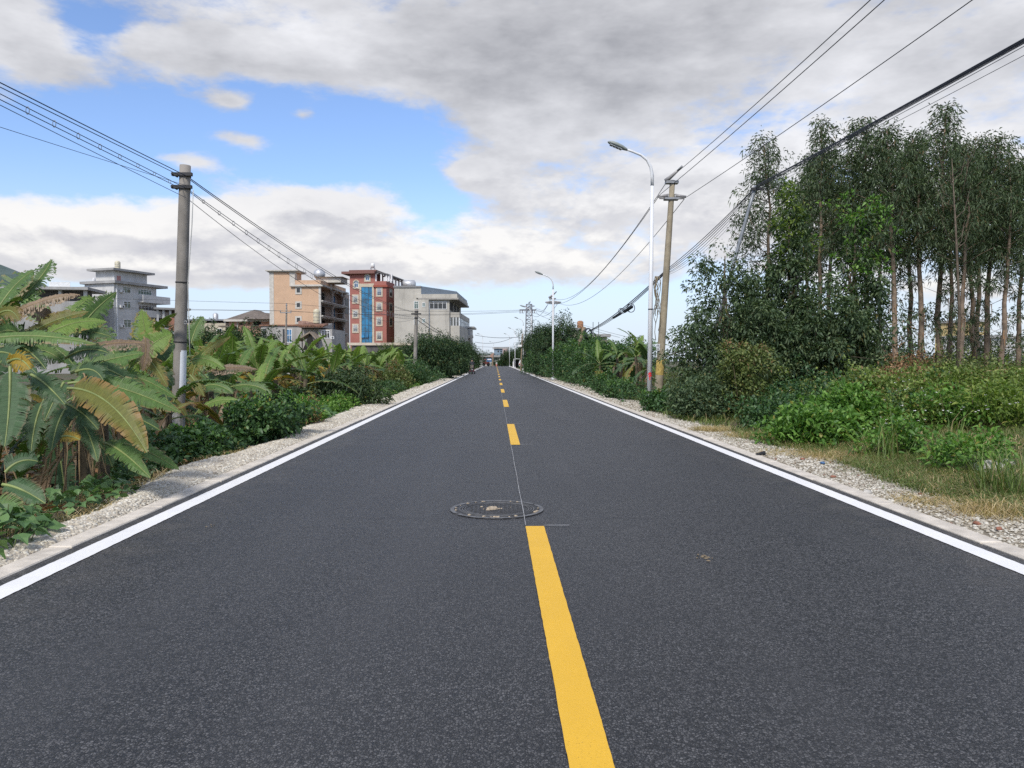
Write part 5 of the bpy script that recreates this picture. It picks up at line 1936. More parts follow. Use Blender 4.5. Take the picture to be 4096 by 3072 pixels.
def rider(label, loc, top_c, leg_c, rz=0.0):
    # seated figure facing +Y, hands forward on a handlebar
    P = [(0, 0, .62), (0, .03, .80), (0, .06, 1.02), (0, .08, 1.16), (0, .10, 1.27), (0, .11, 1.40),
         (-.17, .07, 1.12), (-.22, .22, .95), (-.20, .42, .93), (.17, .07, 1.12), (.22, .22, .95), (.20, .42, .93),
         (-.11, .03, .60), (-.15, .36, .58), (-.14, .40, .22), (-.14, .48, .17), (.11, .03, .60), (.15, .36, .58), (.14, .40, .22), (.14, .48, .17)]
    E = [(0, 1), (1, 2), (2, 3), (3, 4), (4, 5), (2, 6), (6, 7), (7, 8), (2, 9), (9, 10), (10, 11), (0, 12), (12, 13), (13, 14), (14, 15), (0, 16), (16, 17), (17, 18), (18, 19)]
    Rr = [.15, .145, .16, .075, .085, .085, .075, .05, .04, .075, .05, .04, .095, .07, .05, .045, .095, .07, .05, .045]
    me = person_mesh(P, E, Rr)
    e = thing('person', label, 'person', loc, rz)
    link('body', me, cloth_mat('clothes', top_c, leg_c, .70, 1.2), e)
    mb = MB(); mb.lathe([(.098, 0), (.112, .06), (.10, .13), (.06, .18), (.01, .20)], 12, (0, .095, 1.32)); mb.build('hair', plain('black_hair', (0.012, 0.011, 0.010), .6), e)
    mb = MB(); mb.lathe([(.01, -.012), (.02, 0), (.01, .012)], 6, (0, .215, 1.35)); mb.build('nose', SKIN, e)
    return e


p = gnd(1888, 1495.5, 0.0)
tri = thing('cargo_tricycle', 'dark three wheeled scooter riding away on the left lane', 'tricycle', (p.x, p.y, 0))
DK = plain('dark_scooter_body', (0.035, 0.02, 0.025), .45)
mb = MB(); mb.hull([(-.24, -.35, .22), (.24, -.35, .22), (.22, .2, .22), (-.22, .2, .22)], [(-.22, -.33, .62), (.22, -.33, .62), (.18, .2, .56), (-.18, .2, .56)]); mb.build('rear_box', DK, tri)
mb = MB(); mb.box(-.20, .20, .2, .85, .18, .25); mb.hull([(-.2, .85, .18), (.2, .85, .18), (.16, .95, .18), (-.16, .95, .18)], [(-.16, .92, .85), (.16, .92, .85), (.14, .98, .85), (-.14, .98, .85)]); mb.build('footboard', DK, tri)
for (x, yv) in ((-.28, -.2), (.28, -.2), (0, 1.05)):
    mb = MB(); mb.tube([(x - .05, yv, .17), (x + .05, yv, .17)], .17, 16); w = mb.build('wheel', RUB, tri)
    mb = MB(); mb.tube([(x - .055, yv, .17), (x + .055, yv, .17)], .09, 12); mb.build('rim', STEEL, w)
mb = MB(); mb.tube([(0, 1.03, .2), (0, .92, .95)], .03, 8); mb.tube([(-.28, .82, 1.0), (-.1, .9, .97), (.1, .9, .97), (.28, .82, 1.0)], .018, 6); mb.build('handlebar', STEEL, tri)
mb = MB(); mb.box(-.08, .08, -.37, -.352, .44, .49); mb.build('number_plate', WHITE_M, tri)
for x in (-.2, .2):
    mb = MB(); mb.box(x - .02, x + .02, -.37, -.352, .3, .34); mb.build('tail_lamp', REDP, tri)
mb = MB(); mb.box(-.17, .17, -.2, .25, .625, .68); mb.build('seat', RUB, tri)
r1 = rider('person in dark jacket sitting on the three wheeled scooter', (p.x, p.y + .1, .08), (0.03, 0.03, 0.04), (0.02, 0.02, 0.025))
bx_ = MB(); bx_.hull([(-.16, -.14, 0), (.16, -.14, 0), (.16, .14, 0), (-.16, .14, 0)], [(-.15, -.13, .28), (.15, -.13, .28), (.15, .13, .28), (-.15, .13, .28)])
o = bx_.build('cargo_bag', plain('grey_bag', (0.16, 0.12, 0.11), .8)); o.location = (p.x, p.y - .28, .625)
tag(o, 'dull grey bag tied behind the scooter rider', 'bag')

# small truck beyond the crest, red lower body and blue load cover
p = at(1946, 1462, 192)
tk = thing('small_truck', 'small red truck with blue load beyond the crest at left', 'truck', (p.x, 192, float(rz_(192))))
REDV = plain('faded_red_paint', (0.30, 0.09, 0.07), .6, .2)
mb = MB(); mb.hull([(-1.1, -.9, .45), (.75, -.9, .45), (.75, .9, .45), (-1.1, .9, .45)], [(-1.1, -.9, 1.05), (.75, -.9, 1.05), (.75, .9, 1.05), (-1.1, .9, 1.05)]); mb.build('body', REDV, tk)
mb = MB(); mb.hull([(-1.1, -.88, 1.05), (.0, -.88, 1.05), (.0, .88, 1.05), (-1.1, .88, 1.05)], [(-.95, -.8, 1.75), (-.1, -.8, 1.75), (-.1, .8, 1.75), (-.95, .8, 1.75)]); mb.build('cab', REDV, tk)
mb = MB(); mb.box(-.85, -.2, -.885, -.83, 1.12, 1.6); mb.build('window', G_GREY, tk)
mb = MB(); mb.hull([(.05, -1.0, 1.055), (1.3, -1.0, 1.055), (1.3, 1, 1.055), (.05, 1, 1.055)], [(.05, -.95, 1.9), (1.25, -.95, 1.95), (1.25, .95, 1.95), (.05, .95, 1.9)]); mb.build('load_cover', plain('blue_tarp', (0.08, 0.18, 0.36), .7, .2), tk)
for x in (-.7, .45):
    for yv in (-.85, .85):
        mb = MB(); mb.tube([(x, yv - .1, .4), (x, yv + .1, .4)], .4, 14); mb.build('wheel', RUB, tk)
p = at(1957, 1463, 189)
sc_ = thing('parked_scooter', 'scooter with white canopy in front of the small truck', 'scooter', (p.x, 189, float(rz_(189))))
mb = MB(); mb.hull([(-.2, -.6, .3), (.2, -.6, .3), (.15, .5, .3), (-.15, .5, .3)], [(-.16, -.6, .8), (.16, -.6, .8), (.1, .3, .6), (-.1, .3, .6)]); mb.build('body', DK, sc_)
for yv in (-.55, .65):
    mb = MB(); mb.tube([(-.06, yv, .25), (.06, yv, .25)], .25, 14); mb.build('wheel', RUB, sc_)
mb = MB(); mb.hull([(-.55, -.8, 1.55), (.55, -.8, 1.55), (.5, .9, 1.6), (-.5, .9, 1.6)], [(-.4, -.7, 1.75), (.4, -.7, 1.75), (.4, .8, 1.8), (-.4, .8, 1.8)]); mb.build('canopy', WHITE_M, sc_)
mb = MB(); mb.tube([(0, .55, .5), (0, .7, 1.6)], .03, 6); mb.tube([(0, -.5, .7), (0, -.6, 1.56)], .03, 6); mb.build('canopy_post', STEEL, sc_)
p = at(1986, 1464, 186)
bo = thing('traffic_bollard', 'pale red and white marker post on the centreline at the crest', 'bollard', (p.x, 186, float(rz_(186))))
mb = MB(); mb.lathe([(.22, 0), (.2, .1), (.19, .55)], 14); mb.build('post', plain('faded_red_plastic', (0.42, 0.17, 0.14), .6), bo)
mb = MB(); mb.lathe([(.20, .55), (.21, .62), (.20, .85), (.1, .92)], 14); mb.build('cap', plain('pale_cap', (0.5, 0.48, 0.45), .6), bo)

# roadside shelter on the right
p = at(2070, 1468, 150)
sh = thing('roadside_shelter', 'dark open shelter with pale curved roof at the right verge', 'shelter', (p.x + .2, 150, 0))
mb = MB()
for k in range(6):
    a0, a1 = k / 6, (k + 1) / 6
    f = lambda a: (-1.0 + 1.9 * a, 1.62 + .12 * math.sin(a * 2.4) - .25 * a * a)
    (x0, z0), (x1, z1) = f(a0), f(a1)
    mb.hull([(x0, -1.2, z0), (x1, -1.2, z1), (x1, 1.2, z1), (x0, 1.2, z0)], [(x0, -1.2, z0 + .08), (x1, -1.2, z1 + .08), (x1, 1.2, z1 + .08), (x0, 1.2, z0 + .08)])
mb.build('roof', WHITE_M, sh)
for x in (-.95, .8):
    for yv in (-1.1, 1.1):
        mb = MB(); mb.box(x - .05, x + .05, yv - .05, yv + .05, -.1, 1.62 if x < 0 else 1.45); mb.build('post', WHITE_M if yv < 0 else STEEL, sh)
mb = MB(); mb.box(-.9, .75, 1.0, 1.06, 0, 1.5); mb.box(.72, .78, -1.0, .99, 0, 1.4); mb.build('back_panel', DARKIN, sh)
p = at(2085, 1467, 146)
o = thing('parked_car', 'white and red car tail parked beside the shelter', 'car', (p.x + .35, 147, 0))
mb = MB(); mb.hull([(-.8, -1.8, .3), (.8, -1.8, .3), (.8, 2, .3), (-.8, 2, .3)], [(-.8, -1.8, .85), (.8, -1.8, .85), (.8, 2, .85), (-.8, 2, .85)])
mb.hull([(-.78, -1.6, .85), (.78, -1.6, .85), (.78, 1.2, .85), (-.78, 1.2, .85)], [(-.6, -1.1, 1.42), (.6, -1.1, 1.42), (.6, .5, 1.42), (-.6, .5, 1.42)]); mb.build('body', WHITE_M, o)
for x in (-.68, .68):
    mb = MB(); mb.box(x - .1, x + .1, -1.83, -1.8, .6, .82); mb.build('tail_lamp', REDP, o)
mb = MB(); mb.hull([(-.6, -1.6, .9), (.6, -1.6, .9), (.6, -1.5, .9), (-.6, -1.5, .9)], [(-.5, -1.2, 1.34), (.5, -1.2, 1.34), (.5, -1.1, 1.34), (-.5, -1.1, 1.34)]); mb.build('rear_window', G_DARK, o)
for x in (-.75, .75):
    for yv in (-1.2, 1.3):
        mb = MB(); mb.tube([(x - .08, yv, .3), (x + .08, yv, .3)], .3, 14); mb.build('wheel', RUB, o)
mb = MB(); mb.box(-.4, .4, -1.84, -1.801, .4, .55); mb.build('number_plate', plain('red_panel', (0.5, 0.08, 0.07), .6), o)
# stubby posts on the verge by the shelter
for (px, py, Y, lab) in ((2053, 1468, 150, 'short white post left of the shelter'),):
    p = at(px, py, Y)
    mb = MB(); mb.box(-.1, .1, -.1, .1, -.1, 1.05); mb.lathe([(.12, 1.05), (.1, 1.15)], 8); o = mb.build('marker_post', LAMP_W); o.location = (p.x, Y, 0); tag(o, lab, 'post')
# leaning pole with a box by the crest
Y = 198
b4 = at(1970, 1460, Y); b4.z = float(rz_(Y))
e, v = pole('leaning_post', 'tan leaning utility post with pinkish box at road end', b4, at(1973, 1412, Y), .2, .17, plain('tan_wooden_pole', (0.24, 0.185, 0.125), .9, .25, 6))
mb = MB(); c = v * .9; mb.hull([(c.x - .9, c.y - .2, c.z - .5), (c.x - .2, c.y - .2, c.z - .9), (c.x - .2, c.y + .2, c.z - .9), (c.x - .9, c.y + .2, c.z - .5)], [(c.x - .5, c.y - .2, c.z + .1), (c.x + .2, c.y - .2, c.z + .3), (c.x + .2, c.y + .2, c.z + .3), (c.x - .5, c.y + .2, c.z + .1)]); mb.build('box', plain('pinkish_box', (0.4, 0.25, 0.2), .8), e)
# ---------------------------------------------------------------- foliage builders
def unit(a):
    return a / np.maximum(np.linalg.norm(a, axis=-1, keepdims=True), 1e-9)


def leaf_cloud(P, D, L, W, fold=.25, droop=.15, N=None, quad=False):
    """many small leaves: base point, direction, length, width -> verts, tris (2 per leaf, or 4 curved ones)"""
    n = len(P)
    D = unit(D)
    if N is None:
        N = unit(np.stack([rng.normal(0, .55, n), rng.normal(0, .55, n), np.ones(n)], 1))
    Sd = unit(np.cross(D, N))
    U = np.cross(Sd, D)
    L = L[:, None]; W = W[:, None]
    tip = P + D * L - np.array([0, 0, 1.0]) * L * droop
    ml = P + D * L * .42 - Sd * W * .5 + U * W * fold
    mr = P + D * L * .42 + Sd * W * .5 + U * W * fold
    if not quad:
        V = np.stack([P, ml, tip, mr], 1).reshape(-1, 3)
        b = (np.arange(n) * 4)[:, None]
        T = np.concatenate([b + np.array([[0, 2, 1]]), b + np.array([[0, 3, 2]])])
        return V, T
    mid = P + D * L * .5 + U * W * .03
    l2 = P + D * L * .74 - Sd * W * .36 + U * W * fold * .6 - np.array([0, 0, 1.0]) * L * droop * .45
    r2 = P + D * L * .74 + Sd * W * .36 + U * W * fold * .6 - np.array([0, 0, 1.0]) * L * droop * .45
    ml = P + D * L * .30 - Sd * W * .5 + U * W * fold
    mr = P + D * L * .30 + Sd * W * .5 + U * W * fold
    V = np.stack([P, ml, l2, tip, r2, mr, mid], 1).reshape(-1, 3)
    b = (np.arange(n) * 7)[:, None]
    T = np.concatenate([b + np.array([q]) for q in ([6, 1, 0], [6, 2, 1], [6, 3, 2], [6, 4, 3], [6, 5, 4], [6, 0, 5])])
    return V, T


def merge(parts):
    Vs, Ts, o = [], [], 0
    for V, T in parts:
        Vs.append(V); Ts.append(T + o); o += len(V)
    return np.concatenate(Vs), np.concatenate(Ts)


# ---------------------------------------------------------------- banana plants
def banana_material(name, body, rib, edge, edgef, brownf, trans=.25):
    """u runs along the leaf, v from midrib (0) to margin (1): parallel side veins, dry margins, blotches"""
    m, t, b = new_mat(name)
    uvn = t.nodes.new('ShaderNodeUVMap')
    sx = t.nodes.new('ShaderNodeSeparateXYZ')
    t.links.new(uvn.outputs[0], sx.inputs[0])
    U, Vv = S(t, sx.outputs[0]), S(t, sx.outputs[1])
    oi = t.nodes.new('ShaderNodeObjectInfo')
    rnd = S(t, oi.outputs['Random'])
    g = t.nodes.new('ShaderNodeNewGeometry')
    isl = S(t, g.outputs['Random Per Island'])
    pos = S(t, g.outputs['Position'])
    cbu = t.nodes.new('ShaderNodeCombineXYZ')
    t.links.new(U.k, cbu.inputs[0])
    t.links.new((Vv * .02 + rnd * 7.0).k, cbu.inputs[1])
    vein = noise(t, S(t, cbu.outputs[0]), 70.0, 3, .7).smooth(.3, .7)
    lo = tuple(q * .72 for q in body)
    hi = tuple(min(1, q * 1.35) for q in body)
    c = mixc(t, rnd, lo, hi)
    c = mixc(t, isl * .45, c, tuple(q * 1.5 for q in body))
    c = mixc(t, vein * .55, c, tuple(q * .5 for q in body))
    n = noise(t, pos, 5.0, 5, .65)
    ed = (Vv + (n - .5) * .9 + (rnd - .5) * .25)
    c = mixc(t, ed.smooth(1.0 - edgef, 1.12) * .95, c, edge)
    if brownf:
        c = mixc(t, (n + (rnd - .5) * .3).smooth(.5, .72) * brownf, c, tuple(q * 1.0 for q in edge))
    c = mixc(t, Vv._m('LESS_THAN', .0), c, rib)
    t.links.new(c.k, b.inputs['Base Color'])
    b.inputs['Roughness'].default_value = .45
    b.inputs['Specular IOR Level'].default_value = .32
    bump(t, b, vein, .25, .004)
    tr = t.nodes.new('ShaderNodeBsdfTranslucent')
    t.links.new(mixc(t, 1.0, c, (1.2, 1.3, .55), 'MULTIPLY').k, tr.inputs['Color'])
    mx = t.nodes.new('ShaderNodeMixShader')
    mx.inputs[0].default_value = trans
    t.links.new(b.outputs[0], mx.inputs[1]); t.links.new(tr.outputs[0], mx.inputs[2])
    t.links.new(mx.outputs[0], t.nodes['Material Output'].inputs['Surface'])
    return m


BG = banana_material('banana_leaf_green', (0.100, 0.180, 0.048), (0.20, 0.26, 0.09), (0.26, 0.18, 0.09), .18, .10)
BL = banana_material('banana_leaf_light', (0.170, 0.270, 0.062), (0.26, 0.32, 0.11), (0.34, 0.25, 0.10), .16, .10, .35)
BD = banana_material('banana_leaf_dark', (0.056, 0.110, 0.045), (0.12, 0.17, 0.06), (0.16, 0.12, 0.06), .12, .05)
BYB = banana_material('banana_leaf_ageing', (0.155, 0.160, 0.035), (0.30, 0.27, 0.09), (0.27, 0.155, 0.055), .62, .35)
BY = banana_material('banana_leaf_yellow', (0.42, 0.29, 0.04), (0.42, 0.33, 0.10), (0.35, 0.19, 0.07), .25, .30, .35)
BB = banana_material('banana_leaf_dead', (0.205, 0.145, 0.095), (0.20, 0.15, 0.09), (0.34, 0.25, 0.165), .5, .5, .15)
RIB = plain('banana_midrib', (0.19, 0.23, 0.075), .5, .2, 8)
RIBD = plain('banana_dry_midrib', (0.24, 0.17, 0.09), .8, .25, 8)
BSTEM = plain('banana_stem_sheath', (0.075, 0.06, 0.038), .85, .5, 7, bmp=.8, bscale=25, stain=.5)
BK = banana_material('banana_leaf_dead_shaded', (0.105, 0.078, 0.052), (0.11, 0.085, 0.055), (0.21, 0.155, 0.10), .5, .5, .1)  # dead leaf colour darkened: shadow round the stems is put into it
BMAT = {'k': BK, 'g': BG, 'l': BL, 'd': BD, 'o': BYB, 'y': BY, 'b': BB}


def bez(p0, p1, p2, t):
    return p0 * (1 - t) ** 2 + p1 * (2 * t * (1 - t)) + p2 * t ** 2


def banana_leaf(p0, p1, p2, W, face, tear=.35, hang=.25, fold=.25, pet=.12, nst=30, seed=0, rib=.016, curl=0.0, jag=.5):
    """blade of parallel strips on a curved midrib; torn strips part and hang"""
    r = random.Random(seed)
    p0, p1, p2, face = Vector(p0), Vector(p1), Vector(p2), Vector(face).normalized()
    mb = MB()
    n = 16
    pts = [bez(p0, p1, p2, k / n) for k in range(n + 1)]
    mb.tube(pts, [rib * (1 - .85 * (k / n)) + .002 for k in range(n + 1)], 5, 1, cap=False)
    down = Vector((0, 0, -1))

    def wid(s):
        s = min(max(s, 0.0), 1.0)
        return W / 2 * (min(1, (s / .16)) ** .55) * (max(0.0, 1 - ((max(s - .38, 0)) / .62) ** 2.1)) ** .75 if s > .38 else W / 2 * (min(1, (s / .16 + .05)) ** .55)
    for side in (-1, 1):
        tearing = 0.0
        off_prev = 0.0
        grp = r.uniform(-.1, .1)
        for k in range(nst):
            s0, s1 = k / nst, (k + 1) / nst
            if r.random() < tear:
                grp = r.uniform(-.25, .35)
                gap = r.uniform(.02, jag)
                hg = hang * r.uniform(.4, 1.7)
                lenf = r.uniform(.72, 1.04)
            else:
                gap = 0.0
                hg = hang * .8 if k == 0 else hg
                lenf = 1.0 if k == 0 else lenf
            jt = r.uniform(-.16, .16)
            q = []
            for (s, e) in ((s0, 0), (s1, 1)):
                t = pet + (1 - pet) * s
                c = bez(p0, p1, p2, t)
                tg = (bez(p0, p1, p2, min(1, t + .02)) - bez(p0, p1, p2, max(0, t - .02))).normalized()
                sd_ = tg.cross(face)
                if sd_.length < .05:
                    sd_ = tg.cross(Vector((.3, .5, .8)))
                sd_.normalize()
                nrm = sd_.cross(tg).normalized()
                if nrm.dot(face) < 0:
                    nrm = -nrm
                w = wid(s) * lenf
                d1 = (sd_ * side + nrm * fold + tg * .10).normalized()
                d2 = (sd_ * side + nrm * (fold * .4 + grp + jt) + tg * .22 + down * (hg + curl)).normalized()
                d3 = (sd_ * side + nrm * (grp * 1.2 + jt * 1.5) + tg * .28 + down * (hg * 2.2 + curl * 2)).normalized()
                sh = tg * (gap * .5 * (W * .25) * (1 if e == 0 else -1))
                a = c
                b1 = a + d1 * w * .4
                b2 = b1 + d2 * w * .33 + sh * .5
                b3 = b2 + d3 * w * .27 * r.uniform(.9, 1.05) + sh
                q.append((a, b1, b2, b3))
            for j, (v0, v1) in enumerate(((0.0, .4), (.4, .73), (.73, 1.0))):
                P4 = [q[0][j], q[1][j], q[1][j + 1], q[0][j + 1]]
                uv = [(s0, v0 + .001), (s1, v0 + .001), (s1, v1), (s0, v1)]
                mb.poly(P4, 0, uv, smooth=False)
    return mb


def leaf_obj(mb, parent, kindc, name='leaf'):
    return mb.build(name, [BMAT[kindc], RIBD if kindc in 'bk' else RIB], parent)


def stem_parts(e, h, r, seed, lean=(0, 0), skirts=5):
    rr = random.Random(seed)
    mb = MB()
    n = 8
    mb.tube([(lean[0] * k / n, lean[1] * k / n, -.1 + (h + .1) * k / n) for k in range(n + 1)], [r * (1.15 - .55 * k / n) * rr.uniform(.94, 1.08) for k in range(n + 1)], 10)
    mb.build('pseudostem', BSTEM, e)
    return e


# --- plantation plants: a few leaf meshes shared by all copies
VARL = {}
for kc, cnt in (('g', 5), ('l', 4), ('d', 3), ('o', 3), ('y', 2), ('b', 4)):
    VARL[kc] = []
    for i in range(cnt):
        sd0 = hash((kc, i)) % 1000 if False else ord(kc) * 7 + i
        rr = random.Random(sd0)
        L = rr.uniform(1.4, 1.95)
        el0 = rr.uniform(50, 75) if kc in 'gl' else rr.uniform(30, 55)
        a = R(el0)
        if kc == 'b':
            p1 = Vector((.35 * L, 0, .12 * L)); p2 = Vector((.55 * L, 0, -.62 * L))
            mb = banana_leaf((0, 0, 0), p1, p2, .42, (.6, .2, .7), .75, 1.1, .1, .15, 20, sd0, .012, .4, .5)
        else:
            dr = rr.uniform(.25, .75) if kc in 'gd' else rr.uniform(.05, .45) if kc == 'l' else rr.uniform(.6, 1.0)
            p1 = Vector((math.cos(a), 0, math.sin(a))) * L * .55
            p2 = Vector((L * .95 * math.cos(R(el0 * (1 - dr))), 0, L * .9 * math.sin(R(el0 * (1 - dr) - 22 * dr))))
            mb = banana_leaf((0, 0, 0), p1, p2, rr.uniform(.34, .46), (-.5, 0, 1), rr.uniform(.3, .6), rr.uniform(.15, .6), .3, .14, 30, sd0, .014)
        me = mb.mesh('leaf')
        me.materials.append(BMAT[kc]); me.materials.append(RIBD if kc == 'b' else RIB)
        VARL[kc].append(me)
STEM_ME = []
for i in range(3):
    rr = random.Random(i)
    mb = MB(); mb.tube([(.02 * math.sin(k + i), .02 * math.cos(k), -.1 + 1.1 * k / 6) for k in range(7)], [.085 * (1.15 - .5 * k / 6) for k in range(7)], 9)
    me = mb.mesh('pseudostem'); me.materials.append(BSTEM); STEM_ME.append(me)


def banana_plant(x, y, h, label, group, seed, size=1.0, mix='gglgdlob', dead=2, cat='banana plant'):
    rr = random.Random(seed)
    z = gzf(x, y)
    e = thing('banana_plant', label, cat, (x, y, z), rr.uniform(0, 6.28), group)
    st = link('pseudostem', STEM_ME[seed % 3], None, e)
    st.scale = (size, size, h)
    az = rr.uniform(0, 6.28)
    for k, kc in enumerate(mix):
        o = link('leaf', rr.choice(VARL[kc]), None, e)
        az += 2.4 + rr.uniform(-.3, .3)
        o.location = (0, 0, h * (.99 - .03 * k))
        tilt = -.15 + .16 * k if kc != 'l' else -.35 + rr.uniform(-.2, .3)
        o.rotation_euler = (rr.uniform(-.35, .35), tilt + rr.uniform(-.15, .15), az)
        s_ = size * rr.uniform(.8, 1.12)
        o.scale = (s_, s_, s_)
    for k in range(dead):
        o = link('dead_leaf', rr.choice(VARL['b']), None, e)
        o.location = (0, 0, h * rr.uniform(.6, .95))
        o.rotation_euler = (rr.uniform(-.3, .3), rr.uniform(.5, 1.0), rr.uniform(0, 6.28))
        s_ = size * rr.uniform(.6, .9)
        o.scale = (s_, s_, s_)
    return e


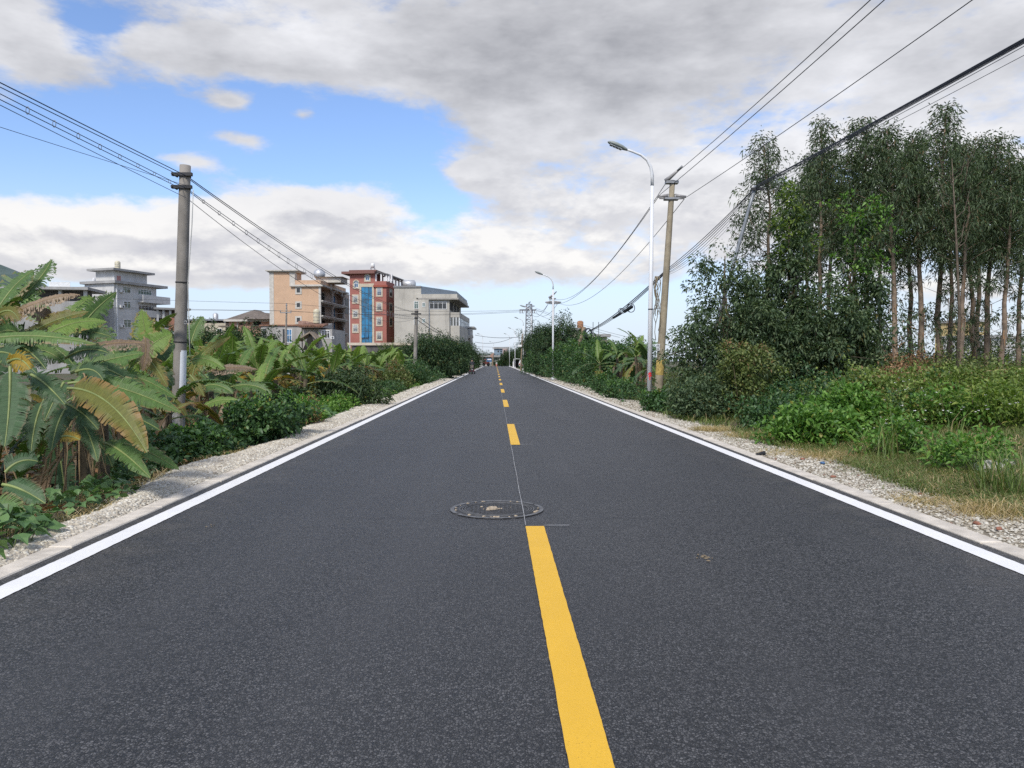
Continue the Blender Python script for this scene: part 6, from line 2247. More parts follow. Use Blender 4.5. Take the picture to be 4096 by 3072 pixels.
# --- hand-placed near clump: pixel ends of each leaf, its distance, width, tone
Z1 = lambda x, y: (x / 1.8436, 1000 + y / 1.8436)
HERO = {
    'a': dict(loc=(-5.15, 7.9), h=1.35, label='leftmost tall banana plant with broad horizontal leaf, cut by the frame', leaves=[
        ((-330, 720), (120, 560), (710, 695), 8.0, 8.2, .36, (0, -.6, .8), 'g', .45, .75, 1),
        ((-60, 560), (300, 330), (590, 330), 8.8, 9.0, .42, (0, -.5, .9), 'b', .9, 1.5, 2),
        ((-80, 560), (60, 260), (250, 150), 8.9, 9.3, .55, (-.3, -.9, .3), 'g', .6, .3, 3),
        ((90, 420), (330, 200), (380, 70), 9.2, 9.6, .42, (-.2, -1, .2), 'g', .95, .25, 4),
        ((75, 860), (80, 1150), (35, 1450), 6.9, 6.6, .42, (.25, -1, .15), 'd', .35, .1, 5),
        ((230, 920), (330, 960), (480, 1140), 7.2, 7.0, .30, (.2, -1, .5), 'd', .4, .3, 6),
        ((-60, 950), (-120, 1250), (-60, 1520), 7.4, 7.0, .45, (.2, -1, .3), 'g', .35, .2, 7),
        ((60, 830), (150, 760), (225, 880), 7.0, 6.9, .30, (.3, -1, .2), 'y', .6, .9, 8),
        ((-100, 700), (-250, 420), (-300, 250), 8.2, 8.4, .45, (.2, -1, .3), 'l', .4, .2, 9),
        ((-80, 780), (60, 690), (270, 910), 8.0, 7.9, .36, (.1, -1, .5), 'd', .4, .4, 71),
        ((60, 690), (200, 690), (340, 880), 8.2, 8.0, .34, (.1, -1, .5), 'd', .4, .4, 72),
        ((200, 760), (330, 700), (470, 830), 8.5, 8.4, .34, (.1, -1, .5), 'g', .5, .5, 73),
        ((100, 640), (260, 600), (420, 720), 8.9, 8.8, .36, (.1, -1, .5), 'd', .5, .6, 74),
        ((-20, 480), (90, 400), (140, 520), 8.6, 8.5, .34, (.2, -1, .4), 'o', .6, .8, 61),
        ((130, 620), (60, 560), (-60, 640), 8.5, 8.3, .4, (.1, -1, .4), 'g', .5, .5, 62)]),
    'b': dict(loc=(-4.75, 9.4), h=1.25, label='banana plant with crumpled yellow and light green leaves left of the pole', leaves=[
        ((120, 700), (300, 520), (650, 455), 9.0, 9.4, .42, (0, -.8, .6), 'o', .4, .6, 10),
        ((330, 640), (520, 500), (790, 530), 8.8, 9.2, .42, (0, -.7, .8), 'l', .35, .5, 11),
        ((560, 640), (640, 470), (860, 310), 9.4, 9.9, .40, (.55, -1, .1), 'g', .55, .25, 12),
        ((560, 740), (850, 660), (1085, 690), 9.0, 9.1, .34, (0, -.6, .8), 'b', .95, 1.4, 13),
        ((380, 700), (560, 380), (690, 350), 10.2, 10.6, .36, (0, -1, .3), 'l', .4, .3, 14),
        ((520, 910), (760, 800), (1065, 760), 8.6, 9.0, .40, (0, -.9, .6), 'g', .3, .55, 15),
        ((430, 560), (300, 400), (180, 470), 9.6, 9.3, .40, (0, -1, .5), 'b', .8, 1.2, 63),
        ((330, 560), (220, 300), (60, 330), 10.0, 10.4, .44, (.1, -1, .4), 'g', .6, .4, 64),
        ((350, 620), (600, 560), (820, 640), 9.7, 9.5, .40, (0, -1, .6), 'd', .5, .6, 65),
        ((480, 800), (640, 690), (800, 760), 8.4, 8.2, .30, (.1, -1, .5), 'd', .5, .5, 16)]),
    'c': dict(loc=(-4.25, 8.0), h=1.0, label='near banana plant with long drooping ochre brown leaf beside the gravel', leaves=[
        ((500, 1020), (820, 1010), (1085, 1495), 7.5, 7.0, .44, (.35, -1, .35), 'o', .22, .02, 17),
        ((500, 985), (800, 930), (1335, 1200), 7.9, 8.1, .40, (.1, -.9, .6), 'g', .25, .25, 18),
        ((480, 1130), (600, 1170), (725, 1325), 7.4, 7.3, .27, (.1, -1, .6), 'd', .2, .25, 19),
        ((760, 1420), (880, 1440), (1110, 1680), 7.6, 7.2, .24, (.3, -1, .5), 'g', .2, .1, 20),
        ((820, 1410), (1040, 1430), (1320, 1620), 7.9, 7.5, .26, (.1, -.8, .8), 'g', .2, .15, 21),
        ((430, 1390), (500, 1350), (590, 1400), 7.3, 7.2, .17, (.1, -1, .7), 'y', .3, .3, 22),
        ((640, 860), (830, 840), (1095, 1080), 8.4, 8.6, .32, (.1, -.9, .6), 'd', .4, .5, 23),
        ((850, 960), (960, 860), (1300, 1090), 8.9, 9.1, .30, (.1, -.8, .7), 'g', .35, .5, 24),
        ((820, 1230), (990, 1200), (1180, 1330), 8.0, 8.1, .26, (.1, -.9, .7), 'd', .4, .4, 25),
        ((560, 900), (700, 840), (760, 960), 8.0, 7.9, .32, (.1, -1, .5), 'd', .35, .4, 66),
        ((640, 1050), (760, 1100), (900, 1280), 8.3, 8.2, .30, (.1, -1, .5), 'd', .35, .3, 67),
        ((500, 1160), (420, 1230), (380, 1480), 7.5, 7.2, .28, (.2, -1, .5), 'd', .4, .3, 75),
        ((560, 1230), (650, 1280), (720, 1560), 7.6, 7.3, .26, (.1, -1, .5), 'd', .4, .3, 76),
        ((330, 1100), (250, 1230), (230, 1500), 7.8, 7.4, .28, (.2, -1, .5), 'd', .4, .3, 77),
        ((600, 1350), (760, 1400), (830, 1600), 8.2, 8.0, .26, (.1, -1, .5), 'd', .4, .3, 78),
        ((470, 980), (440, 1020), (330, 1260), 7.7, 7.4, .30, (.3, -1, .5), 'd', .35, .3, 26)]),
    'd': dict(loc=(-4.35, 6.55), h=.35, label='low banana sucker with dark round leaves at the lower left', leaves=[
        ((40, 1640), (140, 1520), (280, 1560), 6.4, 6.5, .26, (.1, -1, .9), 'd', .1, .15, 27),
        ((20, 1730), (150, 1740), (335, 1870), 6.2, 6.1, .25, (.1, -.9, .9), 'd', .1, .15, 28),
        ((-80, 1900), (20, 1860), (150, 2010), 6.0, 5.9, .30, (.2, -1, .9), 'g', .1, .1, 29),
        ((-60, 1600), (-160, 1700), (-120, 1900), 6.3, 6.1, .3, (.2, -1, .7), 'd', .2, .2, 30)]),
    'e': dict(loc=(-5.6, 11.6), h=1.3, label='banana plant with one erect pale leaf just left of the pole', leaves=[
        ((1088, 830), (1080, 640), (1045, 440), 11.5, 11.6, .50, (.1, -1, .1), 'l', .5, .05, 31),
        ((1000, 830), (1120, 660), (1270, 620), 11.3, 11.6, .52, (.2, -1, .4), 'l', .25, .3, 32),
        ((1010, 840), (1150, 760), (1290, 690), 11.6, 12.0, .46, (.2, -1, .4), 'd', .4, .4, 33),
        ((1080, 800), (1140, 830), (1235, 1010), 11.0, 10.9, .34, (.3, -1, .3), 'o', .7, .5, 34),
        ((1060, 640), (1100, 700), (1050, 890), 10.9, 10.8, .34, (.2, -1, .2), 'b', .9, .8, 35),
        ((880, 800), (960, 680), (1060, 700), 11.2, 11.0, .4, (0, -1, .5), 'd', .4, .6, 36),
        ((900, 860), (760, 640), (740, 560), 11.6, 11.8, .46, (0, -1, .4), 'g', .5, .4, 68),
        ((880, 900), (640, 820), (520, 900), 11.8, 11.6, .5, (0, -1, .5), 'd', .5, .5, 69),
        ((1090, 930), (1200, 880), (1280, 1000), 11.4, 11.3, .40, (0, -1, .6), 'd', .4, .5, 37)]),
    'f': dict(loc=(-4.85, 15.3), h=1.05, label='banana plant right of the pole with bright yellow-green arched leaf', leaves=[
        ((1440, 1215), (1560, 1060), (1815, 1120), 13.6, 13.4, .34, (.1, -.8, .8), 'l', .45, .7, 38),
        ((1420, 950), (1430, 740), (1700, 640), 15.4, 15.6, .44, (.1, -1, .4), 'o', .8, .9, 39),
        ((1400, 820), (1520, 760), (1660, 880), 15.0, 14.8, .46, (.1, -.9, .6), 'l', .45, .6, 40),
        ((1540, 900), (1650, 840), (1900, 880), 14.8, 15.0, .40, (0, -.8, .7), 'b', .9, 1.3, 41),
        ((1400, 920), (1440, 960), (1505, 1080), 14.2, 14.1, .34, (.2, -1, .4), 'o', .7, .6, 42),
        ((1500, 1010), (1600, 960), (1720, 1060), 14.4, 14.2, .40, (.1, -.9, .8), 'g', .3, .4, 43),
        ((1410, 690), (1440, 560), (1500, 490), 15.6, 15.8, .46, (.1, -1, .3), 'g', .6, .3, 44),
        ((1480, 1060), (1600, 900), (1730, 900), 15.0, 15.2, .44, (.1, -1, .5), 'd', .35, .5, 45),
        ((1700, 1010), (1900, 960), (2010, 1080), 14.9, 14.7, .38, (.1, -.9, .7), 'g', .3, .5, 46)]),
}
HG = 'near banana clump by the left pole'
for key, d in HERO.items():
    x, y = d['loc']
    org = Vector((x, y, gzf(x, y)))
    e = thing('banana_plant', d['label'], 'banana plant', org, 0, HG)
    stem_parts(e, d['h'] + .2, .07 if key != 'd' else .06, ord(key))
    for (a, m, c, Ya, Yc, W, fc, kc, tear, hang, sd0) in d['leaves']:
        pa, pc = at(*Z1(*a), Ya) - org, at(*Z1(*c), Yc) - org
        pm = at(*Z1(*m), (Ya + Yc) / 2) - org
        leaf_obj(banana_leaf(pa, pm, pc, W * .9, fc, tear, hang, .22, .07, 46, sd0, .014 if kc != 'b' else .01, .1 if kc == 'b' else 0), e, kc)
    rs = random.Random(ord(key) + 5)
    if key in 'abc':
        for k in range(15):                    # dry stalks and cords hanging round the stems
            an = rs.uniform(3.2, 6.2); q0 = rs.uniform(.1, .5); z0 = d['h'] * rs.uniform(.5, 1.15)
            p0 = Vector((math.cos(an) * q0 * .4, math.sin(an) * q0 * .4, z0))
            p2 = Vector((math.cos(an) * q0 + rs.uniform(-.3, .3), math.sin(an) * q0, max(.02, z0 - rs.uniform(.5, 1.3))))
            mb = MB(); mb.tube([p0, p0.lerp(p2, .5) + Vector((rs.uniform(-.1, .1), -.05, rs.uniform(-.05, .12))), p2], [.012, .009, .005] if k % 3 else [.004, .004, .003], 5)
            mb.build('dry_stalk', RIBD, e)
    # petioles' foot and a skirt of dry hanging leaves round the stem
    rr = random.Random(ord(key))
    if key != 'd':
        for k in range(5):
            an = rr.uniform(0, 6.28) if k % 3 else rr.uniform(3.6, 5.6)
            rad = rr.uniform(.10, .28)
            z0 = d['h'] * rr.uniform(.75, 1.35)
            p0 = Vector((math.cos(an) * .08, math.sin(an) * .08, z0))
            p1 = Vector((math.cos(an) * rad * 2.0, math.sin(an) * rad * 2.0, z0 + .05))
            p2 = Vector((math.cos(an) * rad * 1.6, math.sin(an) * rad * 1.6, z0 - rr.uniform(.6, 1.1)))
            leaf_obj(banana_leaf(p0, p1, p2, rr.uniform(.06, .15), (math.cos(an), math.sin(an), .3), .8, 1.2, .1, .2, 20, 300 + k + ord(key), .008, .5, .6), e, 'k', 'dead_leaf')

# further stems of the near clump, fully behind the hand-placed leaves
for i, (x, y, h, s_) in enumerate(sorted(((-6.3, 9.6, 1.5, 1.05), (-7.4, 8.8, 1.55, 1.1), (-5.9, 10.4, 1.25, .9), (-7.9, 11.4, 1.5, 1.0), (-6.6, 12.6, 1.35, 1.0), (-5.3, 12.6, 1.0, .85), (-7.0, 14.6, 1.4, 1.0), (-8.9, 13.2, 1.55, 1.0)), key=lambda q: q[0] / q[1])):
    banana_plant(x, y, h, (('leftmost', 'second', 'third', 'fourth', 'fifth', 'sixth', 'seventh', 'rightmost')[i] + ' banana plant crowded behind the near left clump'), 'bananas behind the near clump', 50 + i, s_, 'gdgodgdogdbb', 3)

# the plantation between the road and the houses
n_pl = 0
spots = []
rr = random.Random(11)
tries = 0
while len(spots) < 135 and tries < 12000:
    tries += 1
    y = 15 + 40 * rr.random() ** .75
    u = rr.random()
    x0 = -5.0 - .02 * (y - 14)
    px_l = 560
    xl = (px_l - 1982) / FPX * y
    x = x0 + (xl - x0) * u
    if xl > x0 - .5:
        continue
    if math.hypot(x - base.x, y - YL) < 1.1:
        continue
    if all(math.hypot(x - a, y - c) > .95 for a, c in spots):
        spots.append((x, y))
_u = ['', 'first', 'second', 'third', 'fourth', 'fifth', 'sixth', 'seventh', 'eighth', 'ninth', 'tenth', 'eleventh', 'twelfth', 'thirteenth', 'fourteenth', 'fifteenth', 'sixteenth', 'seventeenth', 'eighteenth', 'nineteenth']
ORD = ['leftmost'] + _u[2:] + [w if not q else p + '-' + _u[q] for p, w in (('twenty', 'twentieth'), ('thirty', 'thirtieth'), ('forty', 'fortieth'), ('fifty', 'fiftieth'), ('sixty', 'sixtieth'), ('seventy', 'seventieth'), ('eighty', 'eightieth')) for q in range(10)]


def nth(k, tail):
    return (ORD[k] + ' ' + tail) if k == 0 else (ORD[k] + ' ' + tail + ' counted from the left')


rows = [[q for q in spots if a_ <= q[1] < b_] for a_, b_ in ((0, 19), (19, 24), (24, 29), (29, 34), (34, 40), (40, 47), (47, 99))]
i = 0
for rw, nm in zip(rows, ('front', 'second', 'third', 'fourth', 'fifth', 'sixth', 'rearmost')):
    rw.sort(key=lambda q: q[0] / q[1])
    for k, (x, y) in enumerate(rw):
        banana_plant(x, y, rr.uniform(.9, 1.35) if y < 21 else rr.uniform(1.25, 1.75), nth(k, 'banana plant in the ' + nm + ' row of the plantation'), 'bananas of the plantation',
                     100 + i, rr.uniform(.85, 1.1), rr.choice(['gglgdlob', 'glglgdog', 'lggyglod', 'glgodgy']), 2)
        i += 1
# big pair of fresh leaves by the far left pole
p = Vector((-5.6, 46, 0))
banana_plant(p.x, 46, 1.35, 'tall banana plant with arching fronds before the dark left trees', None, 300, 1.35, 'llgggo', 1)

# right-hand banana clump behind the first lamp
for i, (px, y, h, s_, lab) in enumerate(((2545, 31, 1.45, 1.0, 'banana plant with dry yellow upright leaf left of the near lamp'), (2470, 34, 1.45, .95, 'banana plant second from the near lamp on the right verge'),
                                        (2590, 29, 1.2, .9, 'banana plant directly behind the near lamp pole'), (2400, 38, 1.25, .9, 'smaller banana plant third from the near lamp'),
                                        (2505, 38, 1.65, 1.0, 'banana plant at the back of the right clump'), (2560, 36, 1.7, 1.0, 'taller banana plant at the back near the lamp'), (2345, 44, 1.2, .9, 'banana plant farthest left in the right clump'))):
    p = at(px, 1450, y)
    banana_plant(p.x, y, h, lab, 'bananas on the right verge', 400 + i, s_, 'gdgldgdo', 3)
org = Vector((at(2505, 1450, 31.5).x, 31.5, 0)); org.z = gzf(org.x, org.y)
# ---------------------------------------------------------------- trees and shrubs
BARK = plain('grey_brown_bark', (0.12, 0.095, 0.07), .9, .35, 6, bmp=1.0, bscale=18, stain=.3)
BARK_E = plain('peeling_eucalyptus_bark', (0.20, 0.15, 0.108), .85, .4, 4, bmp=1.0, bscale=14, stain=.5)
TWIG = plain('thin_brown_stem', (0.10, 0.085, 0.045), .9, .3, 8)
GRN_STEM = plain('green_stem', (0.10, 0.14, 0.045), .8, .3, 8)

LONGAN = leafmat('longan_leaf', (0.018, 0.038, 0.019), (0.036, 0.066, 0.029), (0.070, 0.108, 0.042), (0.12, 0.10, 0.03), .02, .18, .5, .25)
MANGO = leafmat('dark_glossy_leaf', (0.026, 0.046, 0.022), (0.046, 0.076, 0.033), (0.090, 0.128, 0.055), (0.12, 0.11, 0.03), .015, .22, .5, .25)
MIDG = leafmat('mid_green_leaf', (0.036, 0.060, 0.032), (0.064, 0.098, 0.050), (0.120, 0.158, 0.080), (0.14, 0.13, 0.04), .02, .28, .5, .25)
SHRUB = leafmat('shrub_leaf', (0.022, 0.052, 0.020), (0.040, 0.088, 0.030), (0.075, 0.135, 0.045), (0.16, 0.15, 0.04), .02, .25, .45, .4)
LEAFY = leafmat('bright_weed_leaf', (0.045, 0.105, 0.020), (0.085, 0.175, 0.032), (0.150, 0.260, 0.055), (0.25, 0.24, 0.05), .03, .35)
OLIVE = leafmat('olive_weed_leaf', (0.070, 0.110, 0.024), (0.120, 0.170, 0.040), (0.190, 0.235, 0.062), (0.24, 0.17, 0.07), .08, .3)
YOUNG = leafmat('yellow_green_tip', (0.075, 0.125, 0.024), (0.12, 0.175, 0.034), (0.18, 0.225, 0.05), None, 0, .4)
OLIVED = leafmat('dull_olive_leaf', (0.052, 0.078, 0.024), (0.092, 0.122, 0.036), (0.145, 0.165, 0.054), (0.20, 0.14, 0.06), .05, .25)
EUCA = leafmat('eucalyptus_leaf', (0.044, 0.064, 0.038), (0.076, 0.108, 0.060), (0.130, 0.168, 0.092), (0.16, 0.12, 0.06), .03, .3, .55, .22)
DRYL = leafmat('dry_brown_leaf', (0.10, 0.055, 0.03), (0.19, 0.11, 0.06), (0.30, 0.19, 0.11), None, 0, .15, .8, .1)
STRAW = leafmat('dry_straw', (0.26, 0.19, 0.095), (0.40, 0.305, 0.16), (0.55, 0.45, 0.27), (0.14, 0.15, 0.05), .08, .3, .7, .2)
GRASS = leafmat('verge_grass_blade', (0.065, 0.098, 0.026), (0.105, 0.150, 0.042), (0.17, 0.21, 0.07), (0.34, 0.27, 0.14), .20, .35)
REED = leafmat('reed_blade', (0.07, 0.11, 0.03), (0.12, 0.17, 0.045), (0.20, 0.24, 0.08), (0.30, 0.24, 0.12), .15, .35)


def sph(n, r=rng):
    return unit(r.normal(0, 1, (n, 3)))


def clump_leaves(C, Rc, per, L, W, outw=.75, droop=.2, jit=.35, updir=.0, quad=False, flat=1.0, fold=.25, r=rng):
    """leaves gathered on the outside of many small clumps"""
    n = len(C) * per
    d = sph(n, r)
    d[:, 2] = d[:, 2] * flat
    c = np.repeat(C, per, 0); rc = np.repeat(Rc, per)
    rad = rc * (0.35 + .75 * r.random(n) ** .45)
    P = c + d * rad[:, None]
    D = d * outw + sph(n, r) * jit + np.array([0, 0, updir])
    Ls = r.uniform(L * .65, L * 1.3, n)
    return leaf_cloud(P, D, Ls, Ls * (W / L) * r.uniform(.8, 1.2, n), fold, droop, None, quad)


def ellips_clumps(n, c, rad, r=rng, shell=.45, bottom=-.8):
    d = sph(n * 2, r)
    d = d[d[:, 2] > bottom][:n]
    k = shell + (1 - shell) * r.random(len(d)) ** .6
    k = k * (1 + .20 * np.sin(d[:, 0] * 5 + d[:, 2] * 4 + r.uniform(0, 6)) + .16 * np.sin(d[:, 1] * 7 + d[:, 2] * 3 + r.uniform(0, 6)))
    k = np.where(r.random(len(d)) < .10, k * r.uniform(1.1, 1.4, len(d)), k)
    return np.array(c) + d * k[:, None] * np.array(rad)


def tree(name, label, loc, h, crown, mat, leaf=(.10, .045), nclump=110, per=70, trunk_r=.09, group=None, cat='tree', rz=0.0, seed=0, quad=False, bark=None, rcl=(.22, .38), droop=.25, flat=1.0, lobes=None):
    """crown = list of (cx, cy, cz, rx, ry, rz) lobes in the tree's own frame"""
    r = np.random.default_rng(seed)
    e = thing(name, label, cat, loc, rz, group)
    C, Rc = [], []
    tot = sum(q[3] * q[4] * q[5] for q in crown)
    for q in crown:
        m = max(8, int(nclump * (q[3] * q[4] * q[5] / tot)))
        cc = ellips_clumps(m, q[:3], q[3:], r)
        C.append(cc); Rc.append(r.uniform(rcl[0], rcl[1], len(cc)) * min(1.0, .55 + min(q[3:]) * .4))
    C, Rc = np.concatenate(C), np.concatenate(Rc)
    V, T = clump_leaves(C, Rc, per, leaf[0], leaf[1], .7, droop, .5, 0, quad, flat, .25, r)
    link('crown', np_mesh('crown', V, T), mat, e)
    mb = MB()
    zc = crown[0][2]
    tips = []
    trunk = [Vector((0, 0, -.15)), Vector((.03 * h * r.normal(), .03 * h * r.normal(), h * .3)), Vector((crown[0][0] * .7, crown[0][1] * .7, max(zc, h * .5))), Vector((crown[0][0], crown[0][1], h * .88))]
    mb.tube(trunk, [trunk_r * 1.2, trunk_r, trunk_r * .65, trunk_r * .2], 9)
    mb.build('trunk', bark or BARK, e)
    mb = MB()
    for k in range(min(16, len(C))):
        t_ = Vector(C[int(r.integers(len(C)))])
        f = r.uniform(.25, .8)
        s_ = trunk[1].lerp(trunk[3], f * .8)
        m_ = s_.lerp(t_, .5) + Vector((0, 0, -.05 * h))
        mb.tube([s_, m_, t_], [trunk_r * .4, trunk_r * .25, trunk_r * .08], 5)
    kind(mb.build('limbs', bark or BARK, e), 'stuff')
    return e


def recopy(src, loc, rz, sc, label):
    o = copy_tree(src)
    o.location = loc; o.rotation_euler = (0, 0, rz); o.scale = sc; o['label'] = label
    return o


def shrub(label, loc, rx, ry, h, mat, leaf=(.07, .04), nclump=60, per=45, group=None, cat='shrub', seed=0, quad=False, name='shrub', rz=0.0, droop=.2, stems=10, rcl=(.10, .2), stem_m=None, extra=None):
    r = np.random.default_rng(seed)
    x, y = loc[:2]
    e = thing(name, label, cat, (x, y, gzf(x, y)), rz, group)
    C = ellips_clumps(nclump, (0, 0, h * .45), (rx, ry, h * .55), r, .35, -.75)
    C[:, 2] = np.maximum(C[:, 2], .08)
    V, T = clump_leaves(C, r.uniform(rcl[0], rcl[1], len(C)), per, leaf[0], leaf[1], .5, droop, .6, .25, quad, 1.0, .25, r)
    link('foliage', np_mesh('foliage', V, T), mat, e)
    if extra is not None:
        em, frac, ln = extra
        C2 = C[C[:, 2] > np.quantile(C[:, 2], 1 - frac)] + np.array([0, 0, .06])
        V, T = clump_leaves(C2, r.uniform(.06, .13, len(C2)), 22, ln, ln * .5, .5, .15, .6, .5, quad, 1.0, .25, r)
        kind(link('young_shoots', np_mesh('young_shoots', V, T), em, e), 'stuff')
    mb = MB()
    for k in range(stems):
        t_ = Vector(C[int(r.integers(len(C)))])
        b_ = Vector((t_.x * .35, t_.y * .35, -.05))
        mb.tube([b_, b_.lerp(t_, .5) + Vector((r.normal() * .05, r.normal() * .05, 0)), t_], [.012, .009, .004], 5)
    kind(mb.build('stems', stem_m or TWIG, e), 'stuff')
    return e


def blades(P, H, W, lean, mat_name, seg=2, r=rng, droop=.5):
    """grass blades: tapered bent strips, 3 triangles each"""
    n = len(P)
    a = r.uniform(0, 6.28, n)
    ln = lean * r.uniform(.3, 1.6, n)
    dx = np.stack([np.cos(a) * ln, np.sin(a) * ln, np.ones(n)], 1)
    sd = np.stack([-np.sin(a), np.cos(a), np.zeros(n)], 1) * (W / 2)[:, None]
    p1 = P + dx * (H * .55)[:, None]
    tip = P + dx * H[:, None] + np.stack([np.cos(a) * ln, np.sin(a) * ln, -np.abs(ln) * 1.0], 1) * (H * droop)[:, None]
    V = np.stack([P - sd, P + sd, p1 - sd * .8, p1 + sd * .8, tip], 1).reshape(-1, 3)
    b = (np.arange(n) * 5)[:, None]
    T = np.concatenate([b + np.array([q]) for q in ([0, 1, 3], [0, 3, 2], [2, 3, 4])])
    return V, T


# ================================================================ left side
def X(px, y):
    return (px - 1982) / FPX * y


# sweet potato vine at the lower left corner: every leaf an object
def sp_leaf_mesh(seed):
    r = random.Random(seed)
    mb = MB()
    out_ = [(0, 0), (.10, .22), (.42, .48), (.62, .22), (1.0, 0), (.62, -.22), (.42, -.48), (.10, -.22)]
    z = [0, .06, .10, .05, -.14, .05, .10, .06]
    pts = [(x_ * 1.0, y_ * r.uniform(.9, 1.1), z_ + r.uniform(-.02, .02)) for (x_, y_), z_ in zip(out_, z)]
    c = (.42, 0, .0)
    for k in range(8):
        mb.poly([c, pts[k], pts[(k + 1) % 8]], 0)
    return mb.mesh('leaf')


SPM = leafmat('sweet_potato_leaf', (0.055, 0.11, 0.040), (0.085, 0.155, 0.055), (0.13, 0.21, 0.075), None, 0, .25)


def vine_material():
    m = SPM.copy()
    m.name = 'vine_leaf_each_own_tone'
    t = m.node_tree
    oi = t.nodes.new('ShaderNodeObjectInfo')
    for l in list(t.links):
        if l.from_socket.name == 'Random Per Island':
            t.links.new(oi.outputs['Random'], l.to_socket)
    return m


SPO = vine_material()
SPL = [sp_leaf_mesh(k) for k in range(4)]
for me in SPL:
    me.materials.append(SPO)


def vine_patch(label, cx, cy, rx, ry, h, n, size, seed):
    r = random.Random(seed)
    z = gzf(cx, cy)
    e = thing('sweet_potato_vine', label, 'vine', (cx, cy, z))
    mb = MB()
    for k in range(n):
        a, q = r.uniform(0, 6.28), math.sqrt(r.random())
        x, y = rx * q * math.cos(a), ry * q * math.sin(a)
        hz_ = h * (1 - .75 * q * q) * r.uniform(.45, 1.0) + .03 + (gzf(cx + x, cy + y) - z)
        o = link('leaf', r.choice(SPL), None, e)
        o.location = (x, y, hz_)
        s_ = size * r.uniform(.6, 1.25)
        o.scale = (s_, s_, s_)
        o.rotation_euler = (r.gauss(0, .35), r.uniform(-.1, .75), r.uniform(0, 6.28))
        if k % 3 == 0:
            mb.tube([(x * .9, y * .9, gzf(cx + x, cy + y) - z), (x, y, hz_)], .004, 4)
    kind(mb.build('stems', GRN_STEM, e), 'stuff')
    return e


vine_patch('sweet potato vine spilling onto gravel at lower left corner', -3.66, 5.35, .36, .85, .36, 240, .12, 1)
vine_patch('low sweet potato vine between the banana stems and gravel', -3.95, 7.3, .38, .85, .24, 190, .10, 2)
vine_patch('broad leaved vine along the gravel beyond the pole shrub', -4.35, 18.2, .45, 1.3, .45, 110, .17, 3)

# shrubs by the near pole and on along the gravel
shrub('dark green leafy shrub hiding the foot of the near pole', (X(800, 11.4), 11.4), .5, .8, .5, SHRUB, (.085, .045), 120, 60, seed=1, quad=True, extra=(LEAFY, .2, .06))
shrub('leafy shrub right of the pole, leaning over the gravel', (X(1060, 13.4), 13.4), .5, 1.2, .72, SHRUB, (.085, .045), 120, 60, seed=2, quad=True, extra=(LEAFY, .25, .06))
shrub('small dark shrub left of the pole foot', (X(640, 10.6), 10.6), .5, .7, .62, SHRUB, (.075, .04), 60, 50, seed=3, quad=True)
shrub('bright leafy shrub beyond the dark one on the left verge', (X(1190, 16.6), 16.6), .5, 1.0, .6, LEAFY, (.08, .045), 70, 50, seed=4, quad=True)
shrub('brown dry bramble heap on the left gravel edge', (X(1252, 16.9), 16.4), .35, .55, .45, DRYL, (.06, .02), 40, 40, seed=5, stems=26)
shrub('light green weed mound midway along the left gravel', (-4.45, 21.5), .5, 1.9, .55, LEAFY, (.09, .05), 110, 50, seed=6)
shrub('light green weed mound farther along the left gravel', (-4.5, 26.8), .5, 2.2, .55, LEAFY, (.09, .05), 110, 50, seed=7)
shrub('dark mango like shrub among the bananas', (X(1395, 23.0), 23.0), 1.0, 1.2, 1.2, MIDG, (.16, .04), 90, 60, seed=8, droop=.5, rcl=(.2, .34))
shrub('dark rounded shrub left of the mango like one', (X(1180, 21.0), 21.5), .6, .8, .95, MANGO, (.14, .04), 60, 60, seed=9, droop=.4, rcl=(.2, .3))
shrub('olive shrub with brown twigs near the far left pole', (-4.75, 37), .75, 1.8, 1.5, OLIVED, (.11, .06), 90, 50, seed=10, rcl=(.2, .34), extra=(DRYL, .15, .08))
shrub('green roadside shrub before the dark left trees', (-4.75, 46), .8, 3.2, 1.7, SHRUB, (.12, .06), 130, 50, seed=11, rcl=(.2, .36))
shrub('low green shrub at the left kerb nearest the scooter', (-4.6, 60), .75, 4.0, 1.3, SHRUB, (.13, .07), 100, 45, seed=12, rcl=(.2, .36))
for k, (px, y, h) in enumerate(((1590, 31, 1.0), (1640, 33, .9))):
    shrub(('weedy clump on the left verge before the far pole', 'second weedy clump on the left verge, beside the far pole')[k], (-4.6, y), .55, 1.5, h * .8, SHRUB, (.10, .05), 60, 45, seed=13 + k, rcl=(.16, .28))

# dark longan trees along the left of the road
LG = 'dark round trees on the left roadside'
lg0 = tree('longan_tree', 'dark round tree beside the far left pole', (X(1712, 58), 58, gzf(-5, 58)), 3.7, [(0, 0, 2.2, 2.0, 2.0, 1.5), (.8, .3, 1.3, 1.4, 1.5, 1.2), (-.9, -.3, 1.4, 1.3, 1.3, 1.2)], LONGAN, (.17, .06), 200, 90, .12, LG, seed=21, rcl=(.32, .55), droop=.4)
for (px, y, s_, lab) in ((1752, 68, 1.08, 'second dark round tree on the left roadside'), (1790, 82, 1.18, 'tallest of the dark left trees, under the white house corner'), (1818, 98, 1.15, 'fourth dark tree on the left, above the scooter'),
                         (1842, 114, 1.2, 'fifth dark tree on the left roadside'), (1863, 132, 1.15, 'last dark tree of the left row before the small annex'), (1880, 150, .95, 'small tree at the left road edge near the lone lamp')):
    recopy(lg0, (X(px, y), y, gzf(-6, y)), y * 1.3, (s_, s_, s_), lab)
recopy(lg0, (X(1570, 92), 92, -.6), 1.0, (.85, .85, .95), 'dark bush before the white house wall, beside the yard shed')
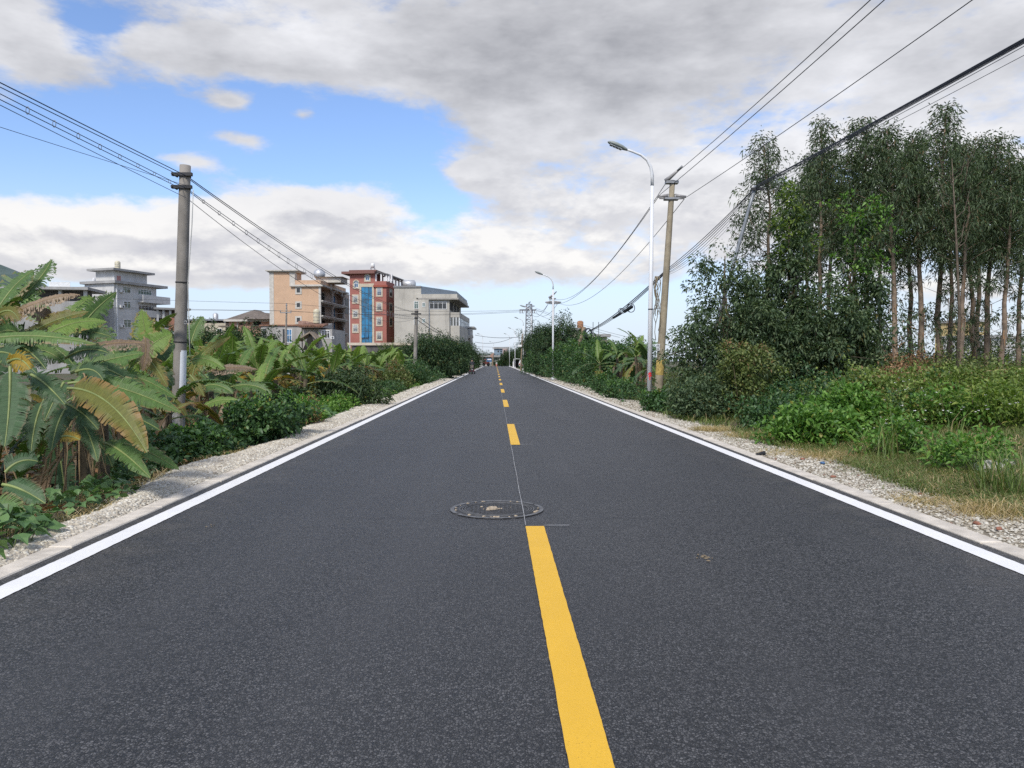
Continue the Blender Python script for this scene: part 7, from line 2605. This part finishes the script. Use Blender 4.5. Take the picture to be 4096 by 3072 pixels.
for k, (px, y, s_, lab) in enumerate(((790, 66, 1.35, 'dark tree crown low behind the near pole'), (850, 70, 1.35, 'dark tree crown just right of the near pole'), (935, 68, 1.25, 'dark tree crown under the villa, left one'), (1010, 64, 1.3, 'dark tree crown under the villa, right one'),
                                      (690, 72, 1.3, 'dark tree crown below the brick annex'), (1395, 104, .8, 'small dark round bush before the red house'))):
    recopy(lg0, (X(px, y), y, -1.0), k * 1.7, (s_, s_, s_ * 1.05), lab)
tree('thin_tree', 'thin grey-green sapling against the dark side of the red house', (X(1555, 108), 108, -.8), 4.6, [(0, 0, 3.4, 1.3, 1.3, 1.6)], OLIVED, (.16, .06), 60, 26, .05, seed=31, rcl=(.3, .5))
tree('thin_tree', 'thin grey-green sapling before the white house wall', (X(1600, 106), 106, -.8), 4.4, [(0, 0, 3.2, 1.5, 1.3, 1.6)], OLIVED, (.16, .06), 60, 26, .05, seed=32, rcl=(.3, .5))

# ================================================================ far end and right side
FG = 'trees round the road end'
for k, (px, y, s_, lab) in enumerate(((1915, 215, 1.0, 'dark tree behind the lone left lamp'), (1945, 228, 1.35, 'largest tree at the road end, above the small truck'), (1968, 232, 1.2, 'tree at the road end left of the tan post'),
                                      (1992, 226, .8, 'low tree before the blue-grey building'), (2045, 200, 1.3, 'dark tree at the road end right of the white gable'))):
    recopy(lg0, (X(px, y), y, float(rz_(y)) - .3), k * 2.2, (s_ * 1.1, s_, s_), lab)['group'] = FG
for k, (px, y) in enumerate(((2000, 203), (2022, 201), (1988, 200))):
    shrub(('low hedge clump under the white gable house', 'hedge clump right under the white gable', 'hedge clump beside the tan post')[k], (X(px, y), y), 1.8, 1, 1.6, SHRUB, (.2, .1), 60, 30, seed=40 + k, rcl=(.3, .5))
RG = 'trees on the right roadside'
rt0 = tree('broadleaf_tree', 'dome shaped dark tree behind the second street lamp', (X(2238, 62), 62, gzf(5, 62)), 4.9, [(0, 0, 2.9, 1.9, 1.9, 1.75), (.9, -.2, 1.7, 1.3, 1.3, 1.3), (-1.1, .1, 1.6, 1.2, 1.3, 1.3)], LONGAN, (.16, .06), 210, 90, .12, RG, seed=51, rcl=(.3, .5), droop=.35)
for k, (px, y, s_, lab) in enumerate(((2162, 84, 1.0, 'dark tree between second lamp and lattice mast'), (2135, 108, 1.18, 'dark tree behind the lattice mast foot'), (2145, 122, 1.18, 'dark tree behind the fourth street lamp'),
                                      (2128, 142, 1.12, 'dark tree above the roadside shelter'), (2092, 172, 1.2, 'dark tree beside the farthest right lamp'), (2205, 74, .8, 'smaller dark tree left of the dome shaped one'))):
    recopy(rt0, (X(px, y) + .6, y, gzf(5, y)), k * 1.9, (s_, s_, s_ * (1.02 if k < 4 else .95)), lab)
BGp = 'bushes along the right verge'
bs0 = shrub('leafy bush on the right verge, nearest the banana clump', (X(2440, 40), 40), 1.3, 2.0, 2.3, SHRUB, (.12, .06), 150, 60, BGp, 'bush', 61, rcl=(.22, .4), extra=(LEAFY, .35, .10))
for k, (px, y, s_, lab) in enumerate(((2350, 45, 1.0, 'leafy bush under the cable coil'), (2290, 52, 1.05, 'leafy bush left of the cable coil'), (2248, 58, 1.0, 'leafy bush at the foot of the second lamp'),
                                      (2205, 66, 1.0, 'leafy bush beyond the second lamp'), (2172, 76, 1.05, 'leafy bush below the lattice mast wires'), (2146, 88, 1.1, 'leafy bush beneath the third lamp'),
                                      (2395, 50, 1.25, 'tall leafy bush behind the cable coil'), (2330, 60, 1.35, 'tall leafy bush at the back, left of the coil'), (2150, 100, 1.1, 'leafy bush at the foot of the tan pole'), (2520, 46, 1.1, 'leafy bush behind the right bananas'))):
    o = recopy(bs0, (X(px, y) + .2, y, gzf(X(px, y), y)), k * 1.3, (s_, s_, s_), lab)
for k, (px, y, lab) in enumerate(((2190, 62, 'low shrub strip at the right kerb before the bushes'), (2420, 31.5, 'small leafy shrub on the gravel near the bananas'), (2640, 20.5, 'dense leafy shrub at the foot of the near lamp'), (2740, 19.2, 'leafy shrub between the near lamp and the big bush'),
                                  (2470, 27.5, 'knee high shrub left of the near lamp'))):
    shrub(lab, (X(px, y) + (.1 if k else .0), y), .55, 1.0 if k else 2.5, (.75, .75, .5, .6, .55)[k], SHRUB, (.09, .05), 70, 50, BGp, seed=70 + k, quad=(k > 1), extra=(LEAFY, .3, .07))

# big bushy tree by the leaning pole and its neighbours
tree('bushy_tree', 'big dense bushy tree right of the leaning concrete pole', (X(2900, 19.3), 19.6, .05), 4.5,
     [(.1, 0, 2.3, .95, 1.0, 1.6), (-.55, -.1, 1.35, .85, 1.0, 1.15), (.7, 0, 1.6, .8, 1.0, 1.3), (-.25, .1, 3.4, .5, .5, .75), (.5, .1, 3.2, .4, .4, .6), (-.1, -.4, .75, 1.2, .8, .75)], MIDG, (.105, .042), 300, 52, .07, seed=81, rcl=(.16, .30), quad=False, droop=.35)
tree('bushy_tree', 'second dense bushy tree behind the first, under the steel pole', (X(3090, 21), 21.4, .2), 4.3,
     [(0, 0, 1.9, .9, .9, 1.5), (.6, .2, 1.5, .8, .8, 1.2), (-.3, .2, 2.9, .5, .5, .8)], MIDG, (.105, .042), 190, 50, .07, seed=82, rcl=(.16, .30), droop=.35)
e = tree('bushy_tree', 'slender leafy tree with yellow-green top left of the grove', (X(3165, 20.5), 20.6, .25), 5.9,
         [(0, 0, 3.0, .62, .62, 1.5), (.05, 0, 4.6, .38, .38, 1.1), (.2, -.1, 1.6, .9, .8, 1.0)], MIDG, (.13, .052), 150, 52, .06, seed=83, rcl=(.14, .27), droop=.3)
r_ = np.random.default_rng(5)
C = np.stack([r_.normal(.1, .28, 60), r_.normal(0, .25, 60), r_.uniform(3.6, 5.85, 60)], 1)
V, T = clump_leaves(C, r_.uniform(.06, .16, 60), 16, .11, .05, .6, .2, .5, .3, False, 1, .25, r_)
kind(link('young_shoots', np_mesh('young_shoots', V, T), YOUNG, e), 'stuff')
e = tree('bushy_tree', 'open leafy tree with pale green leaf tips before the eucalyptus', (X(3440, 20.8), 21, .35), 5.6,
         [(0, 0, 2.9, .75, .7, 1.4), (.1, 0, 4.3, .42, .42, 1.0), (-.3, 0, 1.5, 1.0, .8, .9)], MIDG, (.15, .065), 100, 44, .06, seed=84, rcl=(.16, .3), droop=.3)
C = np.stack([r_.normal(.1, .4, 60), r_.normal(-.1, .3, 60), r_.uniform(2.8, 5.5, 60)], 1)
V, T = clump_leaves(C, r_.uniform(.06, .16, 60), 14, .13, .06, .6, .2, .5, .3, False, 1, .25, r_)
kind(link('young_shoots', np_mesh('young_shoots', V, T), LEAFY, e), 'stuff')
tree('bushy_tree', 'low dark leafy tree filling the gap under the grove edge', (X(3290, 19.5), 19.8, .2), 2.9, [(0, 0, 1.5, 1.5, .9, 1.2), (-1.2, 0, 1.3, 1.0, .8, 1.0)], MIDG, (.12, .05), 240, 70, .05, seed=85, rcl=(.16, .3), droop=.35)
shrub('olive bush with reddish tips at the big tree foot', (X(2985, 17.4), 17.4), .55, .6, 1.75, OLIVED, (.085, .035), 80, 60, seed=86, rcl=(.13, .24), quad=True, extra=(DRYL, .12, .05))
shrub('dark low bush at the foot of the big bushy tree', (X(2820, 17.6), 17.6), .8, .7, 1.0, MIDG, (.085, .035), 90, 60, seed=87, rcl=(.13, .24), quad=True)


# eucalyptus grove
def euca(seed, H):
    r = np.random.default_rng(seed)
    e = thing('eucalyptus_tree', '', 'tree')
    mb = MB()
    n = 9
    wob_ = [(0, 0)] + [(r.normal(0, .05) + .03 * k * math.sin(seed), r.normal(0, .05)) for k in range(1, n)]
    pts = [Vector((wob_[k][0], wob_[k][1], -.2 + (H + .1) * k / (n - 1))) for k in range(n)]
    mb.tube(pts, [.105 * (1 - .9 * (k / (n - 1)) ** 1.1) + .008 for k in range(n)], 9)
    mb.build('trunk', BARK_E, e)
    C, Rc = [], []
    mb = MB()
    nb = 34
    for k in range(nb):
        f = .46 + .54 * (k / nb) ** .85
        z0 = H * f
        reach = 1.5 * (math.sin(min(1, (1 - f) / .62 + .06) * math.pi * .52)) * r.uniform(.55, 1.1) + .1
        if f < .52:
            reach *= .75
        a = k * 2.4 + r.uniform(-.5, .5)
        s_ = Vector((np.interp(z0, [p.z for p in pts], [p.x for p in pts]), np.interp(z0, [p.z for p in pts], [p.y for p in pts]), z0))
        t_ = s_ + Vector((math.cos(a) * reach, math.sin(a) * reach, reach * r.uniform(.25, .75)))
        mb.tube([s_, s_.lerp(t_, .5) + Vector((0, 0, .05)), t_], [.022 * (1.2 - f) + .008, .012, .005], 4)
        m = 2 + int(reach * 4)
        for q in range(m):
            u = .35 + .7 * q / m
            c = s_.lerp(t_, u) + Vector((r.normal(0, .14), r.normal(0, .14), r.normal(0, .12)))
            C.append(c); Rc.append(r.uniform(.18, .40))
    for k in range(12):          # epicormic shoots on the bare trunk
        z0 = H * r.uniform(.12, .42)
        a = r.uniform(0, 6.28)
        s_ = Vector((np.interp(z0, [p.z for p in pts], [p.x for p in pts]), 0, z0))
        t_ = s_ + Vector((math.cos(a), math.sin(a), .5)) * r.uniform(.25, .9)
        mb.tube([s_, t_], [.008, .004], 4)
        C.append(t_); Rc.append(r.uniform(.10, .26))
    kind(mb.build('limbs', BARK_E, e), 'stuff')
    C = np.array([tuple(c) for c in C]); Rc = np.array(Rc)
    V1, T1 = clump_leaves(C, Rc, 32, .165, .031, .5, .45, .6, -.25, False, 1.0, .15, r)
    link('crown', np_mesh('crown', V1, T1), EUCA, e)
    # strips of bark peeling off
    mb = MB()
    for k in range(16):
        z0 = r.uniform(.2, H * .45); a = r.uniform(0, 6.28); l = r.uniform(.2, .6)
        c = Vector((math.cos(a) * .1, math.sin(a) * .1, z0)); s2 = Vector((-math.sin(a), math.cos(a), 0)) * .015
        d = Vector((math.cos(a) * .06, math.sin(a) * .06, -l))
        mb.poly([c - s2, c + s2, c + d + s2 * .6, c + d - s2 * .6])
    kind(mb.build('peeling_bark', DRYL, e), 'stuff')
    return e


protos = [euca(100 + k, H) for k, H in enumerate((9.6, 8.8, 10.2, 9.2))]
EG = 'eucalyptus grove on the right'
EU = [(3092, 575, 27.5), (3291, 500, 28.5), (3345, 610, 32), (3475, 490, 28), (3520, 590, 33), (3592, 505, 26.5), (3655, 600, 31), (3708, 540, 27), (3760, 430, 28), (3805, 560, 32),
      (3860, 600, 26), (3905, 640, 33), (3972, 556, 27.5), (4022, 640, 26), (4088, 650, 29), (4170, 600, 28), (3430, 620, 35), (3240, 640, 34), (3930, 560, 35)]
EU.sort()
for k, (px, py, y) in enumerate(EU):
    src = protos[k % 4]
    p = at(px, py, y)
    x = p.x
    z0 = gzf(x, y)
    Hn = (9.6, 8.8, 10.2, 9.2)[k % 4]
    s_ = (p.z - z0) / Hn
    o = src if k < 4 else copy_tree(src)
    o.location = (x, y, z0)
    o.rotation_euler = (R(random.uniform(-1.5, 1.5)), R(random.uniform(-2, 2)), k * 1.1)
    o.scale = (max(s_, .85) * random.uniform(.9, 1.1), max(s_, .85) * random.uniform(.9, 1.1), s_)
    o['label'] = (ORD[k] + ' eucalyptus of the grove counted from the left') if 0 < k < len(EU) - 1 else ('leftmost eucalyptus of the grove, behind the steel pole top' if k == 0 else 'rightmost eucalyptus, mostly outside the frame')
    o['category'] = 'tree'
    o['group'] = EG
# one bare dying eucalyptus in front
e = thing('bare_sapling', 'thin bare grey branched sapling before the grove', 'tree', (X(3850, 22), 22, gzf(X(3850, 22), 22)))
mb = MB(); mb.tube([(0, 0, -.1), (.05, 0, 2.2), (-.1, 0, 4.6), (-.25, 0, 6.6)], [.05, .04, .028, .008], 7); mb.build('trunk', BARK, e)
mb = MB()
rr = random.Random(4)
for k in range(16):
    z0 = rr.uniform(3.6, 6.3); a = rr.uniform(0, 6.28); l = rr.uniform(.5, 1.1)
    x0 = np.interp(z0, [2.2, 4.6, 6.6], [.05, -.1, -.25])
    mb.tube([(x0, 0, z0), (x0 + math.cos(a) * l * .5, math.sin(a) * l * .5, z0 + l * .3), (x0 + math.cos(a) * l * .8, math.sin(a) * l * .8, z0 + l)], [.012, .008, .003], 4)
kind(mb.build('branches', BARK, e), 'stuff')

# ---------------------------------------------------------------- undergrowth on the right bank
r_ = np.random.default_rng(77)


def weeds(n, x0f, x1f, y0, y1, hf, mat, L, W, name, per=26, keep=None, rcl=(.10, .22)):
    y = y0 + (y1 - y0) * r_.random(n)
    x = x0f(y) + (x1f(y) - x0f(y)) * r_.random(n)
    h = hf(x, y)
    z = gz(x, y) + h * r_.random(n) ** .6 * np.exp(r_.normal(-.05, .32, n)) * (1 + .45 * wob(x, y, 3.1))
    C = np.stack([x, y, z], 1)
    V, T = clump_leaves(C, r_.uniform(rcl[0], rcl[1], n), per, L, W, .45, .2, .6, .35, False, 1.0, .25, r_)
    return kind(link(name, np_mesh(name, V, T), mat), 'stuff')


edge_in = lambda y: 5.3 + .0 * y + .9 * sstep(7, 12, y) * 0 + .5 * np.sin(y * .9)
edge_out = lambda y: (4250 - 1982) / FPX * y + .6
hfun = lambda x, y: (.28 + .34 * sstep(10, 15, y) + .25 * sstep(18, 28, y)) * (.75 + .35 * wob(x, y, .9)) * sstep(4.8, 7.0, x)
weeds(1300, lambda y: edge_in(y) + .6, edge_out, 12.2, 18, hfun, OLIVE, .075, .036, 'weed_undergrowth', 26)
weeds(2600, lambda y: edge_in(y) + 1.2, edge_out, 17, 37, hfun, OLIVED, .10, .05, 'weed_undergrowth', 24, rcl=(.14, .3))
weeds(800, lambda y: edge_in(y) + .2, lambda y: edge_in(y) + 3.5, 12.5, 24, lambda x, y: hfun(x, y) * .9, SHRUB, .08, .045, 'weed_undergrowth', 24)
weeds(1000, lambda y: edge_in(y) + 8, edge_out, 33, 52, lambda x, y: 1.5 + .5 * wob(x, y, .5), MANGO, .16, .08, 'weed_undergrowth', 24, rcl=(.25, .5))
weeds(190, lambda y: (3520 - 1982) / FPX * y, lambda y: (3740 - 1982) / FPX * y, 17.5, 20.5, lambda x, y: .75 + 0 * x, DRYL, .09, .035, 'dry_brush', 26)

shrub('bright green leafy weed clump at the gravel edge on the right', (5.2, 12.2), .8, .6, .5, LEAFY, (.10, .042), 100, 48, seed=91, quad=True, cat='weed', name='weed_clump')
shrub('taller bright green weed clump behind the first on the right', (6.05, 12.9), .6, .6, .75, LEAFY, (.10, .042), 90, 48, seed=92, quad=True, cat='weed', name='weed_clump')
shrub('yellow-green weed clump at the right frame edge', (X(4010, 12.0), 12.0), .75, .5, .7, YOUNG, (.095, .035), 60, 40, seed=93, quad=True, cat='weed', name='weed_clump')
shrub('second yellow-green weed clump left of the rubble blocks', (X(3830, 12.4), 12.4), .6, .5, .6, LEAFY, (.09, .035), 50, 40, seed=94, quad=True, cat='weed', name='weed_clump')
shrub('small fresh weed in the grass, centre of the right bank', (X(3620, 10.4), 10.4), .4, .35, .42, LEAFY, (.08, .035), 30, 36, seed=95, quad=True, cat='weed', name='weed_clump')
shrub('small fresh weed before the rubble at right', (X(3900, 9.0), 9.0), .45, .4, .42, LEAFY, (.08, .032), 36, 36, seed=96, quad=True, cat='weed', name='weed_clump')
for k, (px, y, h, mt) in enumerate(((3120, 14.8, .7, SHRUB), (3300, 15.2, .8, SHRUB), (3500, 15.0, .85, OLIVE), (3700, 14.4, .85, OLIVE), (3900, 14.2, .8, OLIVE), (4080, 13.8, .85, OLIVE))):
    shrub('tall white flowering weed stand, ' + ('leftmost, by the bushy tree', 'second from the left', 'third from the left', 'fourth from the left', 'fifth from the left', 'rightmost at the frame edge')[k],
          (X(px, y), y), .8, .7, h, mt, (.08, .036), 90, 40, 'flowering weed stands on the right bank', 'weed', 110 + k, True, 'weed_clump')
# tiny white flowers in the weeds
n = 150
y = r_.uniform(11, 17, n); x = 5.6 + r_.random(n) * ((4150 - 1982) / FPX * y - 5.6)
z = gz(x, y) + hfun(x, y) * 1.15 + .15
P = np.stack([x, y, z], 1)
Vs, Ts = [], []
for k in range(5):
    a = k * 1.2566
    D = np.stack([np.full(n, math.cos(a)), np.full(n, math.sin(a)), r_.uniform(-.2, .3, n)], 1)
    V, T = leaf_cloud(P, D, np.full(n, .022), np.full(n, .014), 0, 0)
    Vs.append((V, T))
V, T = merge(Vs)
kind(link('white_weed_flowers', np_mesh('white_weed_flowers', V, T), plain('white_petal', (0.75, 0.75, 0.70), .7)), 'stuff')

# verge grass, straw, reeds
def grass(n, y0, y1, x0f, x1f, h0, h1, w, lean, mat, name, patch=None):
    y = y0 + (y1 - y0) * r_.random(n)
    x = x0f(y) + (x1f(y) - x0f(y)) * r_.random(n)
    if patch is not None:
        k = patch(x, y) > r_.random(n)
        x, y = x[k], y[k]
    m = len(x)
    P = np.stack([x, y, gz(x, y)], 1)
    V, T = blades(P, r_.uniform(h0, h1, m), np.full(m, w) * r_.uniform(.7, 1.3, m), lean, name, r=r_)
    return kind(link(name, np_mesh(name, V, T), mat), 'stuff')


gedge = lambda y: right_edge(y) + .02
grass(44000, 5.2, 14.5, gedge, lambda y: gedge(y) + 4.4, .05, .19, .007, 1.0, GRASS, 'verge_grass', lambda x, y: .75 + .4 * wob(x, y, 1.1))
grass(16000, 5.0, 13, gedge, lambda y: gedge(y) + 2.6, .06, .20, .006, 1.6, STRAW, 'dry_grass', lambda x, y: .22 - .6 * wob(x, y, 1.1))
grass(14000, 5.4, 10, lambda y: gedge(y) - .1, lambda y: gedge(y) + 1.6, .06, .2, .006, 1.0, GRASS, 'verge_grass', lambda x, y: .8 + 0 * x)
grass(9000, 12, 30, lambda y: gedge(y) - .1, lambda y: gedge(y) + 1.5, .08, .3, .012, .9, GRASS, 'verge_grass', lambda x, y: .5 + .5 * wob(x, y, .8))
grass(6000, 3.8, 12, lambda y: left_edge(y) - .5, lambda y: left_edge(y) + .08, .04, .14, .006, 1.5, STRAW, 'dry_grass', lambda x, y: .35 + .6 * wob(x, y, 1.7))
grass(2600, 3, 16, lambda y: right_edge(y) - .35, lambda y: right_edge(y) + .1, .03, .10, .006, 1.1, GRASS, 'verge_grass', lambda x, y: .3 + .5 * wob(x, y, 2.3))


def tuft(label, px, py, rad, n, h, mat, lean, w=.005, name='straw_tuft', cat='grass tuft', z0=.05):
    c = gnd(px, py, z0)
    c.z = gzf(c.x, c.y)
    a, q = r_.uniform(0, 6.28, n), r_.random(n) ** .7 * rad
    P = np.stack([np.cos(a) * q, np.sin(a) * q * .8, np.full(n, -.01)], 1)
    V, T = blades(P, r_.uniform(h * .4, h, n), np.full(n, w), lean, name, r=r_, droop=.7)
    o = link(name, np_mesh(name, V, T), mat)
    o.location = c
    return tag(o, label, cat)


tuft('biggest dry straw tuft at the right gravel edge', 3960, 2030, .32, 600, .26, STRAW, 1.3)
tuft('flattened straw tuft over the red brick bits', 3700, 1985, .3, 350, .16, STRAW, 1.9)
tuft('dry grass tuft by the frame edge beside the biggest one', 4110, 2010, .25, 250, .22, STRAW, 1.4)
tuft('small tan straw heap beside the gravel, below the bushy tree', 2850, 1712, .35, 900, .22, STRAW, 1.8)
tuft('second tan straw heap near the bright weed clump', 3000, 1735, .45, 900, .20, STRAW, 2.0)
tuft('patch of dry grass below the bright weed clump', 3260, 1800, .8, 1800, .14, STRAW, 2.0)
tuft('dry grass patch above the gravel, centre right', 3450, 1815, .8, 1800, .16, STRAW, 1.9)
tuft('tall green reed tuft left of the rubble blocks', 3560, 1790, .22, 26, 1.0, REED, .35, .014, 'reed_tuft', 'reed', .2)
tuft('reed tuft with bent blades in the bank centre', 3470, 1775, .18, 16, .9, REED, .5, .014, 'reed_tuft', 'reed', .2)
tuft('reed tuft standing before the olive weeds', 3800, 1770, .2, 22, .8, REED, .5, .014, 'reed_tuft', 'reed', .2)
tuft('dense tall reed tuft at the right frame edge', 4040, 1925, .35, 150, .8, REED, .45, .009, 'reed_tuft', 'reed', .15)
tuft('reed tuft just right of the white rubble', 3960, 1900, .25, 90, .5, GRASS, .5, .010, 'reed_tuft', 'reed', .15)

# fallen bamboo poles lying over the undergrowth
BAMB = plain('dry_bamboo', (0.36, 0.27, 0.14), .7, .25, 10)
for (a, m, c, ya, yc, lab) in (((3568, 1552), (3730, 1528), (3936, 1530), 16.6, 17.4, 'lower fallen bamboo pole across the weeds'), ((3640, 1542), (3860, 1482), (4100, 1474), 17.2, 18.0, 'upper fallen bamboo pole across the weeds')):
    pts = [bez(at(*a, ya), at(*m, (ya + yc) / 2), at(*c, yc), k / 14) for k in range(15)]
    o0 = pts[0].copy()
    mb = MB(); mb.tube([q - o0 for q in pts], [.028 - .001 * k for k in range(15)], 8)
    o = mb.build('bamboo_pole', BAMB); o.location = o0
    tag(o, lab, 'bamboo pole')

# ---------------------------------------------------------------- floor of the plantation on the left
n = 5200
y = 5 + 28 * r_.random(n) ** 1.3
x = -3.95 - 6.5 * r_.random(n) - .1 * (y - 5) * r_.random(n)
P = np.stack([x, y, gz(x, y) + .02 + .06 * r_.random(n)], 1)
D = np.stack([r_.normal(0, 1, n), r_.normal(0, 1, n), r_.normal(.1, .25, n)], 1)
V, T = leaf_cloud(P, D, r_.uniform(.08, .35, n), r_.uniform(.03, .10, n), .3, .1)
kind(link('leaf_litter', np_mesh('leaf_litter', V, T), DRYL), 'stuff')
weeds(700, lambda y: -9 - .35 * y + 0 * y, lambda y: -4.15 + 0 * y, 9.5, 44, lambda x, y: .45 + .25 * wob(x, y, .8), SHRUB, .10, .05, 'plantation_weeds', 22)
weeds(420, lambda y: left_edge(y) - .55, lambda y: left_edge(y) - .08, 17, 48, lambda x, y: .22 + 0 * x, LEAFY, .08, .045, 'verge_weeds', 20, rcl=(.07, .15))
weeds(320, lambda y: left_edge(y) - 1.0, lambda y: left_edge(y) - .2, 8.0, 17, lambda x, y: .16 + 0 * x, SHRUB, .07, .04, 'verge_weeds', 18, rcl=(.06, .13))
weeds(500, lambda y: 4.1 + 0 * y, lambda y: 5.4 + 0 * y, 24, 110, lambda x, y: .5 + 0 * x, SHRUB, .11, .06, 'verge_weeds', 22)
weeds(400, lambda y: -5.0 + 0 * y, lambda y: -3.7 + 0 * y, 48, 150, lambda x, y: .6 + 0 * x, SHRUB, .16, .08, 'verge_weeds', 20, rcl=(.15, .3))
